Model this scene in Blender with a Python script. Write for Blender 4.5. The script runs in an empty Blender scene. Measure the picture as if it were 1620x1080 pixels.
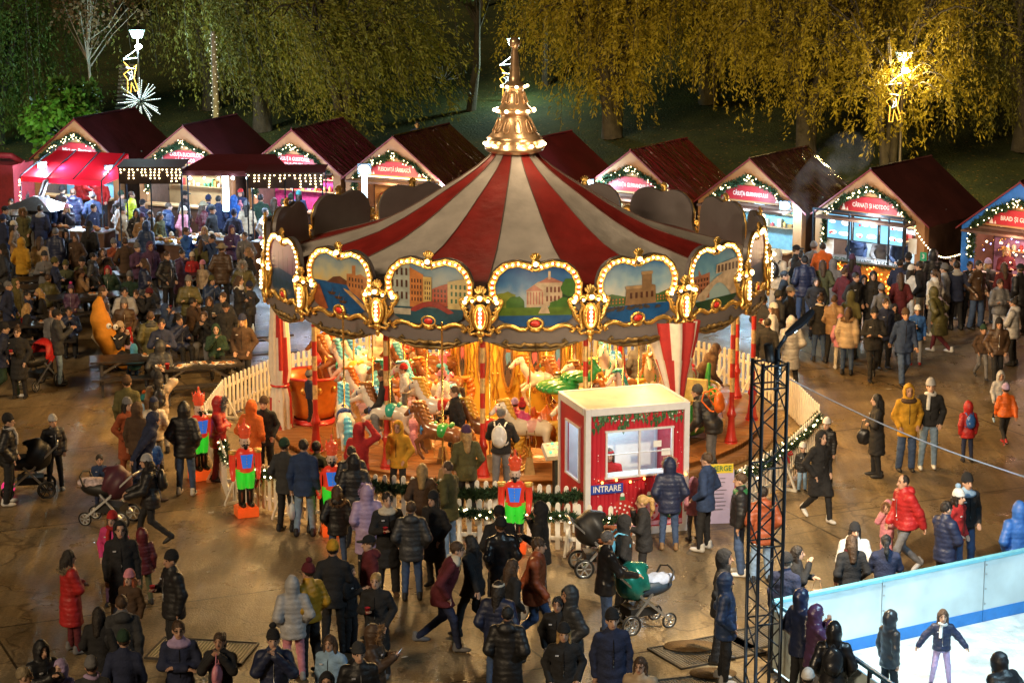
SKY_STR, SUN_STR, CAR_IN, CAR_OUT = .06, 1.3, 225, 330
import bpy, math, random
import numpy as np
from mathutils import Vector, Matrix
R = math.radians
PI = math.pi
random.seed(7)
SC = bpy.context.scene
COL = SC.collection

# ---------------------------------------------------------------- camera model
FPX, HCAM = 3560.0, 12.2
PITCH = math.atan(780 / FPX)
CP, SP = math.cos(PITCH), math.sin(PITCH)
def G(px, py, z=0.0):
    """world (x, y) of the point at height z seen at photo pixel (px, py)"""
    u, w = (px - 810) / FPX, (540 - py) / FPX
    dy, dz = CP + w * SP, -SP + w * CP
    t = (z - HCAM) / dz
    return u * t, dy * t
def PX(x, y, z):
    dz = z - HCAM
    d = y * CP - dz * SP
    return 810 + FPX * x / d, 540 - FPX * (y * SP + dz * CP) / d

cam = bpy.data.cameras.new('camera')
cam.lens = FPX / 1620 * 36
cam.sensor_width = 36
cam.clip_end = 600
co = bpy.data.objects.new('camera', cam)
COL.objects.link(co)
co.location = (0, 0, HCAM)
co.rotation_euler = (PI / 2 - PITCH, 0, 0)
SC.camera = co

# ---------------------------------------------------------------- materials
MATS = {}
def M(name, col=(.5, .5, .5), rough=.6, metal=0.0, var=.18, scale=9.0, bump=0.0, emit=None, estr=0.0, coat=0.0, bscale=None, spec=None, trans=0.0):
    if name in MATS: return MATS[name]
    m = bpy.data.materials.new(name); m.use_nodes = True
    nt = m.node_tree; b = nt.nodes['Principled BSDF']
    b.inputs['Roughness'].default_value = rough
    b.inputs['Metallic'].default_value = metal
    if coat: b.inputs['Coat Weight'].default_value = coat; b.inputs['Coat Roughness'].default_value = .12
    if spec is not None: b.inputs['Specular IOR Level'].default_value = spec
    if trans: b.inputs['Transmission Weight'].default_value = trans
    c = (*col, 1)
    tc = nt.nodes.new('ShaderNodeTexCoord')
    if var > 0:
        n = nt.nodes.new('ShaderNodeTexNoise'); n.inputs['Scale'].default_value = scale; n.inputs['Detail'].default_value = 4
        nt.links.new(tc.outputs['Object'], n.inputs['Vector'])
        mp = nt.nodes.new('ShaderNodeMapRange'); mp.inputs['From Min'].default_value = .3; mp.inputs['From Max'].default_value = .7
        mp.inputs['To Min'].default_value = 1 - var; mp.inputs['To Max'].default_value = 1 + var
        nt.links.new(n.outputs['Fac'], mp.inputs['Value'])
        mx = nt.nodes.new('ShaderNodeVectorMath'); mx.operation = 'SCALE'; mx.inputs[0].default_value = col
        nt.links.new(mp.outputs['Result'], mx.inputs['Scale'])
        nt.links.new(mx.outputs['Vector'], b.inputs['Base Color'])
    else:
        b.inputs['Base Color'].default_value = c
    if bump:
        n2 = nt.nodes.new('ShaderNodeTexNoise'); n2.inputs['Scale'].default_value = bscale or scale * 2; n2.inputs['Detail'].default_value = 5
        nt.links.new(tc.outputs['Object'], n2.inputs['Vector'])
        bp = nt.nodes.new('ShaderNodeBump'); bp.inputs['Strength'].default_value = bump; bp.inputs['Distance'].default_value = .05
        nt.links.new(n2.outputs['Fac'], bp.inputs['Height']); nt.links.new(bp.outputs['Normal'], b.inputs['Normal'])
    if emit:
        b.inputs['Emission Color'].default_value = (*emit, 1)
        b.inputs['Emission Strength'].default_value = estr
        m.cycles.emission_sampling = 'NONE'
    MATS[name] = m
    return m

# ---------------------------------------------------------------- tagging
def tag(o, label=None, cat=None, group=None, kind=None):
    if label: o['label'] = label
    if cat: o['category'] = cat
    if group: o['group'] = group
    if kind: o['kind'] = kind
    return o
def empty(name, loc=(0, 0, 0), rz=0.0, label=None, cat=None, group=None, kind=None):
    o = bpy.data.objects.new(name, None); COL.objects.link(o)
    o.location = loc; o.rotation_euler = (0, 0, rz); o.empty_display_size = .1
    return tag(o, label, cat, group, kind)
def copy_tree(o, parent=None):
    c = o.copy(); COL.objects.link(c)
    if parent is not None:
        c.parent = parent; c.matrix_parent_inverse = o.matrix_parent_inverse.copy()
    for ch in o.children: copy_tree(ch, c)
    return c

# ---------------------------------------------------------------- mesh builder
class MB:
    def __init__(s): s.v = []; s.f = []; s.m = []; s.sm = []; s.n = 0
    def add(s, verts, faces, mi=0, smooth=False, T=None):
        verts = [Vector(v) for v in verts]
        if T is not None: verts = [T @ v for v in verts]
        k = s.n
        s.v.extend([tuple(v) for v in verts]); s.n += len(verts)
        for f in faces:
            s.f.append([i + k for i in f]); s.m.append(mi); s.sm.append(smooth)
        return s
    def box(s, c, d, mi=0, rz=0.0, T=None, rx=0.0, ry=0.0):
        x, y, z = d[0] / 2, d[1] / 2, d[2] / 2
        vs = [(-x, -y, -z), (x, -y, -z), (x, y, -z), (-x, y, -z), (-x, -y, z), (x, -y, z), (x, y, z), (-x, y, z)]
        L = Matrix.Translation(c) @ Matrix.Rotation(rz, 4, 'Z') @ Matrix.Rotation(ry, 4, 'Y') @ Matrix.Rotation(rx, 4, 'X')
        if T is not None: L = T @ L
        return s.add(vs, [(0, 3, 2, 1), (4, 5, 6, 7), (0, 1, 5, 4), (1, 2, 6, 5), (2, 3, 7, 6), (3, 0, 4, 7)], mi, False, L)
    def bar(s, a, b, w, d=None, mi=0, T=None):
        a, b = Vector(a), Vector(b); ax = b - a; L = ax.length
        if L < 1e-6: return s
        q = ax.to_track_quat('Z', 'Y').to_matrix().to_4x4()
        Mx = Matrix.Translation((a + b) / 2) @ q
        if T is not None: Mx = T @ Mx
        return s.box((0, 0, 0), (w, d or w, L), mi, T=Mx)
    def tube(s, pts, r, n=8, mi=0, cap=True, T=None, closed=False):
        pts = [Vector(p) for p in pts]; k = len(pts)
        rs = r if isinstance(r, (list, tuple)) else [r] * k
        vs = []; up = Vector((0, 0, 1)); prev = None
        for i, p in enumerate(pts):
            if closed: t = pts[(i + 1) % k] - pts[i - 1]
            else: t = pts[min(i + 1, k - 1)] - pts[max(i - 1, 0)]
            if t.length < 1e-9: t = Vector((0, 0, 1))
            t.normalize()
            if prev is None:
                a = t.cross(up)
                if a.length < .05: a = t.cross(Vector((0, 1, 0)))
            else:
                a = prev - t * prev.dot(t)
                if a.length < 1e-4: a = t.cross(up)
            a.normalize(); prev = a; b = t.cross(a)
            for j in range(n):
                q = 2 * PI * j / n
                vs.append(p + (a * math.cos(q) + b * math.sin(q)) * rs[i])
        fs = []
        for i in range(k if closed else k - 1):
            i2 = (i + 1) % k
            for j in range(n):
                fs.append((i * n + j, i * n + (j + 1) % n, i2 * n + (j + 1) % n, i2 * n + j))
        if cap and not closed:
            fs.append(tuple(range(n))); fs.append(tuple((k - 1) * n + n - 1 - j for j in range(n)))
        return s.add(vs, fs, mi, True, T)
    def lathe(s, prof, n=16, mi=0, T=None, smooth=True, a0=0.0, a1=None):
        vs = []; full = a1 is None; a1 = a0 + 2 * PI if full else a1
        k = n if full else n + 1
        for r, z in prof:
            for j in range(k):
                q = a0 + (a1 - a0) * j / n
                vs.append((r * math.cos(q), r * math.sin(q), z))
        fs = []
        for i in range(len(prof) - 1):
            for j in range(n):
                j2 = (j + 1) % k
                fs.append((i * k + j, i * k + j2, (i + 1) * k + j2, (i + 1) * k + j))
        return s.add(vs, fs, mi, smooth, T)
    def prism(s, poly, y0, y1, mi=0, T=None, mside=None):
        """poly in (x, z); extruded from y0 (front) to y1"""
        n = len(poly)
        vs = [(p[0], y0, p[1]) for p in poly] + [(p[0], y1, p[1]) for p in poly]
        s.add(vs, [tuple(range(n)), tuple(2 * n - 1 - i for i in range(n))], mi, False, T)
        s.add(vs, [(i, n + i, n + (i + 1) % n, (i + 1) % n) for i in range(n)], mi if mside is None else mside, False, T)
        return s
    def flat(s, poly, y, mi=0, T=None):
        return s.add([(p[0], y, p[1]) for p in poly], [tuple(range(len(poly)))], mi, False, T)
    def ball(s, c, r, mi=0, n=8, T=None, m=None):
        rr = r if isinstance(r, (tuple, list)) else (r, r, r); m = m or max(4, n // 2 + 1)
        vs = [(c[0], c[1], c[2] - rr[2])]
        for i in range(1, m):
            q = -PI / 2 + PI * i / m
            for j in range(n):
                a = 2 * PI * j / n
                vs.append((c[0] + rr[0] * math.cos(q) * math.cos(a), c[1] + rr[1] * math.cos(q) * math.sin(a), c[2] + rr[2] * math.sin(q)))
        vs.append((c[0], c[1], c[2] + rr[2])); fs = []
        for j in range(n): fs.append((0, 1 + (j + 1) % n, 1 + j))
        for i in range(m - 2):
            for j in range(n):
                a = 1 + i * n
                fs.append((a + j, a + (j + 1) % n, a + n + (j + 1) % n, a + n + j))
        l = len(vs) - 1; a = 1 + (m - 2) * n
        for j in range(n): fs.append((a + j, a + (j + 1) % n, l))
        return s.add(vs, fs, mi, True, T)
    def mesh(s, name, mats):
        me = bpy.data.meshes.new(name)
        me.from_pydata(s.v, [], s.f)
        for m in (mats if isinstance(mats, (list, tuple)) else [mats]): me.materials.append(m)
        if s.f:
            me.polygons.foreach_set('material_index', s.m)
            me.polygons.foreach_set('use_smooth', s.sm)
        me.update()
        return me
    def build(s, name, mats, parent=None, **kw):
        o = bpy.data.objects.new(name, s.mesh(name, mats)); COL.objects.link(o)
        if parent is not None: o.parent = parent
        if kw: tag(o, **kw)
        return o

def np_mesh(name, V, F, mats, mi=None, smooth=True):
    """fast mesh from numpy arrays; F is (n, 4) or (n, 3)"""
    me = bpy.data.meshes.new(name)
    V = np.ascontiguousarray(V, dtype=np.float32); F = np.ascontiguousarray(F, dtype=np.int32)
    k = F.shape[1] if len(F) else 4
    me.vertices.add(len(V)); me.vertices.foreach_set('co', V.ravel())
    me.loops.add(F.size); me.loops.foreach_set('vertex_index', F.ravel())
    me.polygons.add(len(F)); me.polygons.foreach_set('loop_start', np.arange(0, F.size, k, dtype=np.int32))
    for m in (mats if isinstance(mats, (list, tuple)) else [mats]): me.materials.append(m)
    if mi is not None: me.polygons.foreach_set('material_index', np.asarray(mi, dtype=np.int32))
    me.polygons.foreach_set('use_smooth', np.full(len(F), smooth, dtype=bool))
    me.update(calc_edges=True)
    return me
def link(name, me, parent=None, **kw):
    o = bpy.data.objects.new(name, me); COL.objects.link(o)
    if parent is not None: o.parent = parent
    if kw: tag(o, **kw)
    return o

_TXT = {}
def text_mesh(txt, size, depth=.006, width=None):
    """verts and faces of a line of lettering in the xz plane, centred, facing -y"""
    key = (txt, size, depth, width)
    if key in _TXT: return _TXT[key]
    c = bpy.data.curves.new('lettering', 'FONT'); c.body = txt; c.size = size; c.extrude = depth; c.align_x = 'CENTER'; c.align_y = 'CENTER'
    c.resolution_u = 2; c.offset = size * .012
    o = bpy.data.objects.new('lettering', c); COL.objects.link(o)
    me = o.to_mesh()
    vs = [(v.co.x, -v.co.z, v.co.y) for v in me.vertices]; fs = [tuple(p.vertices) for p in me.polygons]
    o.to_mesh_clear(); bpy.data.objects.remove(o); bpy.data.curves.remove(c)
    if width:
        w = max(v[0] for v in vs) - min(v[0] for v in vs)
        if w > 0: vs = [(v[0] * width / w, v[1], v[2]) for v in vs]
    _TXT[key] = (vs, fs)
    return vs, fs

def lamp(name, loc, power, col, radius=.1, kind='POINT', rot=None, spot=None, parent=None, blend=.5):
    l = bpy.data.lights.new(name, kind); l.energy = power; l.color = col
    if kind in ('POINT', 'SPOT'): l.shadow_soft_size = radius
    if kind == 'SPOT': l.spot_size = R(spot or 90); l.spot_blend = blend
    o = bpy.data.objects.new(name, l); COL.objects.link(o); o.location = loc
    if rot is not None: o.rotation_euler = rot
    if parent is not None: o.parent = parent
    return o
def aim(o, tgt):
    o.rotation_euler = (Vector(tgt) - o.location).to_track_quat('-Z', 'Y').to_euler()

# ---------------------------------------------------------------- implicit surfaces
class SDF:
    """smooth union of simple shapes, turned into one closed mesh (surface nets)"""
    def __init__(s, lo, hi, h):
        s.h = h; s.lo = np.array(lo, np.float32)
        n = np.ceil((np.array(hi) - np.array(lo)) / h).astype(int) + 1
        s.ax = [(s.lo[i] + h * np.arange(n[i])).astype(np.float32) for i in range(3)]
        s.D = np.full(n, 1.0, np.float32); s.n = n
    def _sub(s, lo, hi):
        sl = []
        for i in range(3):
            a = int(np.searchsorted(s.ax[i], lo[i])); b = int(np.searchsorted(s.ax[i], hi[i]))
            if b <= a: return None
            sl.append(slice(a, b))
        return tuple(sl)
    def _put(s, sl, d, k, cut=False):
        A = s.D[sl]
        if cut: s.D[sl] = np.maximum(A, -d); return
        if k > 0:
            hh = np.clip(.5 + .5 * (A - d) / k, 0, 1)
            s.D[sl] = A * (1 - hh) + d * hh - k * hh * (1 - hh)
        else: s.D[sl] = np.minimum(A, d)
    def _P(s, sl):
        return s.ax[0][sl[0]][:, None, None], s.ax[1][sl[1]][None, :, None], s.ax[2][sl[2]][None, None, :]
    def seg(s, a, b, ra, rb=None, k=.03, cut=False):
        rb = ra if rb is None else rb
        a = np.array(a, np.float32); b = np.array(b, np.float32); r = max(ra, rb) + k + 2.5 * s.h
        sl = s._sub(np.minimum(a, b) - r, np.maximum(a, b) + r)
        if sl is None: return s
        X, Y, Z = s._P(sl); ba = b - a; L = float(ba @ ba) + 1e-9
        t = np.clip(((X - a[0]) * ba[0] + (Y - a[1]) * ba[1] + (Z - a[2]) * ba[2]) / L, 0, 1)
        d = np.sqrt((X - a[0] - t * ba[0]) ** 2 + (Y - a[1] - t * ba[1]) ** 2 + (Z - a[2] - t * ba[2]) ** 2) - (ra + (rb - ra) * t)
        s._put(sl, d, k, cut); return s
    def chain(s, pts, rs, k=.03):
        for i in range(len(pts) - 1): s.seg(pts[i], pts[i + 1], rs[i], rs[i + 1], k)
        return s
    def ell(s, c, r, k=.03, rot=None, cut=False):
        c = np.array(c, np.float32); r = np.array(r, np.float32); m = float(r.max()) + k + 2.5 * s.h
        if rot is None: sl = s._sub(c - r - k - 2.5 * s.h, c + r + k + 2.5 * s.h)
        else: sl = s._sub(c - m, c + m)
        if sl is None: return s
        X, Y, Z = s._P(sl); X, Y, Z = X - c[0], Y - c[1], Z - c[2]
        if rot is not None:
            Q = np.array(rot, np.float32)   # columns: local axes
            X, Y, Z = X * Q[0, 0] + Y * Q[1, 0] + Z * Q[2, 0], X * Q[0, 1] + Y * Q[1, 1] + Z * Q[2, 1], X * Q[0, 2] + Y * Q[1, 2] + Z * Q[2, 2]
        k0 = np.sqrt((X / r[0]) ** 2 + (Y / r[1]) ** 2 + (Z / r[2]) ** 2)
        k1 = np.sqrt((X / r[0] ** 2) ** 2 + (Y / r[1] ** 2) ** 2 + (Z / r[2] ** 2) ** 2) + 1e-6
        s._put(sl, k0 * (k0 - 1) / k1, k, cut); return s
    def cutz(s, z, above=True):
        Z = s.ax[2][None, None, :]
        s.D = np.maximum(s.D, (Z - z) if above else (z - Z)) + 0 * s.D; return s
    def cut_plane(s, p, nrm):
        n = np.array(nrm, np.float32); n /= np.linalg.norm(n)
        X, Y, Z = s.ax[0][:, None, None], s.ax[1][None, :, None], s.ax[2][None, None, :]
        s.D = np.maximum(s.D, (X - p[0]) * n[0] + (Y - p[1]) * n[1] + (Z - p[2]) * n[2]); return s
    def warp(s, fn):
        X, Y, Z = s.ax[0][:, None, None], s.ax[1][None, :, None], s.ax[2][None, None, :]
        s.D = (s.D + fn(X, Y, Z)).astype(np.float32); return s
    def surf(s):
        D = s.D.copy()
        for i in range(3):   # close the surface at the grid's border
            sl = [slice(None)] * 3
            for e in (0, -1): sl[i] = e; D[tuple(sl)] = np.maximum(D[tuple(sl)], .01)
        nx, ny, nz = D.shape; I = D < 0
        cnt = np.zeros((nx - 1, ny - 1, nz - 1), np.float32); acc = np.zeros((nx - 1, ny - 1, nz - 1, 3), np.float32)
        edges = []
        for axn in range(3):
            a = [slice(None)] * 3; b = [slice(None)] * 3; a[axn] = slice(0, -1); b[axn] = slice(1, None)
            cr = I[tuple(a)] != I[tuple(b)]
            ix = np.argwhere(cr)
            if len(ix) == 0: continue
            d0 = D[tuple(a)][cr]; d1 = D[tuple(b)][cr]; t = d0 / (d0 - d1)
            p = ix.astype(np.float32); p[:, axn] += t
            o1, o2 = [(1, 2), (0, 2), (0, 1)][axn]
            for u in (0, -1):
                for w in (0, -1):
                    c = ix.copy(); c[:, o1] += u; c[:, o2] += w
                    ok = (c >= 0).all(1) & (c[:, 0] < nx - 1) & (c[:, 1] < ny - 1) & (c[:, 2] < nz - 1)
                    ci = tuple(c[ok].T)
                    np.add.at(cnt, ci, 1); np.add.at(acc, ci, p[ok])
            edges.append((axn, ix, I[tuple(a)][cr]))
        m = cnt > 0
        idx = np.full(cnt.shape, -1, np.int32); idx[m] = np.arange(m.sum())
        V = acc[m] / cnt[m][:, None] * s.h + s.lo
        F = []
        for axn, ix, ins in edges:
            o1, o2 = [(1, 2), (0, 2), (0, 1)][axn]
            q = []
            for u, w in ((-1, -1), (0, -1), (0, 0), (-1, 0)):
                c = ix.copy(); c[:, o1] += u; c[:, o2] += w
                ok = (c >= 0).all(1) & (c[:, 0] < nx - 1) & (c[:, 1] < ny - 1) & (c[:, 2] < nz - 1)
                v = np.full(len(c), -1, np.int32); v[ok] = idx[tuple(c[ok].T)]; q.append(v)
            q = np.stack(q, 1); good = (q >= 0).all(1); q = q[good]; fl = ins[good]
            if axn == 1: fl = ~fl
            q[~fl] = q[~fl][:, ::-1]
            F.append(q)
        F = np.concatenate(F) if F else np.zeros((0, 4), np.int32)
        return V, F
# ================================================================ world
W = bpy.data.worlds.new('World'); SC.world = W; W.use_nodes = True
nt = W.node_tree; bg = nt.nodes['Background']
sky = nt.nodes.new('ShaderNodeTexSky'); sky.sky_type = 'NISHITA'; sky.sun_disc = False
SUN_EL, SUN_AZ = R(29), R(215)
sky.sun_elevation = R(-4.5); sky.sun_rotation = SUN_AZ
nt.links.new(sky.outputs['Color'], bg.inputs['Color']); bg.inputs['Strength'].default_value = SKY_STR
sun = bpy.data.lights.new('sun', 'SUN'); sun.energy = SUN_STR; sun.angle = R(9); sun.color = (1.0, .73, .43)
so = bpy.data.objects.new('sun', sun); COL.objects.link(so)
so.rotation_euler = (PI / 2 - SUN_EL, 0, PI - SUN_AZ)

# ================================================================ ground
def hill_z(x, y):
    return np.maximum(0, y - 73.5 + .45 * np.clip(x, -18, 18)) * .115 + .25 * np.sin(x * .11 + 1) * np.clip((y - 76) / 20, 0, 1)

def ground_mat():
    m = bpy.data.materials.new('wet_asphalt'); m.use_nodes = True; nt = m.node_tree; L = nt.links; b = nt.nodes['Principled BSDF']
    tc = nt.nodes.new('ShaderNodeTexCoord')
    def noise(sc, det=5, rough=.6, stretch=None):
        n = nt.nodes.new('ShaderNodeTexNoise'); n.inputs['Scale'].default_value = sc; n.inputs['Detail'].default_value = det; n.inputs['Roughness'].default_value = rough
        if stretch:
            mp = nt.nodes.new('ShaderNodeMapping'); mp.inputs['Scale'].default_value = stretch[0]; mp.inputs['Rotation'].default_value = (0, 0, stretch[1])
            L.new(tc.outputs['Object'], mp.inputs['Vector']); L.new(mp.outputs['Vector'], n.inputs['Vector'])
        else: L.new(tc.outputs['Object'], n.inputs['Vector'])
        return n.outputs['Fac']
    def ramp(src, stops):
        r = nt.nodes.new('ShaderNodeValToRGB'); e = r.color_ramp.elements
        e[0].position, e[0].color = stops[0][0], stops[0][1]; e[1].position, e[1].color = stops[-1][0], stops[-1][1]
        for p, c in stops[1:-1]: q = e.new(p); q.color = c
        L.new(src, r.inputs['Fac']); return r.outputs['Color']
    big = noise(.35, 6, .65)
    base = ramp(big, [(.3, (.14, .1, .055, 1)), (.5, (.235, .172, .096, 1)), (.72, (.33, .26, .16, 1))])
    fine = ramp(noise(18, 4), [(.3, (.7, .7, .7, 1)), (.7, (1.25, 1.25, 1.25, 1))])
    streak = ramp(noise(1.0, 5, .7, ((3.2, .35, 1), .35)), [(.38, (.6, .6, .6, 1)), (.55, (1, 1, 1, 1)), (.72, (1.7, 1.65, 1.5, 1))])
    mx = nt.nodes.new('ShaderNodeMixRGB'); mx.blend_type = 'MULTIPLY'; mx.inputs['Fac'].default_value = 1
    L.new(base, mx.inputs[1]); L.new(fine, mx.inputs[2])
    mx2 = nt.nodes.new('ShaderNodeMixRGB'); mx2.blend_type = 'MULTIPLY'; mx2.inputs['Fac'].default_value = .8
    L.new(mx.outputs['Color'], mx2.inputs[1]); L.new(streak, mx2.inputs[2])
    # expansion joints: a large tilted slab grid
    br = nt.nodes.new('ShaderNodeTexBrick'); br.offset = 0; br.inputs['Scale'].default_value = 1; br.inputs['Mortar Size'].default_value = .025
    br.inputs['Brick Width'].default_value = 7.5; br.inputs['Row Height'].default_value = 5.2; br.inputs['Mortar Smooth'].default_value = .3
    br.inputs['Color1'].default_value = (.85, .84, .82, 1); br.inputs['Color2'].default_value = (1.15, 1.13, 1.08, 1); br.inputs['Mortar'].default_value = (.22, .2, .18, 1)
    mp = nt.nodes.new('ShaderNodeMapping'); mp.inputs['Rotation'].default_value = (0, 0, R(-24)); mp.inputs['Location'].default_value = (1.2, 1.75, 0)
    L.new(tc.outputs['Object'], mp.inputs['Vector']); L.new(mp.outputs['Vector'], br.inputs['Vector'])
    mx3 = nt.nodes.new('ShaderNodeMixRGB'); mx3.blend_type = 'MULTIPLY'; mx3.inputs['Fac'].default_value = 1
    L.new(mx2.outputs['Color'], mx3.inputs[1]); L.new(br.outputs['Color'], mx3.inputs[2])
    vo = nt.nodes.new('ShaderNodeTexVoronoi'); vo.feature = 'DISTANCE_TO_EDGE'; vo.inputs['Scale'].default_value = .3
    wv = nt.nodes.new('ShaderNodeVectorMath'); wv.operation = 'ADD'; wn = nt.nodes.new('ShaderNodeTexNoise'); wn.inputs['Scale'].default_value = 1.5; L.new(tc.outputs['Object'], wn.inputs['Vector']); L.new(tc.outputs['Object'], wv.inputs[0]); L.new(wn.outputs['Color'], wv.inputs[1]); L.new(wv.outputs[0], vo.inputs['Vector'])
    ck = ramp(vo.outputs['Distance'], [(0, (.45, .42, .4, 1)), (.012, (1, 1, 1, 1))]); mx4 = nt.nodes.new('ShaderNodeMixRGB'); mx4.blend_type = 'MULTIPLY'; mx4.inputs['Fac'].default_value = 1
    L.new(mx3.outputs['Color'], mx4.inputs[1]); L.new(ck, mx4.inputs[2]); L.new(mx4.outputs['Color'], b.inputs['Base Color'])
    rg = ramp(noise(.6, 6, .7), [(.35, (.2,) * 3 + (1,)), (.52, (.4,) * 3 + (1,)), (.75, (.6,) * 3 + (1,))])
    L.new(rg, b.inputs['Roughness'])
    bp = nt.nodes.new('ShaderNodeBump'); bp.inputs['Strength'].default_value = .35; bp.inputs['Distance'].default_value = .03
    ad = nt.nodes.new('ShaderNodeMath'); ad.operation = 'ADD'; L.new(noise(30, 3), ad.inputs[0]); L.new(noise(2.5, 5), ad.inputs[1])
    L.new(ad.outputs[0], bp.inputs['Height']); L.new(bp.outputs['Normal'], b.inputs['Normal'])
    return m
def lawn_mat():
    m = bpy.data.materials.new('leaf_strewn_lawn'); m.use_nodes = True; nt = m.node_tree; L = nt.links; b = nt.nodes['Principled BSDF']; b.inputs['Roughness'].default_value = .9
    tc = nt.nodes.new('ShaderNodeTexCoord')
    n = nt.nodes.new('ShaderNodeTexNoise'); n.inputs['Scale'].default_value = .5; n.inputs['Detail'].default_value = 8; n.inputs['Roughness'].default_value = .75
    v = nt.nodes.new('ShaderNodeTexVoronoi'); v.inputs['Scale'].default_value = 3.5
    L.new(tc.outputs['Object'], n.inputs['Vector']); L.new(tc.outputs['Object'], v.inputs['Vector'])
    r = nt.nodes.new('ShaderNodeValToRGB'); e = r.color_ramp.elements
    e[0].position, e[0].color = .35, (.012, .026, .006, 1); e[1].position, e[1].color = .7, (.07, .085, .012, 1)
    L.new(n.outputs['Fac'], r.inputs['Fac'])
    r2 = nt.nodes.new('ShaderNodeValToRGB'); e = r2.color_ramp.elements; e[0].position, e[0].color = .1, (1, 1, 1, 1); e[1].position, e[1].color = .22, (0, 0, 0, 1)
    L.new(v.outputs['Distance'], r2.inputs['Fac'])
    mx = nt.nodes.new('ShaderNodeMixRGB'); mx.inputs[2].default_value = (.22, .13, .02, 1); L.new(r2.outputs['Color'], mx.inputs[0]); L.new(r.outputs['Color'], mx.inputs[1])
    L.new(mx.outputs['Color'], b.inputs['Base Color'])
    bp = nt.nodes.new('ShaderNodeBump'); bp.inputs['Strength'].default_value = .8; bp.inputs['Distance'].default_value = .1
    n2 = nt.nodes.new('ShaderNodeTexNoise'); n2.inputs['Scale'].default_value = 12; L.new(tc.outputs['Object'], n2.inputs['Vector']); L.new(n2.outputs['Fac'], bp.inputs['Height']); L.new(bp.outputs['Normal'], b.inputs['Normal'])
    return m
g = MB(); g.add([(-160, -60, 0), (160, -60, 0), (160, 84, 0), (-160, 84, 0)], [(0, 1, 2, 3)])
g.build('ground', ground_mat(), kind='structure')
xs = np.linspace(-160, 160, 81); ys = np.concatenate([np.linspace(62, 128, 67), np.linspace(133, 360, 34)])
X, Y = np.meshgrid(xs, ys); Z = hill_z(X, Y) - np.where(hill_z(X, Y) > .01, 0, .05)
V = np.stack([X, Y, Z], -1).reshape(-1, 3); i = np.arange(len(ys) - 1)[:, None] * 81 + np.arange(80)[None]
F = np.stack([i, i + 1, i + 82, i + 81], -1).reshape(-1, 4)
link('lawn_hill', np_mesh('lawn_hill', V, F, lawn_mat()), kind='structure')

# ================================================================ palette
white_paint = M('white_paint', (.78, .75, .68), .5, var=.08, bump=.1)
grey_shell = M('grey_fibreglass', (.17, .15, .155), .42, var=.08, scale=3)
gold = M('gold_leaf', (.86, .55, .16), .28, .85, var=.15, scale=12, bump=.12, bscale=40)
dark_gold = M('dark_bronze', (.22, .15, .06), .4, .6, var=.25, bump=.2)
red_paint = M('red_paint', (.5, .025, .02), .35, var=.1, coat=.3)
bulb_m = M('warm_bulb', (1, .8, .5), .4, var=0, emit=(1, .72, .34), estr=10)
fairy_m = M('fairy_light', (1, .8, .5), .4, var=0, emit=(1, .75, .38), estr=9)
cool_m = M('cool_lamp', (1, 1, 1), .4, var=0, emit=(.62, .86, 1), estr=25)
steel_dark = M('dark_steel', (.035, .045, .06), .38, .7, var=.15)
steel = M('bare_steel', (.5, .52, .55), .3, .9, var=.12)
black_m = M('black_paint', (.012, .012, .013), .5, var=.2)
fir = M('fir_needles', (.02, .06, .02), .75, var=.45, scale=20, bump=.8, bscale=40)

# ================================================================ carousel
CX, CY = G(814, 668)
CPOS = Vector((CX, CY, 0))
car = empty('carousel', (CX, CY, 0), 0, 'large lit carousel with red and white striped tent roof and painted rounding boards', 'carousel')
NS = 16; A0 = R(-7.0)            # corner angles A0 + k*22.5deg, measured from the camera side towards +x
STEP = 2 * PI / NS
def ca(a, r, z): return (r * math.sin(a), -r * math.cos(a), z)
def frame_at(a, r, z=0):
    """local frame: x tangential (right as seen from outside), -y outwards"""
    return Matrix.Translation(ca(a, r, z)) @ Matrix.Rotation(a, 4, 'Z')
# deck
DZ = .22
def plank_mat(name, col, rough=.35):
    m = M(name, col, rough, var=.25, scale=2.5, coat=.2); nt = m.node_tree; b = nt.nodes['Principled BSDF']
    tc = nt.nodes.new('ShaderNodeTexCoord'); w = nt.nodes.new('ShaderNodeTexWave'); w.inputs['Scale'].default_value = 2.6; w.bands_direction = 'Y'; w.inputs['Distortion'].default_value = .15
    nt.links.new(tc.outputs['Object'], w.inputs['Vector']); bp = nt.nodes.new('ShaderNodeBump'); bp.inputs['Strength'].default_value = .5; bp.inputs['Distance'].default_value = .02
    nt.links.new(w.outputs['Fac'], bp.inputs['Height']); nt.links.new(bp.outputs['Normal'], b.inputs['Normal'])
    return m
deck_m = plank_mat('orange_deck_boards', (.42, .17, .05))
step_m = plank_mat('brown_step_boards', (.2, .1, .045))
d = MB(); d.lathe([(0, DZ), (5.32, DZ), (5.32, DZ - .05), (5.27, DZ - .05), (5.27, 0.01)], 64)
for k in range(24):
    a = k * PI / 12; d.box(ca(a, 3.5, DZ + .002), (.012, 3.4, .004), 1, a)
for rr in (2.6, 3.5, 4.5): d.lathe([(rr, DZ + .003), (rr + .015, DZ + .003)], 64, 1)
d.build('deck', [deck_m, M('deck_seam', (.06, .025, .01), .7)], car)
st = MB(); st.lathe([(5.34, .11), (5.68, .11), (5.68, .005)], 64); st.build('step_ring', step_m, car)
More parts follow.
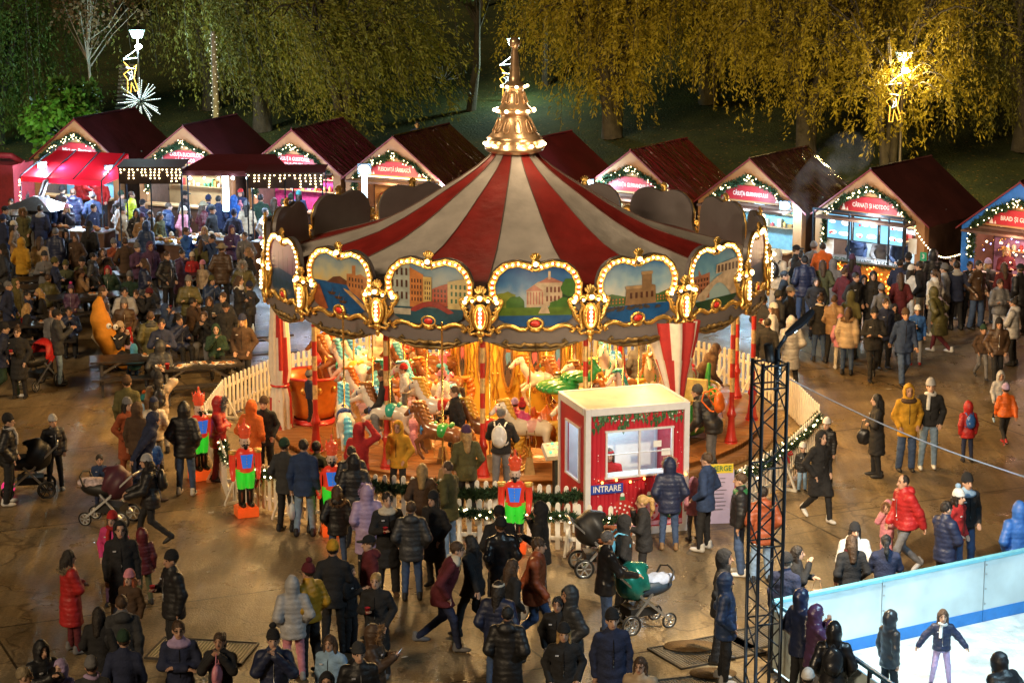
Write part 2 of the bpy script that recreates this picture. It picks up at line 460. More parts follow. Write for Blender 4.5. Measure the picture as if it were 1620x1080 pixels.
# roof with swept profile, 16 stripes
prof = [(.46, 5.92), (.56, 5.8), (.8, 5.6), (1.15, 5.36), (1.56, 5.11), (2.0, 4.83), (2.4, 4.6), (2.95, 4.33), (3.4, 4.18), (4.0, 4.0), (4.6, 3.84), (5.2, 3.66)]
rf = MB()
for k in range(NS):
    a0 = A0 + k * STEP; n = 4; vs = []
    for r, z in prof:
        for j in range(n + 1):
            u = j / n; a = a0 + STEP * u
            rr = r * (1 - .02 * math.sin(PI * u)); zz = z - .05 * math.sin(PI * u) * min(1, r / 3)
            vs.append(ca(a, rr, zz))
    fs = [(i * (n + 1) + j, i * (n + 1) + j + 1, (i + 1) * (n + 1) + j + 1, (i + 1) * (n + 1) + j) for i in range(len(prof) - 1) for j in range(n)]
    rf.add(vs, fs, 0 if k % 2 == 0 else 1, True)
rf.build('roof', [M('white_canvas', (.64, .59, .55), .55, var=.16, scale=2.2, bump=.45, bscale=4), M('red_canvas', (.38, .03, .025), .5, var=.2, scale=2.2, bump=.45, bscale=4)], car)
for k in range(NS):
    m = MB(); m.tube([ca(A0 + k * STEP, r, z + .012) for r, z in prof], .011, 4); m.build('seam', M('canvas_seam', (.25, .16, .14), .7), car)
ceil = MB(); ceil.lathe([(5.1, 3.42), (2.0, 3.6), (1.2, 3.65)], 32); ceil.build('ceiling', M('cream_ceiling', (.6, .5, .32), .6), car)
# spire
copper = M('copper_bronze', (.74, .5, .3), .33, .75, var=.15, scale=6, bump=.1)
sp = MB(); sp.lathe([(.50, 5.98), (.62, 6.05), (.64, 6.12), (.56, 6.2), (.56, 6.28), (.60, 6.34), (.52, 6.42), (.42, 6.55), (.34, 6.72), (.30, 6.86), (.30, 6.92), (.40, 6.96), (.42, 7.02), (.36, 7.06), (.3, 7.12), (.24, 7.26), (.20, 7.42), (.19, 7.52), (.25, 7.56), (.26, 7.62), (.2, 7.66), (.13, 7.72), (.115, 7.85), (.09, 8.2), (.07, 8.45), (.06, 8.52), (.09, 8.55), (.12, 8.62), (.11, 8.7), (.06, 8.76), (0, 8.78)], 24)
for (r0, z0, r1, z1, nn) in ((.46, 6.5, .33, 6.82, 10), (.27, 7.2, .2, 7.46, 8)):
    for k in range(nn):
        a = k * 2 * PI / nn + .2
        pts = [ca(a + da, (r0 + (r1 - r0) * t) + .012, z0 + (z1 - z0) * t) for da, t in ((-.12, .1), (-.15, .5), (-.1, .85), (0, 1), (.1, .85), (.15, .5), (.12, .1), (0, 0))]
        sp.tube(pts, .014, 5, closed=True)
spo = sp.build('spire', copper, car); spo.scale.z = .87; spo.location.z = 5.9 - 5.98 * .87
sb = MB()
for (r, z, nn) in ((.63, 6.2, 14), (.425, 7.02, 11), (.27, 7.6, 8)):
    for k in range(nn): sb.ball(ca(k * 2 * PI / nn + .15, r, z), .045 if z < 7.5 else .038, 0, 8)
sb.build('light_ring', bulb_m, spo)

# ---- rounding boards
BR = 5.28
BS = Matrix.Translation((0, 0, .25)) @ Matrix.Diagonal((.94, 1, .874, 1))
def half(pts): return pts + [(-x, z) for x, z in reversed(pts) if abs(x) > 1e-6]
def smooth_poly(pts, it=2):
    for _ in range(it):
        q = []
        for i in range(len(pts)):
            a, b = pts[i], pts[(i + 1) % len(pts)]
            q += [(a[0] * .75 + b[0] * .25, a[1] * .75 + b[1] * .25), (a[0] * .25 + b[0] * .75, a[1] * .25 + b[1] * .75)]
        pts = q
    return pts
inner = smooth_poly(half([(0, 4.66), (.12, 4.72), (.36, 4.79), (.6, 4.74), (.78, 4.58), (.85, 4.36), (.84, 4.16), (.76, 4.02), (.66, 3.95), (.68, 3.8), (.72, 3.66), (.66, 3.54), (.42, 3.47), (.15, 3.42)]), 1)
outer = smooth_poly(half([(0, 4.82), (.12, 4.86), (.38, 4.93), (.66, 4.86), (.87, 4.67), (.96, 4.38), (.94, 4.1), (.99, 3.9), (1.1, 3.74), (1.105, 3.3)] + [(1.105, 3.12), (.9, 3.06), (.62, 2.96), (.3, 2.88), (.12, 2.9)]), 1)
BULBS = [(.1 + .0, 4.75)]
def arc_pts():
    path = [(.12, 4.755), (.36, 4.83), (.6, 4.78), (.79, 4.62), (.89, 4.38), (.88, 4.16), (.80, 4.02), (.74, 3.95)]
    out = []; acc = 0; stp = .12
    for i in range(len(path) - 1):
        a, b = Vector(path[i]), Vector(path[i + 1]); L = (b - a).length; t = acc
        while t < L: out.append(tuple(a + (b - a) * (t / L))); t += stp
        acc = t - L
    return out
ARC = arc_pts()
def clip_poly(poly, hull):
    out = list(poly)
    for i in range(len(hull)):
        a, b = hull[i], hull[(i + 1) % len(hull)]; inp = out; out = []
        if not inp: break
        def side(p): return (b[0] - a[0]) * (p[1] - a[1]) - (b[1] - a[1]) * (p[0] - a[0])
        for j in range(len(inp)):
            p, q = inp[j], inp[(j + 1) % len(inp)]; sp_, sq = side(p), side(q)
            if sp_ <= 0: out.append(p)
            if (sp_ <= 0) != (sq <= 0):
                t = sp_ / (sp_ - sq); out.append((p[0] + (q[0] - p[0]) * t, p[1] + (q[1] - p[1]) * t))
    return out
HULL = [(0, 4.78), (.36, 4.79), (.6, 4.74), (.78, 4.58), (.85, 4.36), (.84, 4.12), (.74, 3.6), (.5, 3.44), (-.5, 3.44), (-.74, 3.6), (-.84, 4.12), (-.85, 4.36), (-.78, 4.58), (-.6, 4.74), (-.36, 4.79)]
def pm(name, c, var=.25, sc=7): return M('painted_' + name, tuple(.75 * v ** 1.25 for v in c), .35, var=var, scale=sc)
def sky_paint(name, top, mid, low):
    """the painted sky of a picture: three colours brushed from top to bottom of the panel"""
    if name in MATS: return MATS[name]
    m = bpy.data.materials.new(name); m.use_nodes = True; nt = m.node_tree; b = nt.nodes['Principled BSDF']; b.inputs['Roughness'].default_value = .35
    tc = nt.nodes.new('ShaderNodeTexCoord'); s = nt.nodes.new('ShaderNodeSeparateXYZ'); nt.links.new(tc.outputs['Object'], s.inputs['Vector'])
    n = nt.nodes.new('ShaderNodeTexNoise'); n.inputs['Scale'].default_value = 3; n.inputs['Detail'].default_value = 5; nt.links.new(tc.outputs['Object'], n.inputs['Vector'])
    mp = nt.nodes.new('ShaderNodeMapRange'); mp.inputs['From Min'].default_value = 3.9; mp.inputs['From Max'].default_value = 4.8; nt.links.new(s.outputs['Z'], mp.inputs['Value'])
    ad = nt.nodes.new('ShaderNodeMath'); ad.operation = 'ADD'; mu = nt.nodes.new('ShaderNodeMath'); mu.operation = 'MULTIPLY_ADD'; mu.inputs[1].default_value = .9; mu.inputs[2].default_value = -.45
    nt.links.new(n.outputs['Fac'], mu.inputs[0]); nt.links.new(mp.outputs['Result'], ad.inputs[0]); nt.links.new(mu.outputs[0], ad.inputs[1])
    r = nt.nodes.new('ShaderNodeValToRGB'); e = r.color_ramp.elements; top, mid, low = [tuple(.75 * v ** 1.3 for v in c) for c in (top, mid, low)]; e[0].color = (*low, 1); e[1].color = (*top, 1); q = e.new(.5); q.color = (*mid, 1)
    nt.links.new(ad.outputs[0], r.inputs['Fac']); nt.links.new(r.outputs['Color'], b.inputs['Base Color'])
    MATS[name] = m; return m
def rect(x0, z0, x1, z1): return [(x0, z0), (x1, z0), (x1, z1), (x0, z1)]
rw = random.Random(3)
def windows(out, x0, z0, x1, z1, nx, nz, mat, sk=0.0):
    for i in range(nx):
        for j in range(nz):
            cx = x0 + (x1 - x0) * (i + .5) / nx; cz = z0 + (z1 - z0) * (j + .5) / nz + sk * (cx - x0)
            w, h = (x1 - x0) / nx * .22, (z1 - z0) / nz * .3
            out.append((rect(cx - w, cz - h, cx + w, cz + h), mat))
def tree_blob(out, cx, cz, r, mat, n=9, seed=1):
    q = random.Random(seed)
    out.append(([(cx + r * (.8 + .35 * q.random()) * math.cos(2 * PI * i / (n * 2)), cz + r * (.8 + .35 * q.random()) * math.sin(2 * PI * i / (n * 2))) for i in range(n * 2)], mat))
def scene_bay():
    s = sky_paint('painted_sunset_sky', (.16, .36, .6), (.6, .62, .5), (.85, .62, .16)); o = []
    w = pm('sea_blue', (.03, .16, .42)); o.append((rect(-.9, 3.4, .9, 4.12), w))
    o.append(([(-.4, 4.1), (-.2, 4.24), (0, 4.28), (.2, 4.2), (.35, 4.1)], pm('hill_umber', (.22, .1, .06))))
    t = pm('town_ochre', (.62, .3, .12)); o.append(([(.2, 4.1), (.2, 4.36), (.36, 4.38), (.36, 4.56), (.46, 4.58), (.46, 4.35), (.6, 4.4), (.9, 4.3), (.9, 3.6), (.55, 3.85), (.3, 3.98)], t))
    windows(o, .24, 4.05, .7, 4.32, 5, 2, pm('window_dark', (.14, .06, .04)))
    o.append(([(.1, 4.02), (.3, 3.98), (.85, 3.62), (.85, 3.5), (.5, 3.74), (.15, 3.97)], pm('quay_sand', (.66, .45, .22))))
    o.append(([(-.85, 4.05), (-.6, 4.02), (-.35, 3.5), (-.6, 3.4), (-.8, 3.6)], pm('wall_rust', (.46, .17, .08))))
    for bx, bz in ((-.25, 3.86), (-.05, 3.78), (.08, 3.7)):
        o.append(([(bx - .12, bz + .03), (bx - .06, bz - .03), (bx + .08, bz - .03), (bx + .14, bz + .04)], pm('boat_brown', (.14, .08, .05))))
        o.append(([(bx, bz), (bx + .02, bz), (bx + .06, bz + .14)], pm('sail_tan', (.4, .25, .15))))
    return s, o
def scene_canal():
    s = sky_paint('painted_grey_sky', (.2, .4, .62), (.45, .55, .62), (.6, .62, .6)); o = []
    wd = pm('window_dark', (.14, .06, .04))
    a = pm('palace_pale', (.55, .62, .6)); o.append((rect(-.9, 3.6, -.42, 4.9), a)); windows(o, -.85, 3.9, -.44, 4.7, 4, 3, wd)
    b = pm('palace_orange', (.72, .33, .12)); o.append(([(-.42, 3.75), (-.42, 4.68), (-.2, 4.56), (-.12, 4.52), (-.12, 3.8)], b)); windows(o, -.4, 3.9, -.14, 4.45, 4, 4, wd)
    c = pm('palace_yellow', (.78, .6, .25)); o.append((rect(-.12, 3.85, .06, 4.48), c)); windows(o, -.1, 3.95, .05, 4.4, 3, 4, wd)
    d_ = pm('palace_red', (.55, .13, .07)); o.append(([(.08, 3.85), (.08, 4.22), (.25, 4.3), (.42, 4.36), (.42, 3.85)], d_)); windows(o, .1, 3.92, .4, 4.24, 4, 3, wd)
    e = pm('palace_cream', (.7, .58, .3)); o.append(([(.42, 3.8), (.42, 4.4), (.9, 4.52), (.9, 3.7)], e)); windows(o, .46, 3.9, .84, 4.38, 4, 3, pm('shutter_green', (.05, .2, .1)))
    o.append((rect(-.9, 3.4, .9, 3.8), pm('canal_teal', (.03, .13, .2))))
    br = [(-.42, 3.72)] + [(-.36 + .84 * t, 3.78 + .17 * math.sin(PI * t)) for t in np.linspace(0, 1, 10)] + [(.56, 3.72), (.44, 3.68)] + [(.4 - .68 * t, 3.7 + .13 * math.sin(PI * t)) for t in np.linspace(0, 1, 10)]
    o.append((br, pm('bridge_red', (.42, .08, .07))))
    o.append((rect(-.9, 3.62, -.38, 3.76), pm('boat_white', (.6, .58, .52))))
    return s, o
def scene_villa():
    s = sky_paint('painted_blue_sky', (.03, .16, .5), (.12, .34, .68), (.55, .68, .78)); o = []
    g1 = pm('tree_green', (.1, .26, .05)); g2 = pm('tree_lime', (.35, .42, .07)); g3 = pm('tree_dark', (.04, .12, .04))
    tree_blob(o, -.6, 3.98, .24, g2, seed=2); tree_blob(o, -.4, 3.92, .2, g1, seed=3); tree_blob(o, .62, 4.12, .34, g3, seed=4)
    cr = pm('villa_cream', (.75, .62, .48)); pk = pm('villa_pink', (.62, .3, .24))
    o.append(([(-.18, 3.85), (-.18, 4.24), (.05, 4.42), (.28, 4.47), (.55, 4.4), (.55, 3.9)], cr))
    o.append(([(-.2, 4.22), (-.02, 4.36), (.16, 4.22)], pk)); o.append(([(.05, 4.4), (.28, 4.54), (.58, 4.4)], pk))
    for i in range(6): o.append((rect(-.17 + i * .06, 3.92, -.14 + i * .06, 4.2), pk))
    o.append((rect(.26, 4.48, .31, 4.66), cr)); windows(o, .2, 3.95, .52, 4.35, 4, 2, pm('window_rust', (.3, .1, .07)))
    tree_blob(o, .4, 3.88, .13, g1, seed=5); tree_blob(o, .58, 3.9, .17, g1, seed=6); tree_blob(o, .7, 4.3, .2, g1, seed=8)
    o.append((rect(-.9, 3.66, .9, 3.86), pm('lawn', (.16, .28, .04)))); o.append(([(.06, 3.72), (.3, 3.72), (.24, 3.9), (.14, 3.9)], cr))
    o.append((rect(-.9, 3.4, .9, 3.68), pm('sea_blue', (.03, .16, .42))))
    return s, o
def scene_fort():
    s = sky_paint('painted_cloud_sky', (.1, .3, .62), (.4, .58, .72), (.8, .8, .74)); o = []
    o.append(([(-.9, 3.8), (-.9, 4.0), (-.6, 4.08), (-.3, 4.0), (.5, 4.0), (.8, 4.1), (.9, 4.06), (.9, 3.8)], pm('hill_green', (.12, .24, .1))))
    windows(o, -.85, 3.84, -.3, 3.98, 7, 2, pm('town_ochre', (.62, .3, .12))); windows(o, .45, 3.84, .85, 3.98, 6, 2, pm('town_ochre', (.62, .3, .12)))
    st_ = pm('fort_stone', (.36, .24, .14)); o.append(([(-.3, 3.78), (-.27, 4.22), (.1, 4.23), (.1, 4.5), (.33, 4.52), (.33, 4.23), (.42, 4.2), (.44, 3.78)], st_))
    o.append((rect(.08, 4.46, .35, 4.53), pm('fort_top', (.5, .36, .22)))); o.append((rect(-.29, 4.16, .1, 4.23), pm('fort_top', (.5, .36, .22))))
    windows(o, -.22, 3.9, .4, 4.12, 5, 1, pm('window_dark', (.14, .06, .04)))
    o.append((rect(-.9, 3.4, .9, 3.8), pm('sea_blue', (.03, .16, .42))))
    q = random.Random(9); rk = pm('shore_rock', (.12, .1, .1))
    for i in range(28): 
        x = -.75 + 1.35 * q.random(); z = 3.72 + .06 * q.random(); o.append(([(x - .05, z - .03), (x, z + .04), (x + .06, z + .02), (x + .05, z - .03)], rk))
    return s, o
def scene_arch():
    s = sky_paint('painted_teal_sky', (.08, .3, .55), (.22, .48, .68), (.5, .66, .7)); o = []
    t = pm('town_brick', (.55, .25, .15)); o.append(([(-.9, 3.7), (-.9, 4.24), (-.6, 4.25), (-.6, 4.4), (-.5, 4.25), (-.2, 4.28), (-.2, 3.7)], t)); windows(o, -.85, 3.85, -.25, 4.2, 6, 3, pm('window_dark', (.14, .06, .04)))
    st_ = pm('arch_stone', (.68, .55, .42))
    up = [(-.7, 3.72)] + [(-.6 + 1.5 * u, 3.82 + .42 * math.sin(PI * min(1, u * 1.05) * .62)) for u in np.linspace(0, 1, 8)] + [(.9, 3.6), (.62, 3.6)]
    lo_ = [(.6 - 1.0 * u, 3.62 + .38 * math.sin(PI * u)) for u in np.linspace(0, 1, 10)]
    o.append((up + lo_, st_)); o.append(([(0, 4.22), (.02, 4.42), (.85, 4.5), (.85, 4.2)], st_))
    for i in range(6): o.append((rect(.06 + i * .13, 4.24, .14 + i * .13, 4.4), pm('window_dark', (.14, .06, .04))))
    o.append((rect(-.9, 3.4, .9, 3.66), pm('canal_green', (.05, .13, .08))))
    return s, o
def scene_mist():
    s = sky_paint('painted_lilac_sky', (.42, .2, .34), (.42, .25, .42), (.3, .3, .45)); o = []
    o.append((rect(-.9, 3.4, .9, 4.0), pm('lake_slate', (.05, .13, .24))))
    for i in range(5): o.append((rect(-.6 + i * .28, 3.95, -.585 + i * .28, 4.4 + .08 * (i % 3)), pm('mast_brown', (.14, .07, .06))))
    o.append(([(-.7, 4.0), (-.3, 4.08), (.3, 4.04), (.7, 4.0), (.4, 3.84), (-.5, 3.86)], pm('boat_blue', (.06, .14, .3))))
    return s, o
SCENES = [scene_villa, scene_fort, scene_arch, scene_mist, scene_bay, scene_canal]
def board_parts(k):
    sky_m, layers = SCENES[k % 6]()
    out = {}
    b = MB(); b.prism(outer, -.03, .05); out['panel'] = (b, grey_shell)
    mats = [sky_m]; p = MB(); p.prism(inner, -.045, -.028, 0); y = -.047
    for poly, m in layers:
        q = clip_poly(poly, HULL)
        if len(q) < 3: continue
        if m not in mats: mats.append(m)
        y -= .0008
        p.flat(q, y, mats.index(m))
    out['painting'] = (p, mats)
    f = MB()
    band = MB()
    # striped light band between picture and rim
    for sgn in (1, -1):
        pth = [(0.06, 4.72), (.12, 4.755), (.36, 4.83), (.6, 4.78), (.79, 4.62), (.89, 4.38), (.88, 4.16), (.80, 4.02), (.74, 3.95)]
        for i in range(len(pth) - 1):
            a, c = Vector(pth[i]), Vector(pth[i + 1]); L = (c - a).length; n = max(1, round(L / .052)); t = (c - a).normalized(); nrm = Vector((-t.y, t.x))
            for j in range(n):
                q0, q1 = a + (c - a) * (j / n), a + (c - a) * ((j + 1) / n)
                poly = [q0 + nrm * .052, q1 + nrm * .052, q1 - nrm * .052, q0 - nrm * .052]
                poly = [(v[0] * sgn, v[1]) for v in poly]
                if sgn < 0: poly = poly[::-1]
                band.flat(poly, -.056 - .0003 * j, j % 2)
        rim = [(.05, 4.79), (.12, 4.82), (.37, 4.89), (.64, 4.835), (.84, 4.65), (.945, 4.39), (.93, 4.15), (.87, 4.0), (.8, 3.93)]
        f.tube([(x * sgn, -.06, z) for x, z in rim], .032, 6)
        f.tube([(x * sgn, -.06, z) for x, z in [(.05, 4.66), (.13, 4.7), (.36, 4.775), (.58, 4.73), (.745, 4.58), (.83, 4.37), (.82, 4.17), (.75, 4.05), (.68, 4.0)]], .02, 6)
        # volute at the waist and the leafy flank under it
        vol = [(.74 + .09 * (1 - t) * math.cos(6 * t + 1.2), 3.97 + .09 * (1 - t) * math.sin(6 * t + 1.2)) for t in np.linspace(0, 1, 14)]
        f.tube([(x * sgn, -.075, z) for x, z in vol], [.04 - .02 * i / 13 for i in range(14)], 6)
        fl = [(.68, 3.94), (.73, 3.86), (.79, 3.78), (.8, 3.68), (.86, 3.6), (.93, 3.52), (.98, 3.44), (.93, 3.36), (.84, 3.4), (.86, 3.46)]
        f.tube([(x * sgn, -.07, z) for x, z in fl], [.03, .045, .055, .05, .055, .05, .045, .04, .03, .02], 6)
        for t_ in range(5): f.ball((sgn * (.8 + .035 * t_), -.08, 3.84 - .085 * t_), (.05, .03, .03), 0, 6)
        # bottom scroll
        sc_ = [(.13, 3.42), (.2, 3.36), (.32, 3.36), (.46, 3.44), (.6, 3.47), (.72, 3.43), (.8, 3.36), (.76, 3.3), (.7, 3.33)]
        f.tube([(x * sgn, -.07, z) for x, z in sc_], [.03, .04, .05, .055, .06, .055, .045, .035, .02], 6)
    f.ball((0, -.07, 3.36), (.13, .04, .06)); f.tube([(.15 * math.cos(t), -.075, 3.5 + .11 * math.sin(t)) for t in np.linspace(0, 2 * PI, 16)[:-1]], .035, 6, closed=True)
    # crown shell on top
    f.ball((0, -.08, 4.86), (.1, .05, .09), 0, 8)
    for j in range(5): 
        a = R(-50 + 25 * j); f.tube([(0, -.07, 4.88), (.11 * math.sin(a), -.085, 4.9 + .13 * math.cos(a)), (.13 * math.sin(a), -.06, 4.9 + .17 * math.cos(a))], [.03, .035, .02], 6)
    f.tube([(-.1, -.08, 4.76), (-.06, -.085, 4.7), (0, -.09, 4.68), (.06, -.085, 4.7), (.1, -.08, 4.76)], .025, 6)
    out['gilt_frame'] = (f, gold); out['striped_band'] = (band, [M('band_red', (.6, .07, .02), .35), M('band_gold', (.85, .6, .25), .35)])
    m = MB(); m.ball((0, -.09, 3.5), (.11, .03, .075), 0, 10); out['medallion'] = (m, red_paint)
    fg = MB()
    for sgn in (1, -1):
        fg.tube([(x * sgn, -.05, z) for x, z in [(0, 3.02), (.12, 3.0), (.22, 3.04), (.3, 2.98), (.42, 3.02), (.55, 3.0), (.66, 3.08), (.6, 3.13), (.55, 3.08)]], [.05, .05, .045, .05, .04, .05, .04, .03, .02], 6)
        fg.tube([(x * sgn, -.04, z) for x, z in [(0, 2.9), (.14, 2.91), (.3, 2.9), (.48, 2.945), (.62, 2.98), (.78, 3.04), (.88, 3.07)]], [.06, .05, .04, .035, .03, .03, .02], 6)
    out['filigree'] = (fg, dark_gold)
    lb = MB()
    for sgn in (1, -1):
        for x, z in ARC: lb.ball((x * sgn, -.085, z), .024, 0, 6)
        lb.ball((.79 * sgn, -.11, 3.98), .04, 0, 6); lb.ball((.82 * sgn, -.1, 4.06), .035, 0, 6)
    lb.ball((0, -.14, 4.83), .05, 0, 8)
    out['light_string'] = (lb, bulb_m)
    return out
_bp = {k: {n: mb.mesh(n, mats) for n, (mb, mats) in board_parts(k).items()} for k in range(6)}
for k in range(NS):
    a = A0 + STEP * (k + .5)
    kind = [0, 1, 2, 3, 4, 2, 5, 1, 0, 3, 4, 1, 5, 3, 4, 5][k]
    ms = _bp[kind]
    pan = link('rounding_board', ms['panel'], car); pan.matrix_local = frame_at(a, BR * math.cos(STEP / 2) + .04) @ BS
    for n in ('painting', 'gilt_frame', 'striped_band', 'medallion', 'filigree', 'light_string'): link(n, ms[n], pan)
# ---- corner cartouches
cm = MB(); cm2 = MB(); cm3 = MB()
cm.tube([(.13 * math.cos(t), -.09, 3.66 + .27 * math.sin(t)) for t in np.linspace(0, 2 * PI, 24)[:-1]], .045, 6, closed=True)
cm.prism([(.13 * math.cos(t), 3.66 + .27 * math.sin(t)) for t in np.linspace(2 * PI, 0, 24)[:-1]], -.07, .06)
for sgn in (1, -1):
    vol = [(sgn * (.15 + .1 * (1 - t) * math.cos(7 * t)), -.08, 4.05 + .1 * (1 - t) * math.sin(7 * t)) for t in np.linspace(0, 1, 14)]
    cm.tube(vol, [.04 - .02 * i / 13 for i in range(14)], 6)
    cm.tube([(sgn * .2, -.06, 3.98), (sgn * .15, -.07, 3.9), (sgn * .2, -.05, 3.75), (sgn * .2, -.05, 3.55), (sgn * .16, -.06, 3.4), (sgn * .24, -.05, 3.34), (sgn * .2, -.06, 3.27), (sgn * .08, -.07, 3.3)], [.03, .04, .03, .035, .05, .045, .04, .03], 6)
cm.ball((0, -.1, 4.1), (.13, .06, .1), 0, 10); cm.ball((0, -.08, 3.3), (.1, .05, .09), 0, 8); cm.ball((0, -.07, 3.16), (.05, .04, .09), 0, 8)
for j in range(5):
    q = R(-56 + 28 * j); cm.tube([(0, -.06, 4.14), (.1 * math.sin(q), -.08, 4.18 + .12 * math.cos(q)), (.13 * math.sin(q), -.05, 4.18 + .18 * math.cos(q))], [.035, .045, .02], 6)
cm2.ball((0, -.085, 3.66), (.115, .035, .25), 0, 12)
for j in range(5): cm3.ball((0, -.135, 3.47 + .095 * j), .034, 0, 8)
cm3.ball((0, -.17, 4.1), .05, 0, 8); cm3.ball((.16, -.12, 4.03), .032, 0, 6); cm3.ball((-.16, -.12, 4.03), .032, 0, 6)
pst = MB(); PY = .15
pst.tube([(0, PY, DZ), (0, PY, DZ + .06)], .14, 12)
pst.lathe([(.13, .28), (.1, .4), (.075, .6), (.07, .75), (.1, .8), (.1, .85), (.07, .9), (.06, 1.0)], 12, 0, Matrix.Translation((0, PY, 0)))
pst_mats = [red_paint, M('gold_foil', (.8, .6, .3), .3, .5, var=.3, scale=14)]
z = 1.0; i = 0
while z < 3.3:
    pst.tube([(0, PY, z), (0, PY, z + .3)], .052, 10, (i + 0) % 2, cap=False); z += .3; i += 1
cms = [cm.mesh('cartouche', gold), cm2.mesh('red_oval', M('oval_red', (.6, .05, .02), .3, emit=(1, .2, .03), estr=.35)), cm3.mesh('light_string', bulb_m), pst.mesh('post', pst_mats)]
for k in range(NS):
    a = A0 + STEP * k; Fm = frame_at(a, BR + .06)
    c = link('corner_cartouche', cms[0], car); c.matrix_local = Fm @ BS
    link('red_oval', cms[1], c); link('light_string', cms[2], c)
    p = link('post', cms[3], car); p.matrix_local = frame_at(a, BR - .0)
# inner drum with mirrors
dr = MB(); dr.lathe([(1.42, DZ), (1.42, 3.6)], 16, 0, smooth=False, a0=.1)
dro = dr.build('centre_drum', M('yellow_drum', (.85, .58, .08), .45, var=.06), car)
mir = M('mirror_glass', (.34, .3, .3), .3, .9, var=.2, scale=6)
for k in range(16):
    a = (k + .5) * STEP + .1 - PI / 2 + 0; a = .1 + STEP * (k + .5) + PI / 2
    T = frame_at(a, 1.42) @ Matrix.Translation((0, 0, -.1))
    mf = MB(); ov = [(.115 * math.cos(t) * (1 + .15 * math.cos(2 * t)), 1.8 + .62 * math.sin(t)) for t in np.linspace(0, 2 * PI, 22)[:-1]]
    mf.tube([(x, -.02, z_) for x, z_ in ov], .032, 6, closed=True); mf.ball((0, -.02, 2.46), (.07, .03, .06), 0, 6); mf.ball((0, -.02, 1.14), (.06, .03, .06), 0, 6)
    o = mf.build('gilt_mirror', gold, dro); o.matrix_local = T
    T2 = frame_at(a + STEP / 2, 1.41); sc2 = MB()
    for sg in (1, -1): sc2.tube([(sg * x_, -.02, z_) for x_, z_ in ((0, .75), (.06, .95), (.02, 1.15), (.07, 1.35), (.03, 1.6), (.08, 1.85), (.02, 2.1), (.06, 2.35), (0, 2.5))], .016, 5); sc2.ball((sg * .05, -.03, 1.4), (.03, .02, .05), 0, 6)
    so_ = sc2.build('scroll_relief', gold, dro); so_.matrix_local = T2
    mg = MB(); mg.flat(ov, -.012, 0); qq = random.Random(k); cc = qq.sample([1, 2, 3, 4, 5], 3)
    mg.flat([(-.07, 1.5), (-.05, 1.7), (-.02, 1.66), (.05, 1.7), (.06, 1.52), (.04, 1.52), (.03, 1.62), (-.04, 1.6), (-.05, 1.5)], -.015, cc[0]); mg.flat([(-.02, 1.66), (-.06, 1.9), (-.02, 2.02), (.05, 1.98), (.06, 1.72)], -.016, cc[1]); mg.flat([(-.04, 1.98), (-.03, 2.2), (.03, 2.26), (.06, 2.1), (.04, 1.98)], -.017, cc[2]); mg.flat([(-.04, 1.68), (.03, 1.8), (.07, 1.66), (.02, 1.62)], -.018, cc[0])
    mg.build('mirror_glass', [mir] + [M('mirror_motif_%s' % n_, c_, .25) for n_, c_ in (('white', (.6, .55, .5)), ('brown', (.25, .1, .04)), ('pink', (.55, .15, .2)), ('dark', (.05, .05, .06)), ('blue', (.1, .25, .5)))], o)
cm4 = MB(); cm4.lathe([(1.5, DZ), (1.5, .42), (1.43, .48)], 16, a0=.1, smooth=False); cm4.lathe([(1.43, 3.2), (1.6, 3.4), (1.65, 3.6)], 16, a0=.1, smooth=False); cm4.build('drum_trim', gold, dro)
# ================================================================ picket fences
def gp(px, py, z=0): x, y = G(px, py, z); return Vector((x, y, 0))
def fence(pts, label, feet=True, group=None):
    o0 = pts[0]; root = empty('picket_fence', o0, 0, label, 'picket fence', group)
    H = .92
    for i in range(len(pts) - 1):
        a, b = pts[i] - o0, pts[i + 1] - o0; d = b - a; L = d.length; ang = math.atan2(d.y, d.x); n = max(2, int(L / .165)); T = Matrix.Translation(a) @ Matrix.Rotation(ang, 4, 'Z')
        m = MB()
        for j in range(n):
            x = (j + .5) * L / n; w = .041; h = H + .006 * math.sin(j * 12.9)
            m.prism([(x - w, .06), (x + w, .06), (x + w, h - .04), (x + .024, h - .008), (x, h), (x - .024, h - .008), (x - w, h - .04)], -.012, .012, 0, T)
        m.build('slat_panel', white_paint, root)
        for z in (.26, .7):
            m = MB(); m.box((L / 2, .03, z), (L - .02, .03, .07), 0, T=T); m.build('rail', white_paint, root)
        if feet:
            m = MB(); m.bar((.1, -.28, .03), (.1, .34, .03), .05, .05, T=T); m.bar((.1, .3, .05), (.1, .06, .62), .04, .04, T=T); m.bar((.1, -.26, .05), (.1, -.03, .45), .04, .04, T=T)
            m.build('foot', white_paint, root)
    return root
zt = .9
def P(*q): return [gp(x, y, zt) for x, y in q]
BACK = P((323, 640), (353, 600), (433, 566), (493, 553))
cxy = Vector((CX, CY, 0))
for a in (118, 134, 150, 166, 180, 194, 210, 226, 242):
    pass
arc = [cxy + Vector((6.0 * math.sin(R(t)), 6.0 * math.cos(R(t)), 0)) for t in (-44, -30, -15, 0, 15, 30, 44)]
RIGHT = P((1143, 549), (1188, 562), (1238, 584), (1297, 642))
fence(BACK + arc[:4], 'long white picket fence curving behind the left side of the carousel')
fence(arc[3:] + RIGHT, 'long white picket fence curving behind the right side of the carousel')
fence(P((1298, 650), (1240, 702), (1165, 745)), 'short white picket fence with garland right of the red ticket booth')
fence(P((325, 648), (346, 690), (358, 722)), 'short white picket fence seen nearly end on by the red fur hooded visitor')
fence(P((366, 722), (440, 742), (513, 760), (570, 772)), 'white picket fence standing behind the glowing nutcracker with green trousers at front left')
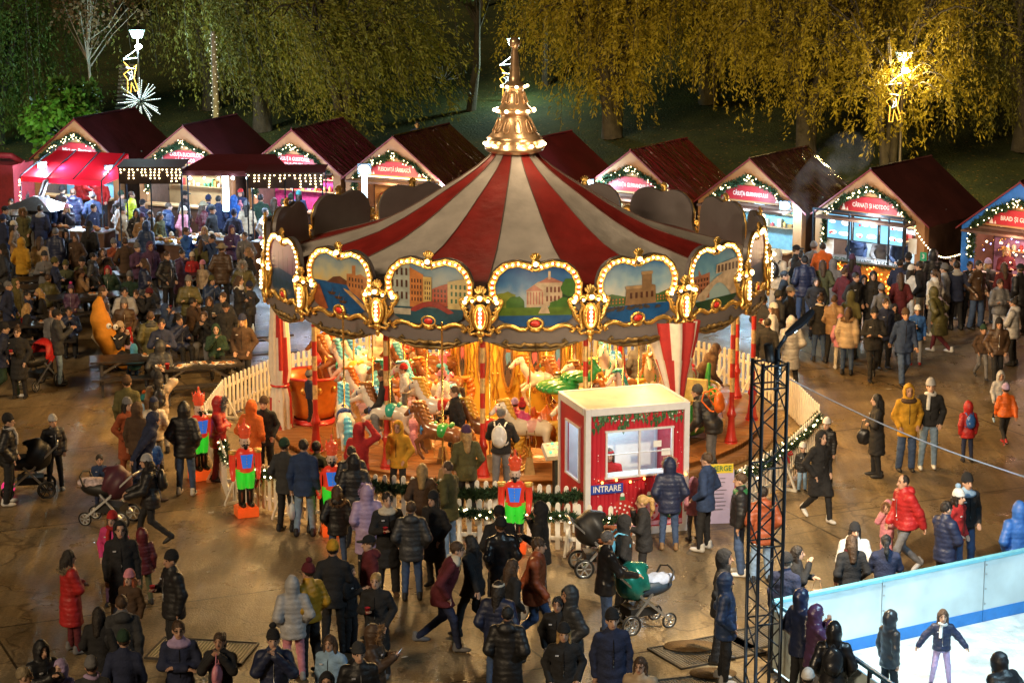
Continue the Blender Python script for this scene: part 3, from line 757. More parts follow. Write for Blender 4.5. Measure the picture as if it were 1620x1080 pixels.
FB = P((572, 750), (690, 758), (805, 764), (917, 772)); fence(FB, 'white picket fence of the queue lane nearer the carousel, hung with thick green swags')
FF = P((718, 790), (800, 792), (890, 797), (975, 803)); fence(FF, 'white picket fence in front of the queue lane, hung with a thin lit garland')

# ================================================================ garlands
def needles(path, r, n, seed=0, ln=.09):
    q = np.random.default_rng(seed); pts = np.array([tuple(p) for p in path]); seg = np.linalg.norm(np.diff(pts, axis=0), axis=1); cum = np.concatenate([[0], np.cumsum(seg)])
    t = q.random(n) * cum[-1]; i = np.clip(np.searchsorted(cum, t) - 1, 0, len(seg) - 1); f = ((t - cum[i]) / seg[i])[:, None]
    c = pts[i] * (1 - f) + pts[i + 1] * f
    d = q.normal(size=(n, 3)); d /= np.linalg.norm(d, axis=1)[:, None]
    c = c + d * r * q.random((n, 1)) ** .6 * .6
    u = d * .6 + q.normal(size=(n, 3)) * .5; u /= np.linalg.norm(u, axis=1)[:, None]
    w = np.cross(u, q.normal(size=(n, 3))); w /= np.linalg.norm(w, axis=1)[:, None]
    L = ln * (.6 + .8 * q.random((n, 1))); wd = ln * .16
    V = np.stack([c - w * wd, c + w * wd, c + u * L + w * wd * .3, c + u * L - w * wd * .3], 1).reshape(-1, 3)
    F = np.arange(n * 4).reshape(-1, 4)
    return V, F
def swag(pts, sag=.08, n=5):
    out = []
    for i in range(len(pts) - 1):
        for j in range(n): t = j / n; p = pts[i].lerp(pts[i + 1], t); out.append(p - Vector((0, 0, sag * math.sin(PI * t))))
    out.append(pts[-1]); return out
def garland(path, r, label, lights=0, dens=900, parent=None, seed=1, name='garland', ln=.09):
    path = [Vector(p) for p in path]; L = sum((path[i + 1] - path[i]).length for i in range(len(path) - 1))
    V, F = needles(path, r, int(dens * L), seed, ln)
    o = link(name, np_mesh(name, V, F, fir, smooth=False), parent)
    if parent is None: tag(o, label, 'garland')
    if lights:
        q = random.Random(seed); lb = MB()
        for j in range(int(lights * L)):
            t = (j + .5) / (lights * L) * (len(path) - 1); i = min(int(t), len(path) - 2); p = path[i].lerp(path[i + 1], t - i)
            lb.ball(tuple(p + Vector((q.uniform(-r, r), q.uniform(-r, -r * .3), q.uniform(-r, r))) * 1.05), .02, 0, 6)
        lb.build('light_string', fairy_m, o)
    return o
up = Vector((0, 0, .8)); off = Vector((0, -.07, 0))
garland(swag([p + up + off for p in FB[1:]], .13, 8), .13, 'thick green fir swag on the inner queue fence in front of the carousel', 0, 1500, seed=3)
garland(swag([p + up + off for p in [FB[0], FB[0].lerp(FB[1], .9)]], .13, 8), .12, 'short fir swag on the inner queue fence behind the lavender coat', 0, 1400, seed=4)
garland(swag([p + Vector((0, 0, .72)) + off for p in FF], .06, 6), .075, 'thin fir garland with warm lights along the front queue fence', 9, 1100, seed=5)
f3 = P((1298, 650), (1240, 702), (1165, 745))
garland(swag([p + Vector((-.05, -.07, .8)) for p in f3], .08, 8), .11, 'fir garland with warm lights and red bows on the fence by the steel truss', 10, 1200, seed=6)
f5 = P((366, 722), (440, 742), (513, 760), (570, 772))
garland(swag([p + Vector((0, -.07, .82)) for p in f5], .08, 6), .09, 'fir garland with baubles along the fence by the glowing nutcracker at front left', 8, 1100, seed=7)
f4 = P((325, 648), (346, 690), (358, 722))
garland(swag([p + Vector((.06, -.03, .82)) for p in f4], .08, 6), .09, 'fir garland draped over the end-on fence behind the red hooded coat', 8, 1100, seed=8)
def bow(p, s, label):
    m = MB(); 
    for sg in (1, -1):
        m.tube([(0, 0, 0), (sg * .5 * s, -.06 * s, .28 * s), (sg * .62 * s, 0, 0), (sg * .4 * s, .03, -.1 * s), (0, 0, 0)], .1 * s, 6)
        m.tube([(0, 0, 0), (sg * .2 * s, -.02, -.4 * s), (sg * .34 * s, -.02, -.85 * s)], [.06 * s, .11 * s, .12 * s], 6)
    m.ball((0, -.05 * s, 0), .13 * s)
    o = m.build('ribbon_bow', M('red_velvet', (.42, .015, .02), .7, bump=.2)); o.location = p; tag(o, label, 'bow')
bow(tuple(gp(1157, 745, .9) + Vector((0, -.12, .75))), .3, 'large red bow on the garland beside the lilac price board')
bow(tuple(gp(412, 732, .9) + Vector((0, -.12, .68))), .24, 'red bow hanging on the fence right of the green-trousered nutcracker')
bow(tuple(gp(1243, 700, .9) + Vector((0, -.12, .7))), .2, 'red bow on the garlanded fence right of the steel truss')

# ================================================================ glowing nutcracker figures
def lantern(name, col, e, estr, rough=.3): return M(name, col, rough, var=.2, scale=6, emit=e, estr=estr, bump=.15)
N_red = lantern('lantern_red', (.38, .02, .015), (1, .06, .02), .3); N_org = lantern('lantern_orange', (.5, .07, .02), (1, .13, .015), .35)
N_grn = lantern('lantern_green', (.03, .3, .03), (.05, 1, .04), .3); N_blu = lantern('lantern_blue', (.03, .12, .5), (.05, .25, 1), .35)
N_skin = M('painted_face', (.75, .55, .45), .35); N_black = M('gloss_black', (.015, .015, .017), .2); N_gold = M('painted_gold', (.7, .42, .1), .35, .4)
def nutcracker():
    root = empty('nutcracker', (0, 0, 0)); Tr = Matrix.Translation
    m = MB(); m.box((0, 0, .1), (.5, .42, .18)); m.box((0, 0, .2), (.44, .36, .03)); m.build('plinth', N_org, root)
    for s in (1, -1):
        m = MB(); m.lathe([(.07, .2), (.085, .28), (.09, .5), (.1, .56), (.09, .57)], 10, 0, Tr((s * .1, 0, 0))); m.ball((s * .1, -.1, .25), (.08, .15, .06)); m.build('boot', N_black, root)
        m = MB(); m.tube([(s * .3, 0, 1.28), (s * .31, -.01, 1.05), (s * .3, -.03, .82)], [.08, .075, .06], 10); m.ball((s * .3, -.03, .78), (.055, .05, .06)); ar = m.build('arm', N_red, root)
        m = MB(); m.lathe([(.0, 1.34), (.1, 1.34), (.1, 1.29), (.085, 1.27)], 10, 0, Tr((s * .3, 0, 0))); m.build('epaulette', N_gold, ar)
    m = MB()
    for s in (1, -1): m.lathe([(.085, .52), (.105, .62), (.13, .8), (.13, .97)], 12, 0, Tr((s * .1, 0, 0)))
    m.build('trousers', N_grn, root)
    m = MB(); m.lathe([(.19, .9), (.23, .94), (.2, 1.02), (.2, 1.15), (.24, 1.28), (.16, 1.36), (.1, 1.38)], 14, 0, Matrix.Scale(.75, 4, (0, 1, 0)))
    ct = m.build('coat', N_red, root)
    m = MB(); m.add([(-.1, -.157, 1.0), (.1, -.157, 1.0), (.15, -.175, 1.28), (-.15, -.175, 1.28)], [(0, 1, 2, 3)]); 
    m.build('waistcoat', N_blu, ct)
    m = MB(); 
    for j in range(5): m.ball((0, -.168, 1.03 + .055 * j), .013, 0, 6)
    m.build('button_row', N_gold, ct)
    m = MB(); m.lathe([(.06, 1.34), (.1, 1.4), (.115, 1.48), (.11, 1.56), (.08, 1.62), (0, 1.64)], 14, 0); m.ball((0, -.115, 1.49), (.02, .03, .03)); m.ball((-.115, 0, 1.49), (.02, .03, .03)); m.ball((.115, 0, 1.49), (.02, .03, .03)); hd = m.build('head', N_skin, root)
    m = MB(); m.ball((0, .04, 1.5), (.13, .1, .11)); m.ball((0, -.1, 1.41), (.05, .035, .06))
    for s in (1, -1): m.tube([(0, -.115, 1.455), (s * .04, -.12, 1.465), (s * .08, -.105, 1.445), (s * .1, -.09, 1.47)], [.016, .018, .012, .005], 6); m.ball((s * .04, -.107, 1.52), (.014, .01, .012))
    m.build('hair_and_beard', N_black, hd)
    m = MB(); m.lathe([(.1, 1.58), (.125, 1.6), (.12, 1.64), (.14, 1.72), (.15, 1.78), (.1, 1.82), (.04, 1.84), (.02, 1.92), (.03, 1.95), (0, 1.99)], 14)
    for k in range(8): a = k * PI / 4; m.add([(.148 * math.cos(a - .3), .148 * math.sin(a - .3), 1.76), (.148 * math.cos(a + .3), .148 * math.sin(a + .3), 1.76), (.16 * math.cos(a), .16 * math.sin(a), 1.87)], [(0, 1, 2)]); m.ball((.145 * math.cos(a), .145 * math.sin(a), 1.68), .018, 0, 6)
    m.build('crown', M('crown_red', (.55, .06, .03), .25, emit=(1, .12, .03), estr=.2, coat=.5), hd)
    return root
nc = nutcracker(); nc.scale = (.8, .85, .95); NCG = 'glowing nutcracker soldiers round the carousel fence'
nuts = [(390, 815, R(20), 'glowing nutcracker on a lit orange plinth at the front left corner of the fence'),
        (318, 757, R(35), 'glowing nutcracker half hidden beside the black hooded man at the left fence'),
        (527, 845, R(10), 'glowing nutcracker behind the man in the dark blue and red jacket'),
        (815, 872, R(-5), 'glowing nutcracker with black beard in the queue lane, near the two uniformed men')]
for i, (x, y, rz, lb) in enumerate(nuts):
    o = nc if i == 0 else copy_tree(nc); o.location = gp(x, y); o.rotation_euler.z = rz; tag(o, lb, 'nutcracker', NCG)
nut_lamps = [(tuple(gp(x, y) + Vector((0, -.3, .75))), (.1, 1, .12)) for x, y, _, _ in nuts]

# ================================================================ ticket booth
BH = 2.42
fl, fr, bl = gp(927, 648, BH), gp(1090, 635, BH), gp(889, 625, BH)
ux = (fr - fl); BW = ux.length; bang = math.atan2(ux.y, ux.x); BD = (bl - fl).length * 1.25
booth = empty('ticket_booth', fl, bang, 'red ticket booth with white frame, bright window and flat cream roof', 'ticket booth')
b_red = M('booth_red', (.42, .015, .03), .4, var=.14, scale=2); _nt = b_red.node_tree; _tc = _nt.nodes.new('ShaderNodeTexCoord'); _w = _nt.nodes.new('ShaderNodeTexWave'); _w.inputs['Scale'].default_value = 4; _nt.links.new(_tc.outputs['Object'], _w.inputs['Vector']); _bp_ = _nt.nodes.new('ShaderNodeBump'); _bp_.inputs['Strength'].default_value = .6; _bp_.inputs['Distance'].default_value = .012; _nt.links.new(_w.outputs['Fac'], _bp_.inputs['Height']); _nt.links.new(_bp_.outputs['Normal'], _nt.nodes['Principled BSDF'].inputs['Normal']); b_wht = M('booth_frame_white', (.62, .62, .66), .4, var=.06); b_in = M('booth_interior', (.75, .8, .82), .6, var=.04)
glass = bpy.data.materials.new('window_glass'); glass.use_nodes = True; _n = glass.node_tree; _n.nodes.remove(_n.nodes['Principled BSDF'])
_t = _n.nodes.new('ShaderNodeBsdfTransparent'); _g = _n.nodes.new('ShaderNodeBsdfGlossy'); _g.inputs['Roughness'].default_value = .02; _m = _n.nodes.new('ShaderNodeMixShader'); _m.inputs[0].default_value = .06
_nz = _n.nodes.new('ShaderNodeTexNoise'); _nz.inputs['Scale'].default_value = 2; _n.links.new(_nz.outputs['Color'], _g.inputs['Color'])
_n.links.new(_t.outputs[0], _m.inputs[1]); _n.links.new(_g.outputs[0], _m.inputs[2]); _n.links.new(_m.outputs[0], _n.nodes['Material Output'].inputs['Surface'])
wx0, wx1, wz0, wz1 = BW * .2, BW * .84, 1.12, 1.98
def walled(m, x0, x1, y, z0, z1, hx0, hx1, hz0, hz1, th, T=None):
    for a, b, c, d in ((x0, hx0, z0, z1), (hx1, x1, z0, z1), (hx0, hx1, z0, hz0), (hx0, hx1, hz1, z1)):
        m.box(((a + b) / 2, y, (c + d) / 2), (b - a, th, d - c), 0, T=T)
m = MB(); walled(m, .06, BW - .06, .03, .12, BH - .14, wx0, wx1, wz0, wz1, .04); m.build('front_wall', b_red, booth)
TS = Matrix.Rotation(R(90), 4, 'Z')
m = MB(); walled(m, .06, BD - .06, -.03, .12, BH - .14, BD * .22, BD * .72, 1.0, 2.0, .04, TS); m.build('side_wall', b_red, booth)
m = MB(); m.box((BW - .03, BD / 2, 1.25), (.04, BD - .12, BH - .25)); m.build('side_wall', b_red, booth)
m = MB(); m.box((BW / 2, BD - .03, 1.25), (BW - .12, .04, BH - .25)); m.build('back_wall', b_in, booth)
m = MB()
for x in (.04, BW - .04):
    for y in (.02, BD - .02): m.box((x, y, BH / 2), (.1, .1, BH))
for z in (BH - .06, .07):
    for y in (-.002, BD - .0): m.box((BW / 2, y, z), (BW - .18, .07, .13))
    for x in (.012, BW - .012): m.box((x, BD / 2, z), (.07, BD - .14, .13))
m.build('frame', b_wht, booth)
def roof_mat():
    return M('cream_roof_sheet', (.58, .5, .36), .45, var=.22, scale=2, bump=.35, bscale=3)
m = MB(); m.box((BW / 2, BD / 2, BH - .02), (BW - .1, BD - .1, .03)); m.build('roof', roof_mat(), booth)
m = MB(); m.box((BW / 2, BD / 2, .1), (BW - .2, BD - .2, .05)); m.box((BW / 2, .28, 1.06), (BW - .3, .4, .04)); m.build('counter', b_in, booth)
m = MB()
for a, b in (((wx0, wz0), (wx1, wz0)), ((wx0, wz1), (wx1, wz1))): m.box(((a[0] + b[0]) / 2, .0, a[1]), (wx1 - wx0 + .06, .06, .035))
for x in (wx0, wx1, (wx0 + wx1) / 2): m.box((x, .001, (wz0 + wz1) / 2), (.035, .055, wz1 - wz0))
m.box(((wx0 + wx1) / 2, .003, (wz0 + wz1) / 2), (wx1 - wx0, .03, .015))
w = m.build('window', b_wht, booth); m = MB(); m.add([(wx0, .015, wz0), (wx1, .015, wz0), (wx1, .015, wz1), (wx0, .015, wz1)], [(0, 1, 2, 3)]); m.build('pane', glass, w)
m = MB()
for z in (1.0, 2.0): m.box((BD * .47, .0, z), (BD * .5 + .05, .05, .03), T=TS)
for x in (BD * .22, BD * .72): m.box((x, .001, 1.5), (.03, .045, 1.0), T=TS)
w = m.build('window', b_wht, booth); m = MB(); m.add([(BD * .22, -.02, 1), (BD * .72, -.02, 1), (BD * .72, -.02, 2), (BD * .22, -.02, 2)], [(0, 1, 2, 3)], T=TS); m.build('pane', glass, w)
# printed fir border, snow specks, baubles
m = MB(); q = random.Random(4); gm = [M('print_fir', (.03, .09, .03), .5, var=.5, scale=30), M('print_fir_light', (.08, .17, .08), .5, var=.5, scale=30), M('print_berry', (.5, .05, .05), .4), M('print_white', (.75, .75, .75), .4, var=.05)]
y = .006
for i in range(170):
    x = q.uniform(.12, BW - .12); z = BH - .14 - q.random() ** 1.6 * (.2 + .1 * math.sin(x * 11)); s = q.uniform(.02, .06); y -= .0001
    m.flat([(x - s * .4, z + s), (x - s * .5, z), (x, z - s * 1.6), (x + s * .5, z), (x + s * .4, z + s)], y, q.choice([0, 0, 1]))
for i in range(40):
    x = q.uniform(.12, BW - .12); z = BH - .16 - q.random() * .14; y -= .0001; s = q.uniform(.008, .018)
    m.flat([(x + s * math.cos(t), z + s * math.sin(t)) for t in (0, 1.26, 2.5, 3.8, 5)], y, q.choice([2, 3]))
for i in range(110):
    x = q.uniform(.12, BW - .12); z = q.uniform(.2, BH - .4); s = q.uniform(.004, .013)
    if wx0 - .06 < x < wx1 + .06 and wz0 - .06 < z < wz1 + .06: continue
    m.flat([(x + s * math.cos(t), z + s * math.sin(t)) for t in (0, 1.26, 2.5, 3.8, 5)], .007, 3)
m.build('fir_border', gm, booth)
m = MB()
for i in range(60):
    x = q.uniform(.1, BD - .1); z = BH - .14 - q.random() ** 1.5 * .3; s = q.uniform(.02, .05); 
    m.flat([(x - s * .4, z + s), (x, z - s * 1.6), (x + s * .4, z + s)], -.056 - .0001 * i, q.choice([0, 1]), TS)
m.build('fir_border', gm, booth)
def circ(cx, cz, r, n=20): return [(cx + r * math.cos(2 * PI * i / n), cz + r * math.sin(2 * PI * i / n)) for i in range(n)]
m = MB()
for cx, cz, r, c in ((BW * .36, .5, .2, 0), (BW * .62, .46, .22, 1), (BW * .86, .42, .17, 2)):
    m.flat(circ(cx, cz, r), .004, c); m.flat(rect(cx - .05, cz + r - .02, cx + .05, cz + r + .05), .002, 2); m.flat(circ(cx, cz + r + .08, .04, 10), .003, 3)
    for i in range(11):
        a = i * 2.4; rr = r * .82 * math.sqrt((i + .5) / 11); m.flat(circ(cx + rr * math.cos(a), cz + rr * math.sin(a), r * .11, 8), .001, 3 if c != 1 else 0)
m.flat(rect(.1, .16, BW - .1, .24), .0035, 1)
m.build('printed_baubles'[:15], [M('print_red', (.45, .03, .03), .4), M('print_pink', (.65, .35, .5), .4), M('print_green', (.05, .2, .09), .4), M('print_white', (1, 1, 1))], booth)
m = MB(); m.box((.4, -.03, .93), (.62, .015, .17)); sg = m.build('entrance_sign', M('sign_blue', (.02, .06, .38), .35, var=.05), booth)
vs, fs = text_mesh('INTRARE', .16, .004, .53); m = MB(); m.add(vs, fs, 0, T=Matrix.Translation((.4, -.042, .93))); m.build('lettering', M('print_white', (1, 1, 1)), sg)
m = MB(); lq = random.Random(2)
for i in range(7): m.ball((.3 + i * .27, -.06, 1.06 + .03 * math.sin(i * 2.2)), .024, 0, 8)
lst = m.build('light_string', M('orange_bulb', (1, .5, .1), .4, var=0, emit=(1, .36, .06), estr=9), booth)
m = MB(); m.tube([(.2 + i * .09, -.05, 1.07 + .02 * math.sin(i * 1.3)) for i in range(20)], .006, 4); m.build('cable', black_m, lst)
for lx, lz, s_, lbm in ((BW * .66, 1.62, .12, 'print_white'), (BW * .74, 1.45, .13, 'print_white')):
    m = MB(); m.flat(rect(lx, lz, lx + s_ * 1.3, lz + s_), .012); m.build('notice_sheet', MATS[lbm], booth)
BOOTH_LAMP = fl + Matrix.Rotation(bang, 3, 'Z') @ Vector((BW / 2, BD * .5, BH - .3))
BOOTH_CLERK = fl + Matrix.Rotation(bang, 3, 'Z') @ Vector((BW * .36, BD * .5, 0))
# lilac price board
pb = empty('price_board', gp(1140, 826), R(8), 'lilac price board with yellow heading leaning on the fence by the booth', 'board')
m = MB(); m.box((0, 0, .5), (.5, .03, 1.0), rx=R(-8)); m.build('panel', M('lilac_panel', (.5, .42, .62), .4, var=.06), pb)
m = MB(); m.box((0, .05, 1.02), (.46, .02, .17)); hp = m.build('heading', M('yellow_panel', (.75, .6, .05), .4, var=.05), pb)
vs, fs = text_mesh('MERGE', .14, .004, .38); m = MB(); m.add(vs, fs, 0, T=Matrix.Translation((0, .036, 1.02))); m.build('lettering', M('print_green', (1, 1, 1)), hp)
m = MB()
for j in range(9): m.box((-.08 + .03 * (j % 3), -.075 + .012 * j, .28 + .07 * j), (.2 + .04 * (j % 2), .004, .014), rx=R(-8))
m.build('text_lines', M('ink_grey', (.2, .18, .25), .6), pb)
# control panel behind the inner queue fence
cp_ = empty('control_desk', gp(880, 800), R(20), 'small slanted control desk with coloured buttons behind the inner queue fence', 'control desk')
m = MB(); m.box((0, 0, .5), (.12, .12, 1.0)); m.build('stand', steel_dark, cp_); m = MB(); m.box((0, 0, 1.08), (.5, .34, .12), rx=R(35)); dk = m.build('panel', b_wht, cp_)
m = MB()
for i in range(4):
    for j in range(3): m.box((-.16 + .1 * i, -.09 + .09 * j + -.02, 1.1 + .055 * j), (.05, .04, .03), (i + j) % 3, rx=R(35))
m.build('button_row', [M('btn_green', (.1, .6, .3), .4, emit=(.1, 1, .4), estr=1), M('btn_yellow', (.7, .6, .1), .4, emit=(1, .8, .2), estr=1), M('btn_white', (.8, .8, .8), .4)], dk)

# ================================================================ truss tower with lamps
tb = gp(1205, 1102)
tr = empty('truss_tower', tb, R(17), 'tall dark steel lattice truss carrying a street lamp', 'truss tower')
TH, tw = 5.08, .19
ts_m = M('truss_paint', (.02, .028, .042), .35, .5, var=.15)
for sx, sy in ((1, 1), (1, -1), (-1, 1), (-1, -1)):
    m = MB(); m.tube([(sx * tw, sy * tw, 0), (sx * tw, sy * tw, TH)], .028, 8); m.build('chord', ts_m, tr)
for i, (a, b) in enumerate((((1, -1), (1, 1)), ((1, 1), (-1, 1)), ((-1, 1), (-1, -1)), ((-1, -1), (1, -1)))):
    m = MB(); n = 13
    for j in range(n):
        z0, z1 = TH * j / n, TH * (j + 1) / n; p, q_ = (a, b) if j % 2 else (b, a)
        m.tube([(p[0] * tw, p[1] * tw, z0 + .03), (q_[0] * tw, q_[1] * tw, z1 - .03)], .012, 6)
        if j % 3 == 0: m.tube([(a[0] * tw, a[1] * tw, z0 + .02), (b[0] * tw, b[1] * tw, z0 + .02)], .014, 6)
    m.tube([(a[0] * tw, a[1] * tw, TH - .04), (b[0] * tw, b[1] * tw, TH - .04)], .016, 6)
    m.build('lattice', ts_m, tr)
m = MB(); m.box((0, 0, .02), (.7, .7, .04)); m.build('base_plate', steel, tr)
m = MB(); m.tube([(tw, tw, TH - .5), (tw, tw, TH + .12)], .045, 8); m.tube([(tw, tw, TH + .1), (tw + .2, tw + .16, TH + .25)], .03, 8)
la = m.build('lamp_arm', steel_dark, tr)
m = MB()
hd_pts = [(0, .0), (.06, .05), (.3, .09), (.55, .08), (.68, .03), (.68, -.03), (.55, -.08), (.3, -.09), (.06, -.05)]
vs = [(x, y, .02 + .03 * (1 - abs(y) / .1)) for x, y in hd_pts] + [(x, y, -.02) for x, y in hd_pts]; n = len(hd_pts)
m.add(vs, [tuple(range(n)), tuple(2 * n - 1 - i for i in range(n))] + [(i, i + n, (i + 1) % n + n, (i + 1) % n) for i in range(n)])
lh = m.build('lamp_head', M('lamp_housing', (.05, .055, .07), .3, .6, var=.1), la); lh.location = (tw + .2, tw + .16, TH + .25); lh.rotation_euler = (R(-12), R(-24), R(28))
m = MB(); m.box((.36, 0, -.023), (.44, .12, .006)); le = m.build('lamp_lens', cool_m, lh)
m = MB(); m.tube([(-.02, -.05, TH), (-.06, -.05, TH + .25)], .07, 8); m.build('junction_box', black_m, tr)
m = MB()
for sy in (.28, -.02): m.tube([(tw + .0, tw, TH - .26 + sy * .3), (tw + .06, tw, TH - .26 + sy * .3)], .06, 8)
m.build('clamp', steel, tr)
TRUSS_LAMP = Vector((tb.x + .75, tb.y + .6, TH + .3))
m = MB(); A = Vector((tb.x + .3, tb.y + .1, TH - .3)); _w = (540 - 758) / FPX; B = Vector(((1642 - 810) / FPX * 30.3, 29.5, HCAM + 29.5 * (-SP + _w * CP) / (CP + _w * SP))); m.tube([A.lerp(B, t / 12) - Vector((0, 0, .1 * math.sin(PI * t / 12))) for t in range(13)], .011, 5)
m.build('stay_cable', M('grey_cable', (.4, .4, .44), .4, .3), label='thin pale cable running from the truss tower over the right plaza', cat='cable')

# ================================================================ ice rink
r0, r1 = gp(1222, 950, 1.12), gp(1640, 864, 1.12); rd = (r1 - r0).normalized(); rn = Vector((-rd.y, rd.x, 0))
n0, n1 = gp(1347, 1037, 1.12), gp(1433, 1080, 1.12); nd = (n1 - n0).normalized()
cnr = r0
ice_w = M('barrier_white', (.55, .7, .78), .4, var=.2, scale=1.3, bump=.15); ice_b = M('barrier_kick_blue', (.02, .2, .62), .4, var=.08); cap_b = M('barrier_cap_teal', (.18, .55, .72), .35, var=.05)
bar1 = empty('rink_barrier', r0, math.atan2(rd.y, rd.x), 'white ice rink barrier with blue kick strip and pale blue cap', 'rink barrier')
L1 = 8.4; pw = 1.05 * 2
for i in range(4):
    m = MB(); m.box((i * pw + pw / 2, 0, .66), (pw - .012, .07, .84)); pn = m.build('panel', ice_w, bar1)
    m = MB(); m.box((i * pw + pw / 2, -.0, .135), (pw - .012, .086, .22)); m.build('kick_strip', ice_b, pn)
    m = MB(); m.box((i * pw + pw / 2, 0, 1.1), (pw - .01, .1, .05)); m.build('cap', cap_b, pn)
    m = MB(); 
    for z in (.35, .6, .85, 1.0): m.box((i * pw + .04, -.038, z), (.03, .012, .02))
    m.build('bolt_row', steel, pn)
    m = MB(); m.box((i * pw + .003, .0, .66), (.01, .078, .84)); m.build('joint_strip', steel, pn)
c0 = Vector((cnr.x, cnr.y, 0)); dirn = (n0 - c0).normalized(); L2 = 5.0
bar2 = empty('rink_barrier', c0, math.atan2(dirn.y, dirn.x), 'near rink barrier with dark posts and blue handrail behind the hooded spectators', 'rink barrier')
m = MB(); m.tube([(.0, 0, 1.12), (L2, 0, 1.12)], .035, 8); m.build('handrail', M('rail_blue', (.03, .16, .3), .35, .3), bar2)
for i in range(6):
    m = MB(); m.box((i * 1.0 + .05, 0, .55), (.05, .05, 1.1)); m.build('post', black_m, bar2)
    if i < 5: m = MB(); m.box((i + .55, 0, .55), (.92, .03, .9)); m.build('panel', ice_w, bar2)
iv = [c0 + rd * .0 + rn * -.05, c0 + rd * 12 - rn * .05, c0 + rd * 12 + dirn * 9, c0 + dirn * 9]
m = MB(); m.add([(p.x, p.y, .05) for p in iv], [(3, 2, 1, 0)] if (iv[1] - iv[0]).cross(iv[2] - iv[1]).z < 0 else [(0, 1, 2, 3)])
m.build('ice', M('rink_ice', (.52, .7, .8), .3, var=.3, scale=2.6, bump=.6, bscale=9), kind='structure')
RINK_C = (c0 + rd * 4 + dirn * 3)

# ================================================================ metal plates and mats on the ground
def ribbed():
    m = M('ribbed_plate', (.14, .125, .1), .45, .3, var=.3, scale=3); nt = m.node_tree; b = nt.nodes['Principled BSDF']
    tc = nt.nodes.new('ShaderNodeTexCoord'); w = nt.nodes.new('ShaderNodeTexWave'); w.inputs['Scale'].default_value = 6; w.bands_direction = 'X'
    nt.links.new(tc.outputs['Object'], w.inputs['Vector']); bp = nt.nodes.new('ShaderNodeBump'); bp.inputs['Strength'].default_value = 1; bp.inputs['Distance'].default_value = .012
    nt.links.new(w.outputs['Fac'], bp.inputs['Height']); nt.links.new(bp.outputs['Normal'], b.inputs['Normal']); return m
def plate(px, py, w, d, rz, label):
    o = empty('floor_plate', gp(px, py), rz, label, 'metal plate'); m = MB(); m.box((0, 0, .01), (w, d, .018)); m.build('panel', ribbed(), o)
    m = MB(); 
    for s in (1, -1): m.box((0, s * (d / 2 + .015), .018), (w, .03, .034)); m.box((s * (w / 2 + .015), 0, .018), (.03, d + .06, .034))
    m.build('edge_trim', M('worn_edge', (.07, .065, .06), .5, .4), o)
plate(1118, 1030, 1.5, .95, R(28), 'ribbed metal plate under the dark hooded pair near the truss')
plate(1085, 1088, 1.7, .75, R(18), 'ribbed metal plate cut by the bottom edge right of the curly haired woman')
plate(1205, 1008, 1.1, .8, R(28), 'ribbed metal plate beside the foot of the truss tower')
plate(320, 1030, 1.5, .9, R(-10), 'ribbed metal plate behind the man in glasses with white collar')
for x, y, s, lb in ((1092, 1025, .42, 'round brown doormat lying on the ribbed plate behind the hooded pair'), (1128, 1068, .36, 'small brown doormat near the bottom edge beside the hooded pair')):
    p = gp(x, y); m = MB(); m.lathe([(0, .05), (s, .05), (s, .036)], 20, 0, Matrix.Scale(.62, 4, (0, 1, 0))); o = m.build('doormat', M('coir_brown', (.16, .09, .03), .7, var=.5, scale=40, bump=.6, bscale=60)); o.location = p; tag(o, lb, 'doormat')

# ================================================================ picnic tables
tw_m = M('dark_table_wood', (.035, .03, .028), .4, var=.3, scale=5, bump=.2)
def picnic():
    root = empty('picnic_table', (0, 0, 0))
    m = MB()
    for j in range(5): m.box((0, -.3 + .15 * j, .75), (2.0, .142, .04))
    m.build('tabletop', tw_m, root)
    for s in (1, -1):
        m = MB(); m.box((0, s * .68, .45), (2.0, .13, .04)); m.box((0, s * .83, .45), (2.0, .13, .04)); m.build('bench', tw_m, root)
        m = MB(); m.bar((s * .75, -.85, .4), (s * .75, .85, .4), .05, .1); m.bar((s * .75, -.3, .72), (s * .75, .3, .72), .05, .08); m.bar((s * .75, -.22, .74), (s * .75, -.62, 0), .06, .08); m.bar((s * .75, .22, .74), (s * .75, .62, 0), .06, .08)
        m.build('leg_frame', tw_m, root)
    for s in (1, -1):
        m = MB(); m.bar((s * .72, 0, .42), (s * .2, 0, .72), .03, .05); m.build('brace', steel, root)
    return root
TABLES = [(395, 530, 20, 'dark picnic table with a water bottle in front of the couple eating'), (312, 578, 18, 'dark picnic table littered with leftovers next to the curved white fence'), (212, 566, 12, 'dark picnic table the banana figure leans against'),
          (135, 468, 20, 'dark picnic table behind the banana figure, with the purple child'), (238, 430, 15, 'dark picnic table under the yellow beanie family'), (330, 432, 22, 'dark picnic table close to the left edge of the carousel canopy'),
          (55, 512, 10, 'dark picnic table by the long blond haired woman'), (85, 440, 15, 'dark picnic table by the yellow coats at far left'), (195, 395, 20, 'dark picnic table nearest the stalls at left'),
          (300, 490, 20, 'dark picnic table between the white puffer man and the eating couple'), (20, 455, 12, 'dark picnic table cut by the left edge'), (290, 390, 18, 'dark picnic table below the hanging lit banner')]
t0 = picnic()
TBL = []
for i, (x, y, a, lb) in enumerate(TABLES):
    o = t0 if i == 0 else copy_tree(t0); o.location = gp(x, y, .75); o.rotation_euler.z = R(a); tag(o, lb, 'picnic table', 'dark picnic tables in the eating area'); TBL.append((gp(x, y, .75), R(a)))
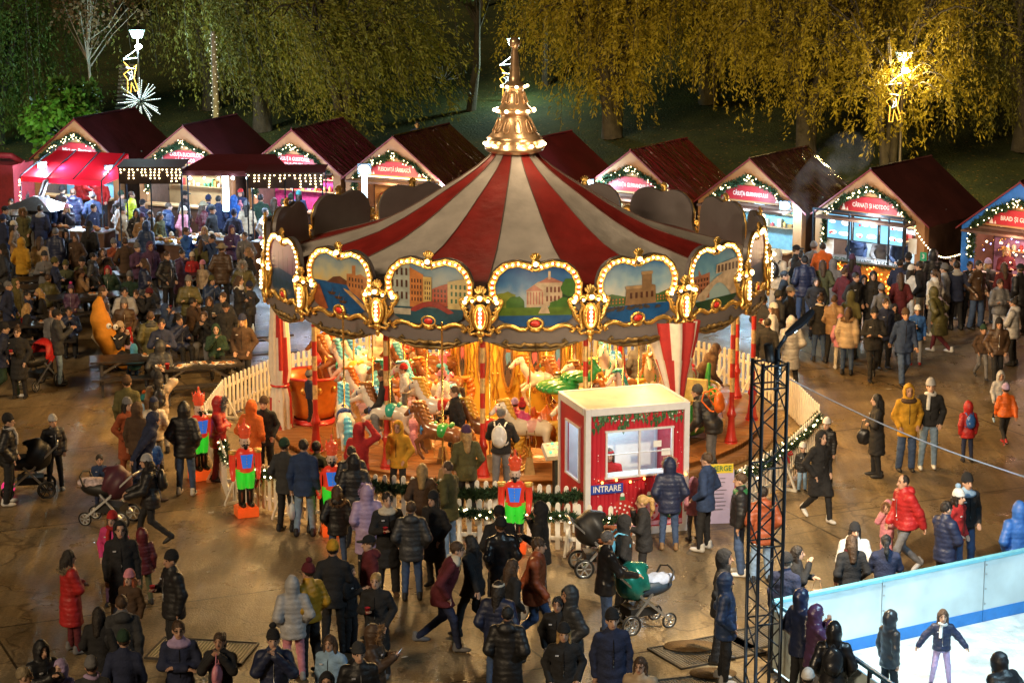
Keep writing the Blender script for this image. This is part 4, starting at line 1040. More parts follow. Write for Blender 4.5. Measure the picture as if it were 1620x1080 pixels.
def cup(p, label, col=(.5, .03, .03), s=1.0):
    m = MB(); m.lathe([(0, 0), (.03, 0), (.042, .1), (.045, .1), (.04, .09), (0, .09)], 10, 0, Matrix.Scale(s, 4)); o = m.build('paper_cup', M('cup_%d_%d' % (col[0] * 100, col[2] * 100), col, .5)); o.location = p; tag(o, label, 'cup')
    return o
def tray(p, rz, label, col=(.7, .5, .3)):
    o = empty('food_tray', p, rz, label, 'food tray'); m = MB(); m.prism([(-.12, .03), (-.1, 0), (.1, 0), (.12, .03), (.1, .012), (-.1, .012)], -.08, .08); m.build('dish', M('paper_white', (.7, .66, .6), .7), o)
    q = random.Random(int(p[0] * 100)); m = MB()
    for i in range(7): m.ball((q.uniform(-.07, .07), q.uniform(-.05, .05), .025 + q.random() * .02), (q.uniform(.02, .045), .02, .02), 0, 6)
    m.build('food', M('fried_food_%d' % (col[0] * 10), col, .6, var=.4, scale=30), o)
def ont(i, dx, dy, z=.772): p, a = TBL[i]; return (p.x + dx * math.cos(a) - dy * math.sin(a), p.y + dx * math.sin(a) + dy * math.cos(a), z)
q = random.Random(12)
words = ['orange', 'brown', 'golden', 'pale', 'charred', 'mixed']; 
for j in range(9):
    x = -.85 + .2 * j
    tray(ont(1, x, q.uniform(-.15, .2)), q.uniform(0, 3), '%s food remains on a paper tray, %s from the left end of the littered table' % (words[j % 6], ['first', 'second', 'third', 'fourth', 'fifth', 'sixth', 'seventh', 'eighth', 'ninth'][j]), [(.6, .25, .08), (.35, .17, .07), (.65, .4, .12), (.7, .6, .45), (.2, .1, .05), (.55, .3, .15)][j % 6])
cup(ont(1, -.72, -.25), 'red paper cup at the left end of the littered picnic table', s=1.3)
cup(ont(0, .85, .05), 'red paper cup at the right end of the picnic table with the bottle', s=1.3); cup(ont(0, -.1, .0), 'white paper cup beside the water bottle', (.7, .7, .7), 1.2)
tray(ont(0, -.72, .05), .4, 'flat bread on a paper tray in front of the eating man', (.7, .5, .2))
tray(ont(2, .3, .1), .2, 'fried food on a paper tray in front of the child with striped hat', (.65, .35, .12)); tray(ont(2, .65, .15), 1.2, 'burger box on the table of the banana figure', (.5, .3, .15))
for i_, nm in ((3, 'purple child'), (4, 'yellow beanie family'), (6, 'blond haired woman')): tray(ont(i_, .2, .05), .5, 'food tray on the picnic table of the %s' % nm, (.6, .4, .2)); cup(ont(i_, -.3, .1), 'red paper cup on the picnic table of the %s' % nm, s=1.2)
cup(ont(9, -.5, 0), 'red paper cup standing alone on the table right of the white puffer man', s=1.2)
m = MB(); m.lathe([(0, 0), (.035, 0), (.036, .16), (.015, .21), (.015, .24), (0, .24)], 12); o = m.build('water_bottle', M('clear_plastic', (.5, .62, .75), .1, var=.1)); o.location = ont(0, .1, .05); tag(o, 'small clear plastic water bottle on the dark picnic table', 'bottle')
cup(tuple(gp(918, 884)), 'brown paper cup left on the ground by the end of the front queue fence', (.25, .1, .05), 1.5)

# ================================================================ plush banana figure
def banana():
    root = empty('banana_plush', gp(176, 590) , R(25), 'tall orange plush banana with a smiling face leaning at a picnic table', 'plush toy')
    s = SDF((-.75, -.35, -.02), (.75, .35, 1.75), .022)
    path = [(.5, 0, .1), (.28, 0, .22), (.05, 0, .48), (-.1, 0, .8), (-.18, 0, 1.1), (-.2, 0, 1.35), (-.17, 0, 1.52)]
    s.chain(path, [.07, .16, .2, .21, .18, .11, .05], .06)
    V, F = s.surf(); link('body', np_mesh('body', V, F, M('plush_orange', (.62, .25, .02), .8, var=.12, bump=.3)), root)
    m = MB(); m.tube([(-.17, 0, 1.5), (-.15, 0, 1.62)], [.05, .035], 8); m.build('stem', M('stem_brown', (.1, .06, .02), .8), root)
    f = empty('face', (0, 0, 0)); f.parent = root
    m = MB()
    for dx in (.0, .13): m.ball((-.06 + dx, -.19, .98 - dx * .25), (.055, .03, .06), 0, 10); m.ball((-.045 + dx, -.222, .98 - dx * .25), (.02, .012, .022), 1, 8)
    m.build('eye_pair', [M('print_white', (1, 1, 1)), N_black], f)
    m = MB(); m.flat([(-.05, .8), (.03, .74), (.12, .73), (.24, .8), (.2, .68), (.12, .62), (.02, .66)], -.232, 0); m.flat([(0, .755), (.1, .715), (.2, .765), (.19, .74), (.1, .695), (.01, .73)], -.234, 1); m.flat([(.05, .67), (.12, .64), (.17, .68), (.12, .7)], -.234, 2)
    m.build('mouth', [N_black, MATS['print_white'], M('tongue_pink', (.7, .2, .3), .6)], f)
    return root
banana().scale = (1.22,) * 3

# ================================================================ prams
def wheel(m, c, r, ax='x', spokes=6):
    c = Vector(c)
    m.tube([c + Vector((0, r * math.cos(t), r * math.sin(t))) for t in np.linspace(0, 2 * PI, 20)[:-1]], r * .13, 6, 0, closed=True)
    m.tube([c + Vector((0, r * .82 * math.cos(t), r * .82 * math.sin(t))) for t in np.linspace(0, 2 * PI, 20)[:-1]], r * .07, 5, 1, closed=True)
    for k in range(spokes):
        t = 2 * PI * k / spokes; m.bar(c, c + Vector((0, r * .8 * math.cos(t), r * .8 * math.sin(t))), .02, .02, 1)
    m.tube([c - Vector((.03, 0, 0)), c + Vector((.03, 0, 0))], .03, 8, 1)
def pram(pos, rz, label, hood_m, fab_m, wheel_accent=steel, baby=None, blanket=None, pink=None):
    root = empty('pram', pos, rz, label, 'pram')   # faces local +y
    for (x, y, r) in ((.27, -.32, .16), (-.27, -.32, .16), (.22, .42, .12), (-.22, .42, .12)):
        m = MB(); wheel(m, (x, y, r), r); m.build('wheel', [pink, pink] if pink and x > 0 and y > 0 else [black_m, wheel_accent], root)
    m = MB()
    for s in (1, -1):
        m.bar((s * .24, -.32, .18), (s * .22, .1, .62), .03, .04); m.bar((s * .22, .42, .14), (s * .22, -.12, .6), .03, .04); m.bar((s * .22, -.1, .6), (s * .22, -.55, 1.02), .03, .03)
    m.tube([(-.22, -.55, 1.02), (.22, -.55, 1.02)], .022, 8); m.bar((-.25, -.32, .16), (.25, -.32, .16), .03)
    m.build('chassis', steel, root)
    m = MB(); m.box((0, -.02, .32), (.36, .5, .14)); m.build('basket', black_m, root)
    s = SDF((-.35, -.5, .4), (.35, .75, 1.2), .025)
    s.ell((0, .12, .68), (.24, .46, .17), .03); s.ell((0, .15, .86), (.18, .38, .14), 0, cut=True)
    V, F = s.surf(); link('carrycot', np_mesh('carrycot', V, F, fab_m), root)
    s = SDF((-.4, -.6, .5), (.4, .4, 1.35), .022)
    s.ell((0, -.12, .8), (.27, .33, .33), .02); s.ell((0, .06, .76), (.23, .36, .3), 0, cut=True); s.cut_plane((0, .12, .7), (0, .9, -.3))
    s.warp(lambda X, Y, Z: .012 * np.sin((Y * 22 + Z * 14)))
    V, F = s.surf(); link('hood', np_mesh('hood', V, F, hood_m), root)
    m = MB(); m.tube([(-.23, .42, .74), (-.2, .5, .92), (0, .52, .97), (.2, .5, .92), (.23, .42, .74)], .018, 6); m.build('bumper_bar', black_m, root)
    if blanket:
        s = SDF((-.3, -.1, .55), (.3, .75, 1.0), .025); s.ell((0, .28, .76), (.2, .36, .1), .02); s.warp(lambda X, Y, Z: .01 * np.sin(X * 40 + Y * 30))
        V, F = s.surf(); link('blanket', np_mesh('blanket', V, F, blanket), root)
    return root
pram(gp(1012, 992), R(-62), 'emerald green pram with spoked wheels pushed by the leather jacket man', M('emerald_shell', (.01, .16, .14), .22, .3, var=.2, coat=.3), M('pram_navy', (.02, .04, .07), .5), blanket=M('blanket_blue', (.35, .42, .6), .8))
pram(gp(176, 828), R(75), 'pushchair with a pale patterned blanket pushed by the visitor with backpack', M('pram_maroon', (.08, .02, .035), .5), black_m, blanket=M('blanket_pale', (.6, .48, .5), .8, var=.5, scale=14))
pram(gp(48, 783), R(100), 'black pushchair with a neon pink wheel at the left edge', black_m, black_m, black_m, pink=M('neon_pink', (.8, .05, .25), .4, emit=(1, .05, .25), estr=.5))
pram(gp(65, 612), R(150), 'black pram with a red cover beside the person in jeans', M('pram_red', (.5, .02, .02), .5), black_m)
pram(gp(948, 905), R(-80), 'half hidden pushchair behind the leather jacket man with a small foot sticking out', black_m, M('pram_rust', (.3, .1, .04), .6))

q = random.Random(31)
for i, (x, y, lb) in enumerate(((334, 811, 'white paper scrap on the ground left of the glowing nutcracker base'), (262, 700, 'paper scrap on the open ground left of the waiting group'), (1385, 700, 'paper scrap on the right plaza below the mustard jacket'), (1405, 616, 'pale wrapper on the right plaza above the mustard jacket'), (640, 1040, 'paper scrap on the wet ground right of the phone filmer'), (330, 905, 'crumpled napkin right of the man with the red cup'))):
    m = MB(); s_ = q.uniform(.05, .09); m.add([(-s_, -s_ * .7, .008), (s_, -s_ * .6, .012), (s_ * .9, s_ * .7, .03), (0, s_ * .3, .012), (-s_, s_ * .6, .02)], [(0, 1, 3), (1, 2, 3), (0, 3, 4)]); o = m.build('paper_scrap', M('paper_white', (1, 1, 1))); o.location = gp(x, y); o.rotation_euler.z = i; tag(o, lb, 'litter')
# ================================================================ market stalls
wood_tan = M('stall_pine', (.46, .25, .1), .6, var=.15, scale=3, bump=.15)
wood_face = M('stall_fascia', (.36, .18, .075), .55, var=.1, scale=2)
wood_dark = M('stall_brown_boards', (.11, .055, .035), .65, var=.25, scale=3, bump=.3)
def roof_m(name, col, rough, bump, bs):
    return M(name, col, rough, var=.25, scale=1.2, bump=bump, bscale=bs)
roof_plain = roof_m('roof_maroon', (.075, .012, .018), .6, .25, 4)
roof_red = roof_m('roof_red_sheet', (.16, .014, .016), .5, .4, 3)
def foil(name, col, rz):
    if name in MATS: return MATS[name]
    m = M(name, col, .12, var=.2, scale=1.5, coat=.6); nt = m.node_tree; b = nt.nodes['Principled BSDF']
    tc = nt.nodes.new('ShaderNodeTexCoord'); mp = nt.nodes.new('ShaderNodeMapping'); mp.inputs['Scale'].default_value = (.7, 4, 1.2); mp.inputs['Rotation'].default_value = (0, 0, rz)
    n = nt.nodes.new('ShaderNodeTexNoise'); n.inputs['Scale'].default_value = 1.3; n.inputs['Detail'].default_value = 6; n.inputs['Distortion'].default_value = .8
    nt.links.new(tc.outputs['Object'], mp.inputs['Vector']); nt.links.new(mp.outputs['Vector'], n.inputs['Vector'])
    bp = nt.nodes.new('ShaderNodeBump'); bp.inputs['Strength'].default_value = 1; bp.inputs['Distance'].default_value = .25
    nt.links.new(n.outputs['Fac'], bp.inputs['Height']); nt.links.new(bp.outputs['Normal'], b.inputs['Normal']); return m
sign_red = M('sign_red', (.4, .02, .03), .5, var=.08); sign_white = M('sign_white', (.75, .7, .65), .5, var=.03)
blue_face = M('stall_blue', (.02, .16, .62), .5, var=.08)
yellow_led = M('warm_strip_light', (1, .7, .3), .4, var=0, emit=(1, .62, .22), estr=7)
cool_strip = M('cool_strip_light', (1, 1, 1), .4, var=0, emit=(.6, .85, 1), estr=9)
glow_pink = M('pink_curtain', (.55, .04, .16), .8, var=.3, scale=12)
glow_teal = M('cold_box_panel', (.25, .5, .6), .5, var=.15)
STALLS = []
AP, EV, HW = 3.55, 2.25, 1.72
def stall(apx, apy, ang, label, sign, width=1.0, face=wood_face, roof=roof_plain, inside=wood_tan, L=3.3, counter='wood', warmline=False, sign2=None, awn=True, w=1.0):
    x, y = G(apx, apy, AP); root = empty('market_stall', (x, y, 0), R(ang - 90), label, 'market stall')
    hw = HW * w; m = MB()
    m.box((-hw + .14, .12, EV / 2), (.28, .24, EV)); m.build('post', face, root); m = MB(); m.box((hw - .14, .12, EV / 2), (.28, .24, EV)); m.build('post', face, root)
    sl = math.atan2(AP - EV, hw); dz = .42
    for s in (1, -1):
        m = MB(); m.prism([(s * hw, EV), (0, AP), (0, AP - dz), (s * (hw - .28), EV - .02)][::s], -.0, .24); m.build('gable_board', face, root)
    m = MB(); gh = AP - dz - .02; m.prism([(-hw + .34, EV + .06), (hw - .34, EV + .06), (0, gh)], .1, .16)
    gb = m.build('gable_wall', wood_tan, root)
    # roof
    for s in (1, -1):
        m = MB(); n = 14; vs = []; ex = hw + .16; ez = EV - .16 * math.tan(sl)
        for i in range(n + 1):
            yy = -.05 + (L + .05) * i / n
            for j in range(7):
                t = j / 6; wob = .018 * math.sin(i * 1.9 + j * 1.3 + apx) * (1 if 0 < i < n else 0)
                vs.append((s * ex * t, yy, AP + .05 + (ez - AP) * t + wob))
        fs = [(i * 7 + j, i * 7 + j + 1, (i + 1) * 7 + j + 1, (i + 1) * 7 + j)[::s] for i in range(n) for j in range(6)]
        m.add(vs, fs, 0, True); m.prism([(0, AP + .05), (s * ex, ez + .05), (s * ex, ez), (0, AP)][::-s], -.052, -.03, 1)
        m.build('roof', [roof, roof_red], root)
    m = MB(); m.tube([(0, -.05, AP + .06), (0, L, AP + .06)], .03, 6); m.build('ridge_cap', roof, root)
    # walls
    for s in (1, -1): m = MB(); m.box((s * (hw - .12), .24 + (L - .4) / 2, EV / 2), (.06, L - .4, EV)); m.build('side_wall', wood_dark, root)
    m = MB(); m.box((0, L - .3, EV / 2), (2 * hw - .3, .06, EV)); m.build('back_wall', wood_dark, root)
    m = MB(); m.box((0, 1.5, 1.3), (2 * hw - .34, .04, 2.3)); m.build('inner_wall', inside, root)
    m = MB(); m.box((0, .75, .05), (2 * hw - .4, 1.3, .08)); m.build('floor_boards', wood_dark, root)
    # beam and little canopy
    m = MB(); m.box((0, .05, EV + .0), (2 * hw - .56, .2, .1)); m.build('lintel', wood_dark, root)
    if awn: m = MB(); m.prism([(-hw + .3, EV - .08), (hw - .3, EV - .08), (hw - .3, EV - .02), (-hw + .3, EV - .02)], -.55, .0); m.build('canopy', wood_dark, root)
    # sign
    m = MB(); sw = 1.0 * w; m.prism([(-sw, EV + .12), (sw, EV + .12), (sw, EV + .3), (sw * .55, EV + .54), (-sw * .55, EV + .54), (-sw, EV + .3)], .06, .095); sg = m.build('sign', sign_red, root)
    lines = [sign] if not sign2 else [sign, sign2]
    for k, tx in enumerate(lines):
        vs, fs = text_mesh(tx, .17, .004, min(sw * 1.15, .1 * len(tx)) if k == 0 else .08 * len(tx)); m = MB(); m.add(vs, fs, 0, T=Matrix.Translation((0, .052, EV + (.3 if len(lines) == 1 else .4 - .18 * k)))); m.build('lettering', sign_white, sg)
    m = MB()
    for tx, h in ((-sw * .86, .2), (-sw * .74, .1), (sw * .88, .18)): m.flat([(tx - h * .35, EV + .13), (tx + h * .35, EV + .13), (tx, EV + .13 + h)], .055)
    m.build('fir_motif', sign_white, sg)
    # garland along the gable
    pth = [Vector((-hw + .33, -.04, EV - .8)), Vector((-hw + .36, -.05, EV + .02)), Vector((-hw * .45, -.06, EV + .48)), Vector((-.05, -.05, AP - .5)), Vector((.05, -.05, AP - .5)), Vector((hw * .45, -.04, EV + .5)), Vector((hw - .38, -.02, EV + .02))]
    pth = swag(pth, .03, 5)
    V1, F1 = needles(pth[:18], .12, 2400, int(apx), .1); V2, F2 = needles(pth[17:], .07, 900, int(apx) + 1, .09)
    g_ = link('garland', np_mesh('garland', np.concatenate([V1, V2]), np.concatenate([F1, F2 + len(V1)]), fir, smooth=False), root)
    q = random.Random(int(apx)); lb = MB()
    for i in range(46):
        t = q.random() ** 1.25; p = pth[int(t * (len(pth) - 1))]; lb.ball((p.x + q.uniform(-.1, .1), p.y - .08 - q.random() * .04, p.z + q.uniform(-.1, .1)), .017, 0, 6)
    lb.build('light_string', fairy_m, g_)
    if warmline: m = MB(); m.box((0, -.02, EV + .07), (2 * hw - .8, .03, .03)); m.build('light_bar', yellow_led, root)
    # counter
    if counter == 'wood':
        m = MB(); m.box((0, .02, .5), (2 * hw - .6, .06, 1.0)); m.build('counter_front', wood_dark, root); m = MB(); m.box((0, -.06, 1.03), (2 * hw - .56, .5, .05)); m.build('counter', wood_tan, root)
    elif counter == 'lights':
        m = MB(); m.box((0, -.32, .52), (2 * hw - .5, .06, 1.0)); cf = m.build('counter_front', M('amber_cloth', (.5, .2, .03), .7, var=.3), root); m = MB(); m.box((0, -.1, 1.05), (2 * hw - .46, .7, .05)); m.build('counter', steel, root)
        lb = MB(); q = random.Random(5)
        for i in range(190): lb.ball((q.uniform(-hw + .3, hw - .3), -.37 - q.random() * .03, q.uniform(.08, .98)), .02, 0, 6)
        lb.build('light_curtain', M('amber_light', (1, .6, .1), .4, var=0, emit=(1, .42, .05), estr=8), cf)
        V1, F1 = needles([Vector((-hw + .28, -.38, 1.02)), Vector((hw - .28, -.38, 1.02))], .08, 1500, 5, .08); link('garland', np_mesh('garland', V1, F1, fir, smooth=False), cf)
    # shelves with goods inside
    m = MB(); 
    for z in (1.45, 1.85): m.box((0, 1.4, z), (2 * hw - .8, .22, .03))
    sh = m.build('shelf', wood_tan, root); q = random.Random(int(apx) + 3); m = MB()
    for z in (1.47, 1.87):
        xx = -hw + .5
        while xx < hw - .5:
            w_, h_ = q.uniform(.06, .16), q.uniform(.08, .24)
            if q.random() < .5: m.box((xx, 1.38, z + h_ / 2), (w_, .12, h_), q.randrange(4))
            else: m.lathe([(w_ * .4, 0), (w_ * .45, h_ * .7), (w_ * .2, h_ * .85), (0, h_)], 8, q.randrange(4), Matrix.Translation((xx, 1.38, z)))
            xx += w_ + q.uniform(.02, .12)
    m.build('goods', [M('goods_red', (.5, .05, .04), .5), M('goods_cream', (.7, .6, .4), .5), M('goods_green', (.1, .25, .1), .5), M('goods_amber', (.6, .3, .06), .4)], sh)
    STALLS.append(root); return root
def stp(i, x, y, z):
    o = STALLS[i]; return o.location + Matrix.Rotation(o.rotation_euler.z, 3, 'Z') @ Vector((x, y, z))
S1 = stall(118, 190, 64, 'wooden stall behind the bright red awning at the far left', 'Mici on Barton', inside=glow_teal, L=3.4)
S2 = stall(290, 201, 66, 'wooden stall with dark maroon roof behind the left hanging light banner', 'CĂSUȚA BUCATELOR', sign2='LA CUPTOR', L=3.3)
S3 = stall(462, 207, 65, 'wooden stall with crumpled purple-red roof behind the right light banner', 'CĂSUȚA GUSTOASE', roof=foil('roof_foil_purple', (.13, .02, .04), R(20)), sign2='DULCIURI', inside=glow_pink)
S4 = stall(622, 218, 63, 'wooden stall with wrinkled shiny foil roof left of the carousel spire', 'PLESCAVIȚĂ SÂRBEASCĂ', roof=foil('roof_foil_maroon', (.07, .014, .016), R(8)), warmline=True, L=3.6)
S5 = stall(805, 231, 59, 'wooden stall mostly hidden behind the carousel spire, plain red roof', 'GOGOȘI', roof=roof_red, L=3.8)
S6 = stall(998, 240, 56, 'wooden stall with red tarpaulin roof right of the carousel spire', 'CĂSUȚA GURMANDULUI', roof=foil('roof_tarp_red', (.17, .016, .016), R(70)))
S7 = stall(1187, 253, 53, 'wooden stall with glossy brown roof beside the rising smoke', 'CĂSUȚA GURMANDULUI', roof=foil('roof_foil_brown', (.08, .025, .018), R(0)), inside=glow_teal)
S8 = stall(1378, 270, 51, 'wooden hot dog stall with bright menu screens and amber light counter', 'CÂRNAȚI ȘI HOTDOG', counter='lights', inside=M('stall_cold_wall', (.5, .6, .65), .5, var=.1), roof=roof_m('roof_brown', (.06, .014, .012), .55, .25, 4), L=3.4)
S9 = stall(1615, 290, 48, 'stall with bright blue front frame at the right edge', 'BRAD ȘI GLOBURI', face=blue_face, warmline=False, L=3.3, inside=M('stall_lilac_wall', (.35, .2, .35), .6, var=.2))
# menu screens in the hot dog stall
for i in range(3):
    o = empty('menu_screen', stp(7, -.86 + .84 * i, -.12, 1.56), STALLS[7].rotation_euler.z, 'menu screen with white food pictures, %s of three in the hot dog stall' % ('left', 'middle', 'right')[i], 'screen', 'menu screens of the hot dog stall')
    m = MB(); m.box((0, 0, .36), (.8, .05, .72)); m.build('casing', black_m, o)
    m = MB(); m.flat(rect(-.37, .03, .37, .69), -.027); pn = m.build('screen_panel', M('screen_blue', (.1, .3, .45), .3, var=.2, scale=4, emit=(.25, .55, .8), estr=.75), o)
    m = MB(); q = random.Random(i)
    for j in range(7): cx, cz = q.uniform(-.26, .26), q.choice([.18, .2, .46, .5]); m.flat([(cx + q.uniform(.08, .13) * math.cos(t), cz + .055 * math.sin(t)) for t in np.linspace(0, 2 * PI, 10)[:-1]], -.03 - .001 * j, 0)
    for j in range(2): cx, cz = q.uniform(-.3, .3), q.uniform(.15, .5); m.flat(circ(cx, cz, .035, 8), -.04, 1)
    m.flat(rect(-.08, .6, .08, .66), -.03, 0)
    m.build('menu_picture', [M('screen_white', (1, 1, 1), .3, var=0, emit=(.9, .95, 1), estr=1.3), M('screen_red', (.6, .02, .02), .3, var=0, emit=(1, .05, .05), estr=.8)], pn)
# paper menus and number plate on the hot dog stall posts
for (x, z, s, lb) in ((-1.25, 1.75, .3, 'upper white paper menu pinned left of the menu screens'), (-1.25, 1.3, .3, 'lower white paper menu pinned left of the menu screens'), (1.38, 1.6, .26, 'white paper notice on the right inner side of the hot dog stall')):
    m = MB(); m.box((0, 0, 0), (s, .01, .42)); o = m.build('paper_menu', M('paper_lit', (.85, .85, .82), .6, var=.05)); o.location = stp(7, x, -.02, z); o.rotation_euler.z = STALLS[7].rotation_euler.z; tag(o, lb, 'menu sheet')
o = empty('number_plate', stp(7, 1.72, -.01, 1.35), STALLS[7].rotation_euler.z, 'small green plate with the number 3 on the hot dog stall post', 'plate')
m = MB(); m.box((0, 0, 0), (.2, .012, .24)); m.build('panel', M('plate_green', (.02, .3, .16), .4), o); vs, fs = text_mesh('3', .18, .003); m = MB(); m.add(vs, fs, 0, T=Matrix.Translation((0, -.01, 0))); m.build('lettering', sign_white, o)
# glass front frame of the hot dog stall
o = empty('glass_screen', stp(7, 0, -.4, 0), STALLS[7].rotation_euler.z, 'dark framed glass booth front of the hot dog stall', 'glass screen'); m = MB()
for x in (-1.55, -.4, .85, 1.3): m.box((x, 0, 1.72), (.04, .04, 1.4))
m.box((-.12, 0, 2.4), (2.9, .05, .06)); m.build('frame', steel_dark, o)
m = MB(); m.flat([(-1.53, 1.06), (-.42, 1.06), (-.42, 2.36), (-1.53, 2.36)], 0); m.build('pane', glass, o)
# string light from the hot dog stall to the blue stall
A, B = stp(7, 1.6, -.3, 2.1), stp(8, -1.7, -.1, 1.45); pts = [A.lerp(B, t / 20) - Vector((0, 0, .35 * math.sin(PI * t / 20))) for t in range(21)]
o = empty('fairy_light_chain', A, 0, 'chain of small warm lights hung between the hot dog stall and the blue stall', 'fairy lights'); m = MB(); m.tube([p - A for p in pts], .006, 4); m.build('cable', black_m, o)
m = MB(); [m.ball(tuple(p - A), .022, 0, 6) for p in pts]; m.build('light_string', fairy_m, o)
# blue stall: hanging lamps and baubles
m = MB(); q = random.Random(8)
for i in range(60): m.ball(tuple(stp(8, q.uniform(-1.3, .8), q.uniform(.2, 1.3), q.uniform(1.3, 2.3))), q.choice([.02, .03]), q.randrange(3), 6)
m.build('bauble_display', [fairy_m, M('blue_light', (.3, .3, 1), .4, var=0, emit=(.3, .35, 1), estr=6), M('bauble_gold', (.7, .45, .1), .25, .8)], label='display of small lights and baubles hanging in the blue stall', cat='baubles')

# ================================================================ red awning, hanging banners
DK = 1.14
def at_depth(px, y, z):
    y = y * DK
    d = y * CP - (z - HCAM) * SP; return Vector(((px - 810) / FPX * d, y, z))
def zpx(y, py):   # height at depth y for image row py
    y = y * DK
    w = (540 - py) / FPX; return HCAM + y * (-SP + w * CP) / (CP + w * SP)
ya = 60.2
aw = empty('stall_awning', at_depth(115, ya, 0), R(-22), 'bright red awning on posts over the far left food counter', 'awning')
zt_, zb_ = 2.98, 2.35
m = MB(); vs = [(-1.15, 1.1, zt_), (1.45, 1.1, zt_), (1.45, -.5, zb_), (-1.45, -.5, zb_)]; m.add(vs, [(0, 3, 2, 1)]); m.add([(1.45, 1.1, zt_), (1.45, -.5, zb_), (1.45, -.5, zb_ - .14), (1.45, 1.1, zb_)], [(0, 1, 2, 3)]); m.add([(-1.45, -.5, zb_), (1.45, -.5, zb_), (1.45, -.51, zb_ - .16), (-1.45, -.51, zb_ - .16)], [(0, 1, 2, 3)])
red_cloth = M('awning_red', (.5, .006, .016), .7, var=.08, scale=1.5); _n = red_cloth.node_tree; _b = _n.nodes['Principled BSDF']; _t = _n.nodes.new('ShaderNodeBsdfTranslucent'); _t.inputs['Color'].default_value = (.6, .006, .02, 1); _x = _n.nodes.new('ShaderNodeMixShader'); _x.inputs[0].default_value = .35
_n.links.new(_b.outputs[0], _x.inputs[1]); _n.links.new(_t.outputs[0], _x.inputs[2]); _n.links.new(_x.outputs[0], _n.nodes['Material Output'].inputs['Surface'])
m.build('cloth', red_cloth, aw)
for x in (-1.45, -.5, .45, 1.45): m = MB(); m.tube([(x, -.5, 0 if abs(x) > 1 else zb_), (x, -.5, zb_), (x * .9, 1.1, zt_ + .01)], .025, 6); m.build('post', steel_dark, aw)
m = MB(); q = random.Random(5)
for i in range(30): m.ball((-1.45, -.55 + q.uniform(-.04, .04), .6 + q.random() * 1.7), .018, 0, 6)
m.build('light_string', fairy_m, aw)
AWN = aw
gz = empty('grill_hood', aw.matrix_basis @ Vector((-.55, -1.0, 0)), R(-22), 'steel grill with pyramid hood under the red awning', 'grill')
m = MB(); m.add([(-.9, -.6, 1.5), (.9, -.6, 1.5), (.9, .6, 1.5), (-.9, .6, 1.5), (-.1, -.1, 1.85), (.1, -.1, 1.85), (.1, .1, 1.85), (-.1, .1, 1.85)], [(0, 1, 5, 4), (1, 2, 6, 5), (2, 3, 7, 6), (3, 0, 4, 7), (4, 5, 6, 7), (3, 2, 1, 0)]); m.build('hood', steel, gz)
m = MB(); m.box((0, 0, .5), (1.6, 1.0, .9)); m.build('body', steel, gz); m = MB(); m.tube([(0, .2, 1.8), (0, .5, 2.2), (.3, .8, 2.35)], .1, 8); m.build('flue', steel, gz)
for sx in (1, -1): m = MB(); m.bar((sx * .8, -.5, .9), (sx * .8, -.5, 1.5), .04); m.build('post', steel_dark, gz)
def gazebo(pxl, pxr, y, pt, pb, label, seed):
    A, B = at_depth(pxl, y, zpx(y, pt)), at_depth(pxr, y, zpx(y, pt)); zt_ = A.z; zb_ = zpx(y, pb); W_ = B.x - A.x
    o = empty('market_canopy', (A.x, A.y, 0), 0, label, 'canopy')
    m = MB(); m.box((W_ / 2, 0, (zt_ + zb_) / 2), (W_, .02, zt_ - zb_)); vl = m.build('valance', M('dark_brown_cloth', (.03, .016, .014), .8, var=.2), o)
    lb = MB(); q = random.Random(seed)
    for i in range(15):
        x = (i + .5) * W_ / 15
        for j in range(q.randrange(1, 6)): lb.ball((x + q.uniform(-.02, .02), -.03, zt_ - .08 - j * .085), .022, 0, 6)
    lb.build('icicle_lights'[:7] + '_light', fairy_m, vl)
    m = MB(); m.add([(-.05, -.05, zt_), (W_ + .05, -.05, zt_), (W_ + .05, 1.3, zt_ + .06), (-.05, 1.3, zt_ + .06)], [(0, 1, 2, 3)]); m.build('cloth', M('canopy_maroon', (.10, .014, .02), .6, var=.15), o)
    for x in (.02, W_ - .02, W_ / 2):
        m = MB(); m.tube([(x, 0, 0), (x, 0, zt_)], .022, 6); m.build('post', steel_dark, o)
    for x in (.02, W_ - .02): m = MB(); m.tube([(x, 1.2, 0), (x, 1.2, zt_ + .05)], .022, 6); m.build('post', steel_dark, o)
    return o
gazebo(187, 288, 57.6, 264, 291, 'left dark canopy with hanging light banner in front of the stalls', 1)
gazebo(390, 511, 57.0, 273, 298, 'right dark canopy with hanging light banner in front of the stalls', 2)
mid = empty('market_canopy', at_depth(291, 57.9, 0) , 0, 'maroon sloped canopy between the two hanging light banners', 'canopy')
W_ = at_depth(470, 57.9, 2.9).x - at_depth(291, 57.9, 2.9).x; zc = zpx(57.9, 268)
m = MB(); m.add([(0, -.2, zc), (W_, -.2, zc - .05), (W_ - .7, 1.3, zc + .28), (.7, 1.3, zc + .28)], [(0, 1, 2, 3)]); m.add([(0, -.2, zc), (W_, -.2, zc - .05), (W_, -.2, zc - .2), (0, -.2, zc - .15)], [(3, 2, 1, 0)]); m.build('cloth', MATS['canopy_maroon'], mid)
for x in (.02, W_ - .02): m = MB(); m.tube([(x, -.18, 0), (x, -.18, zc)], .022, 6); m.build('post', steel_dark, mid)
m = MB(); q = random.Random(3); [m.ball((.3 + i * .42, -.26, zc - .22), .05 if i % 3 == 0 else .03, 0, 8) for i in range(8)]; m.build('light_string', cool_m, mid)
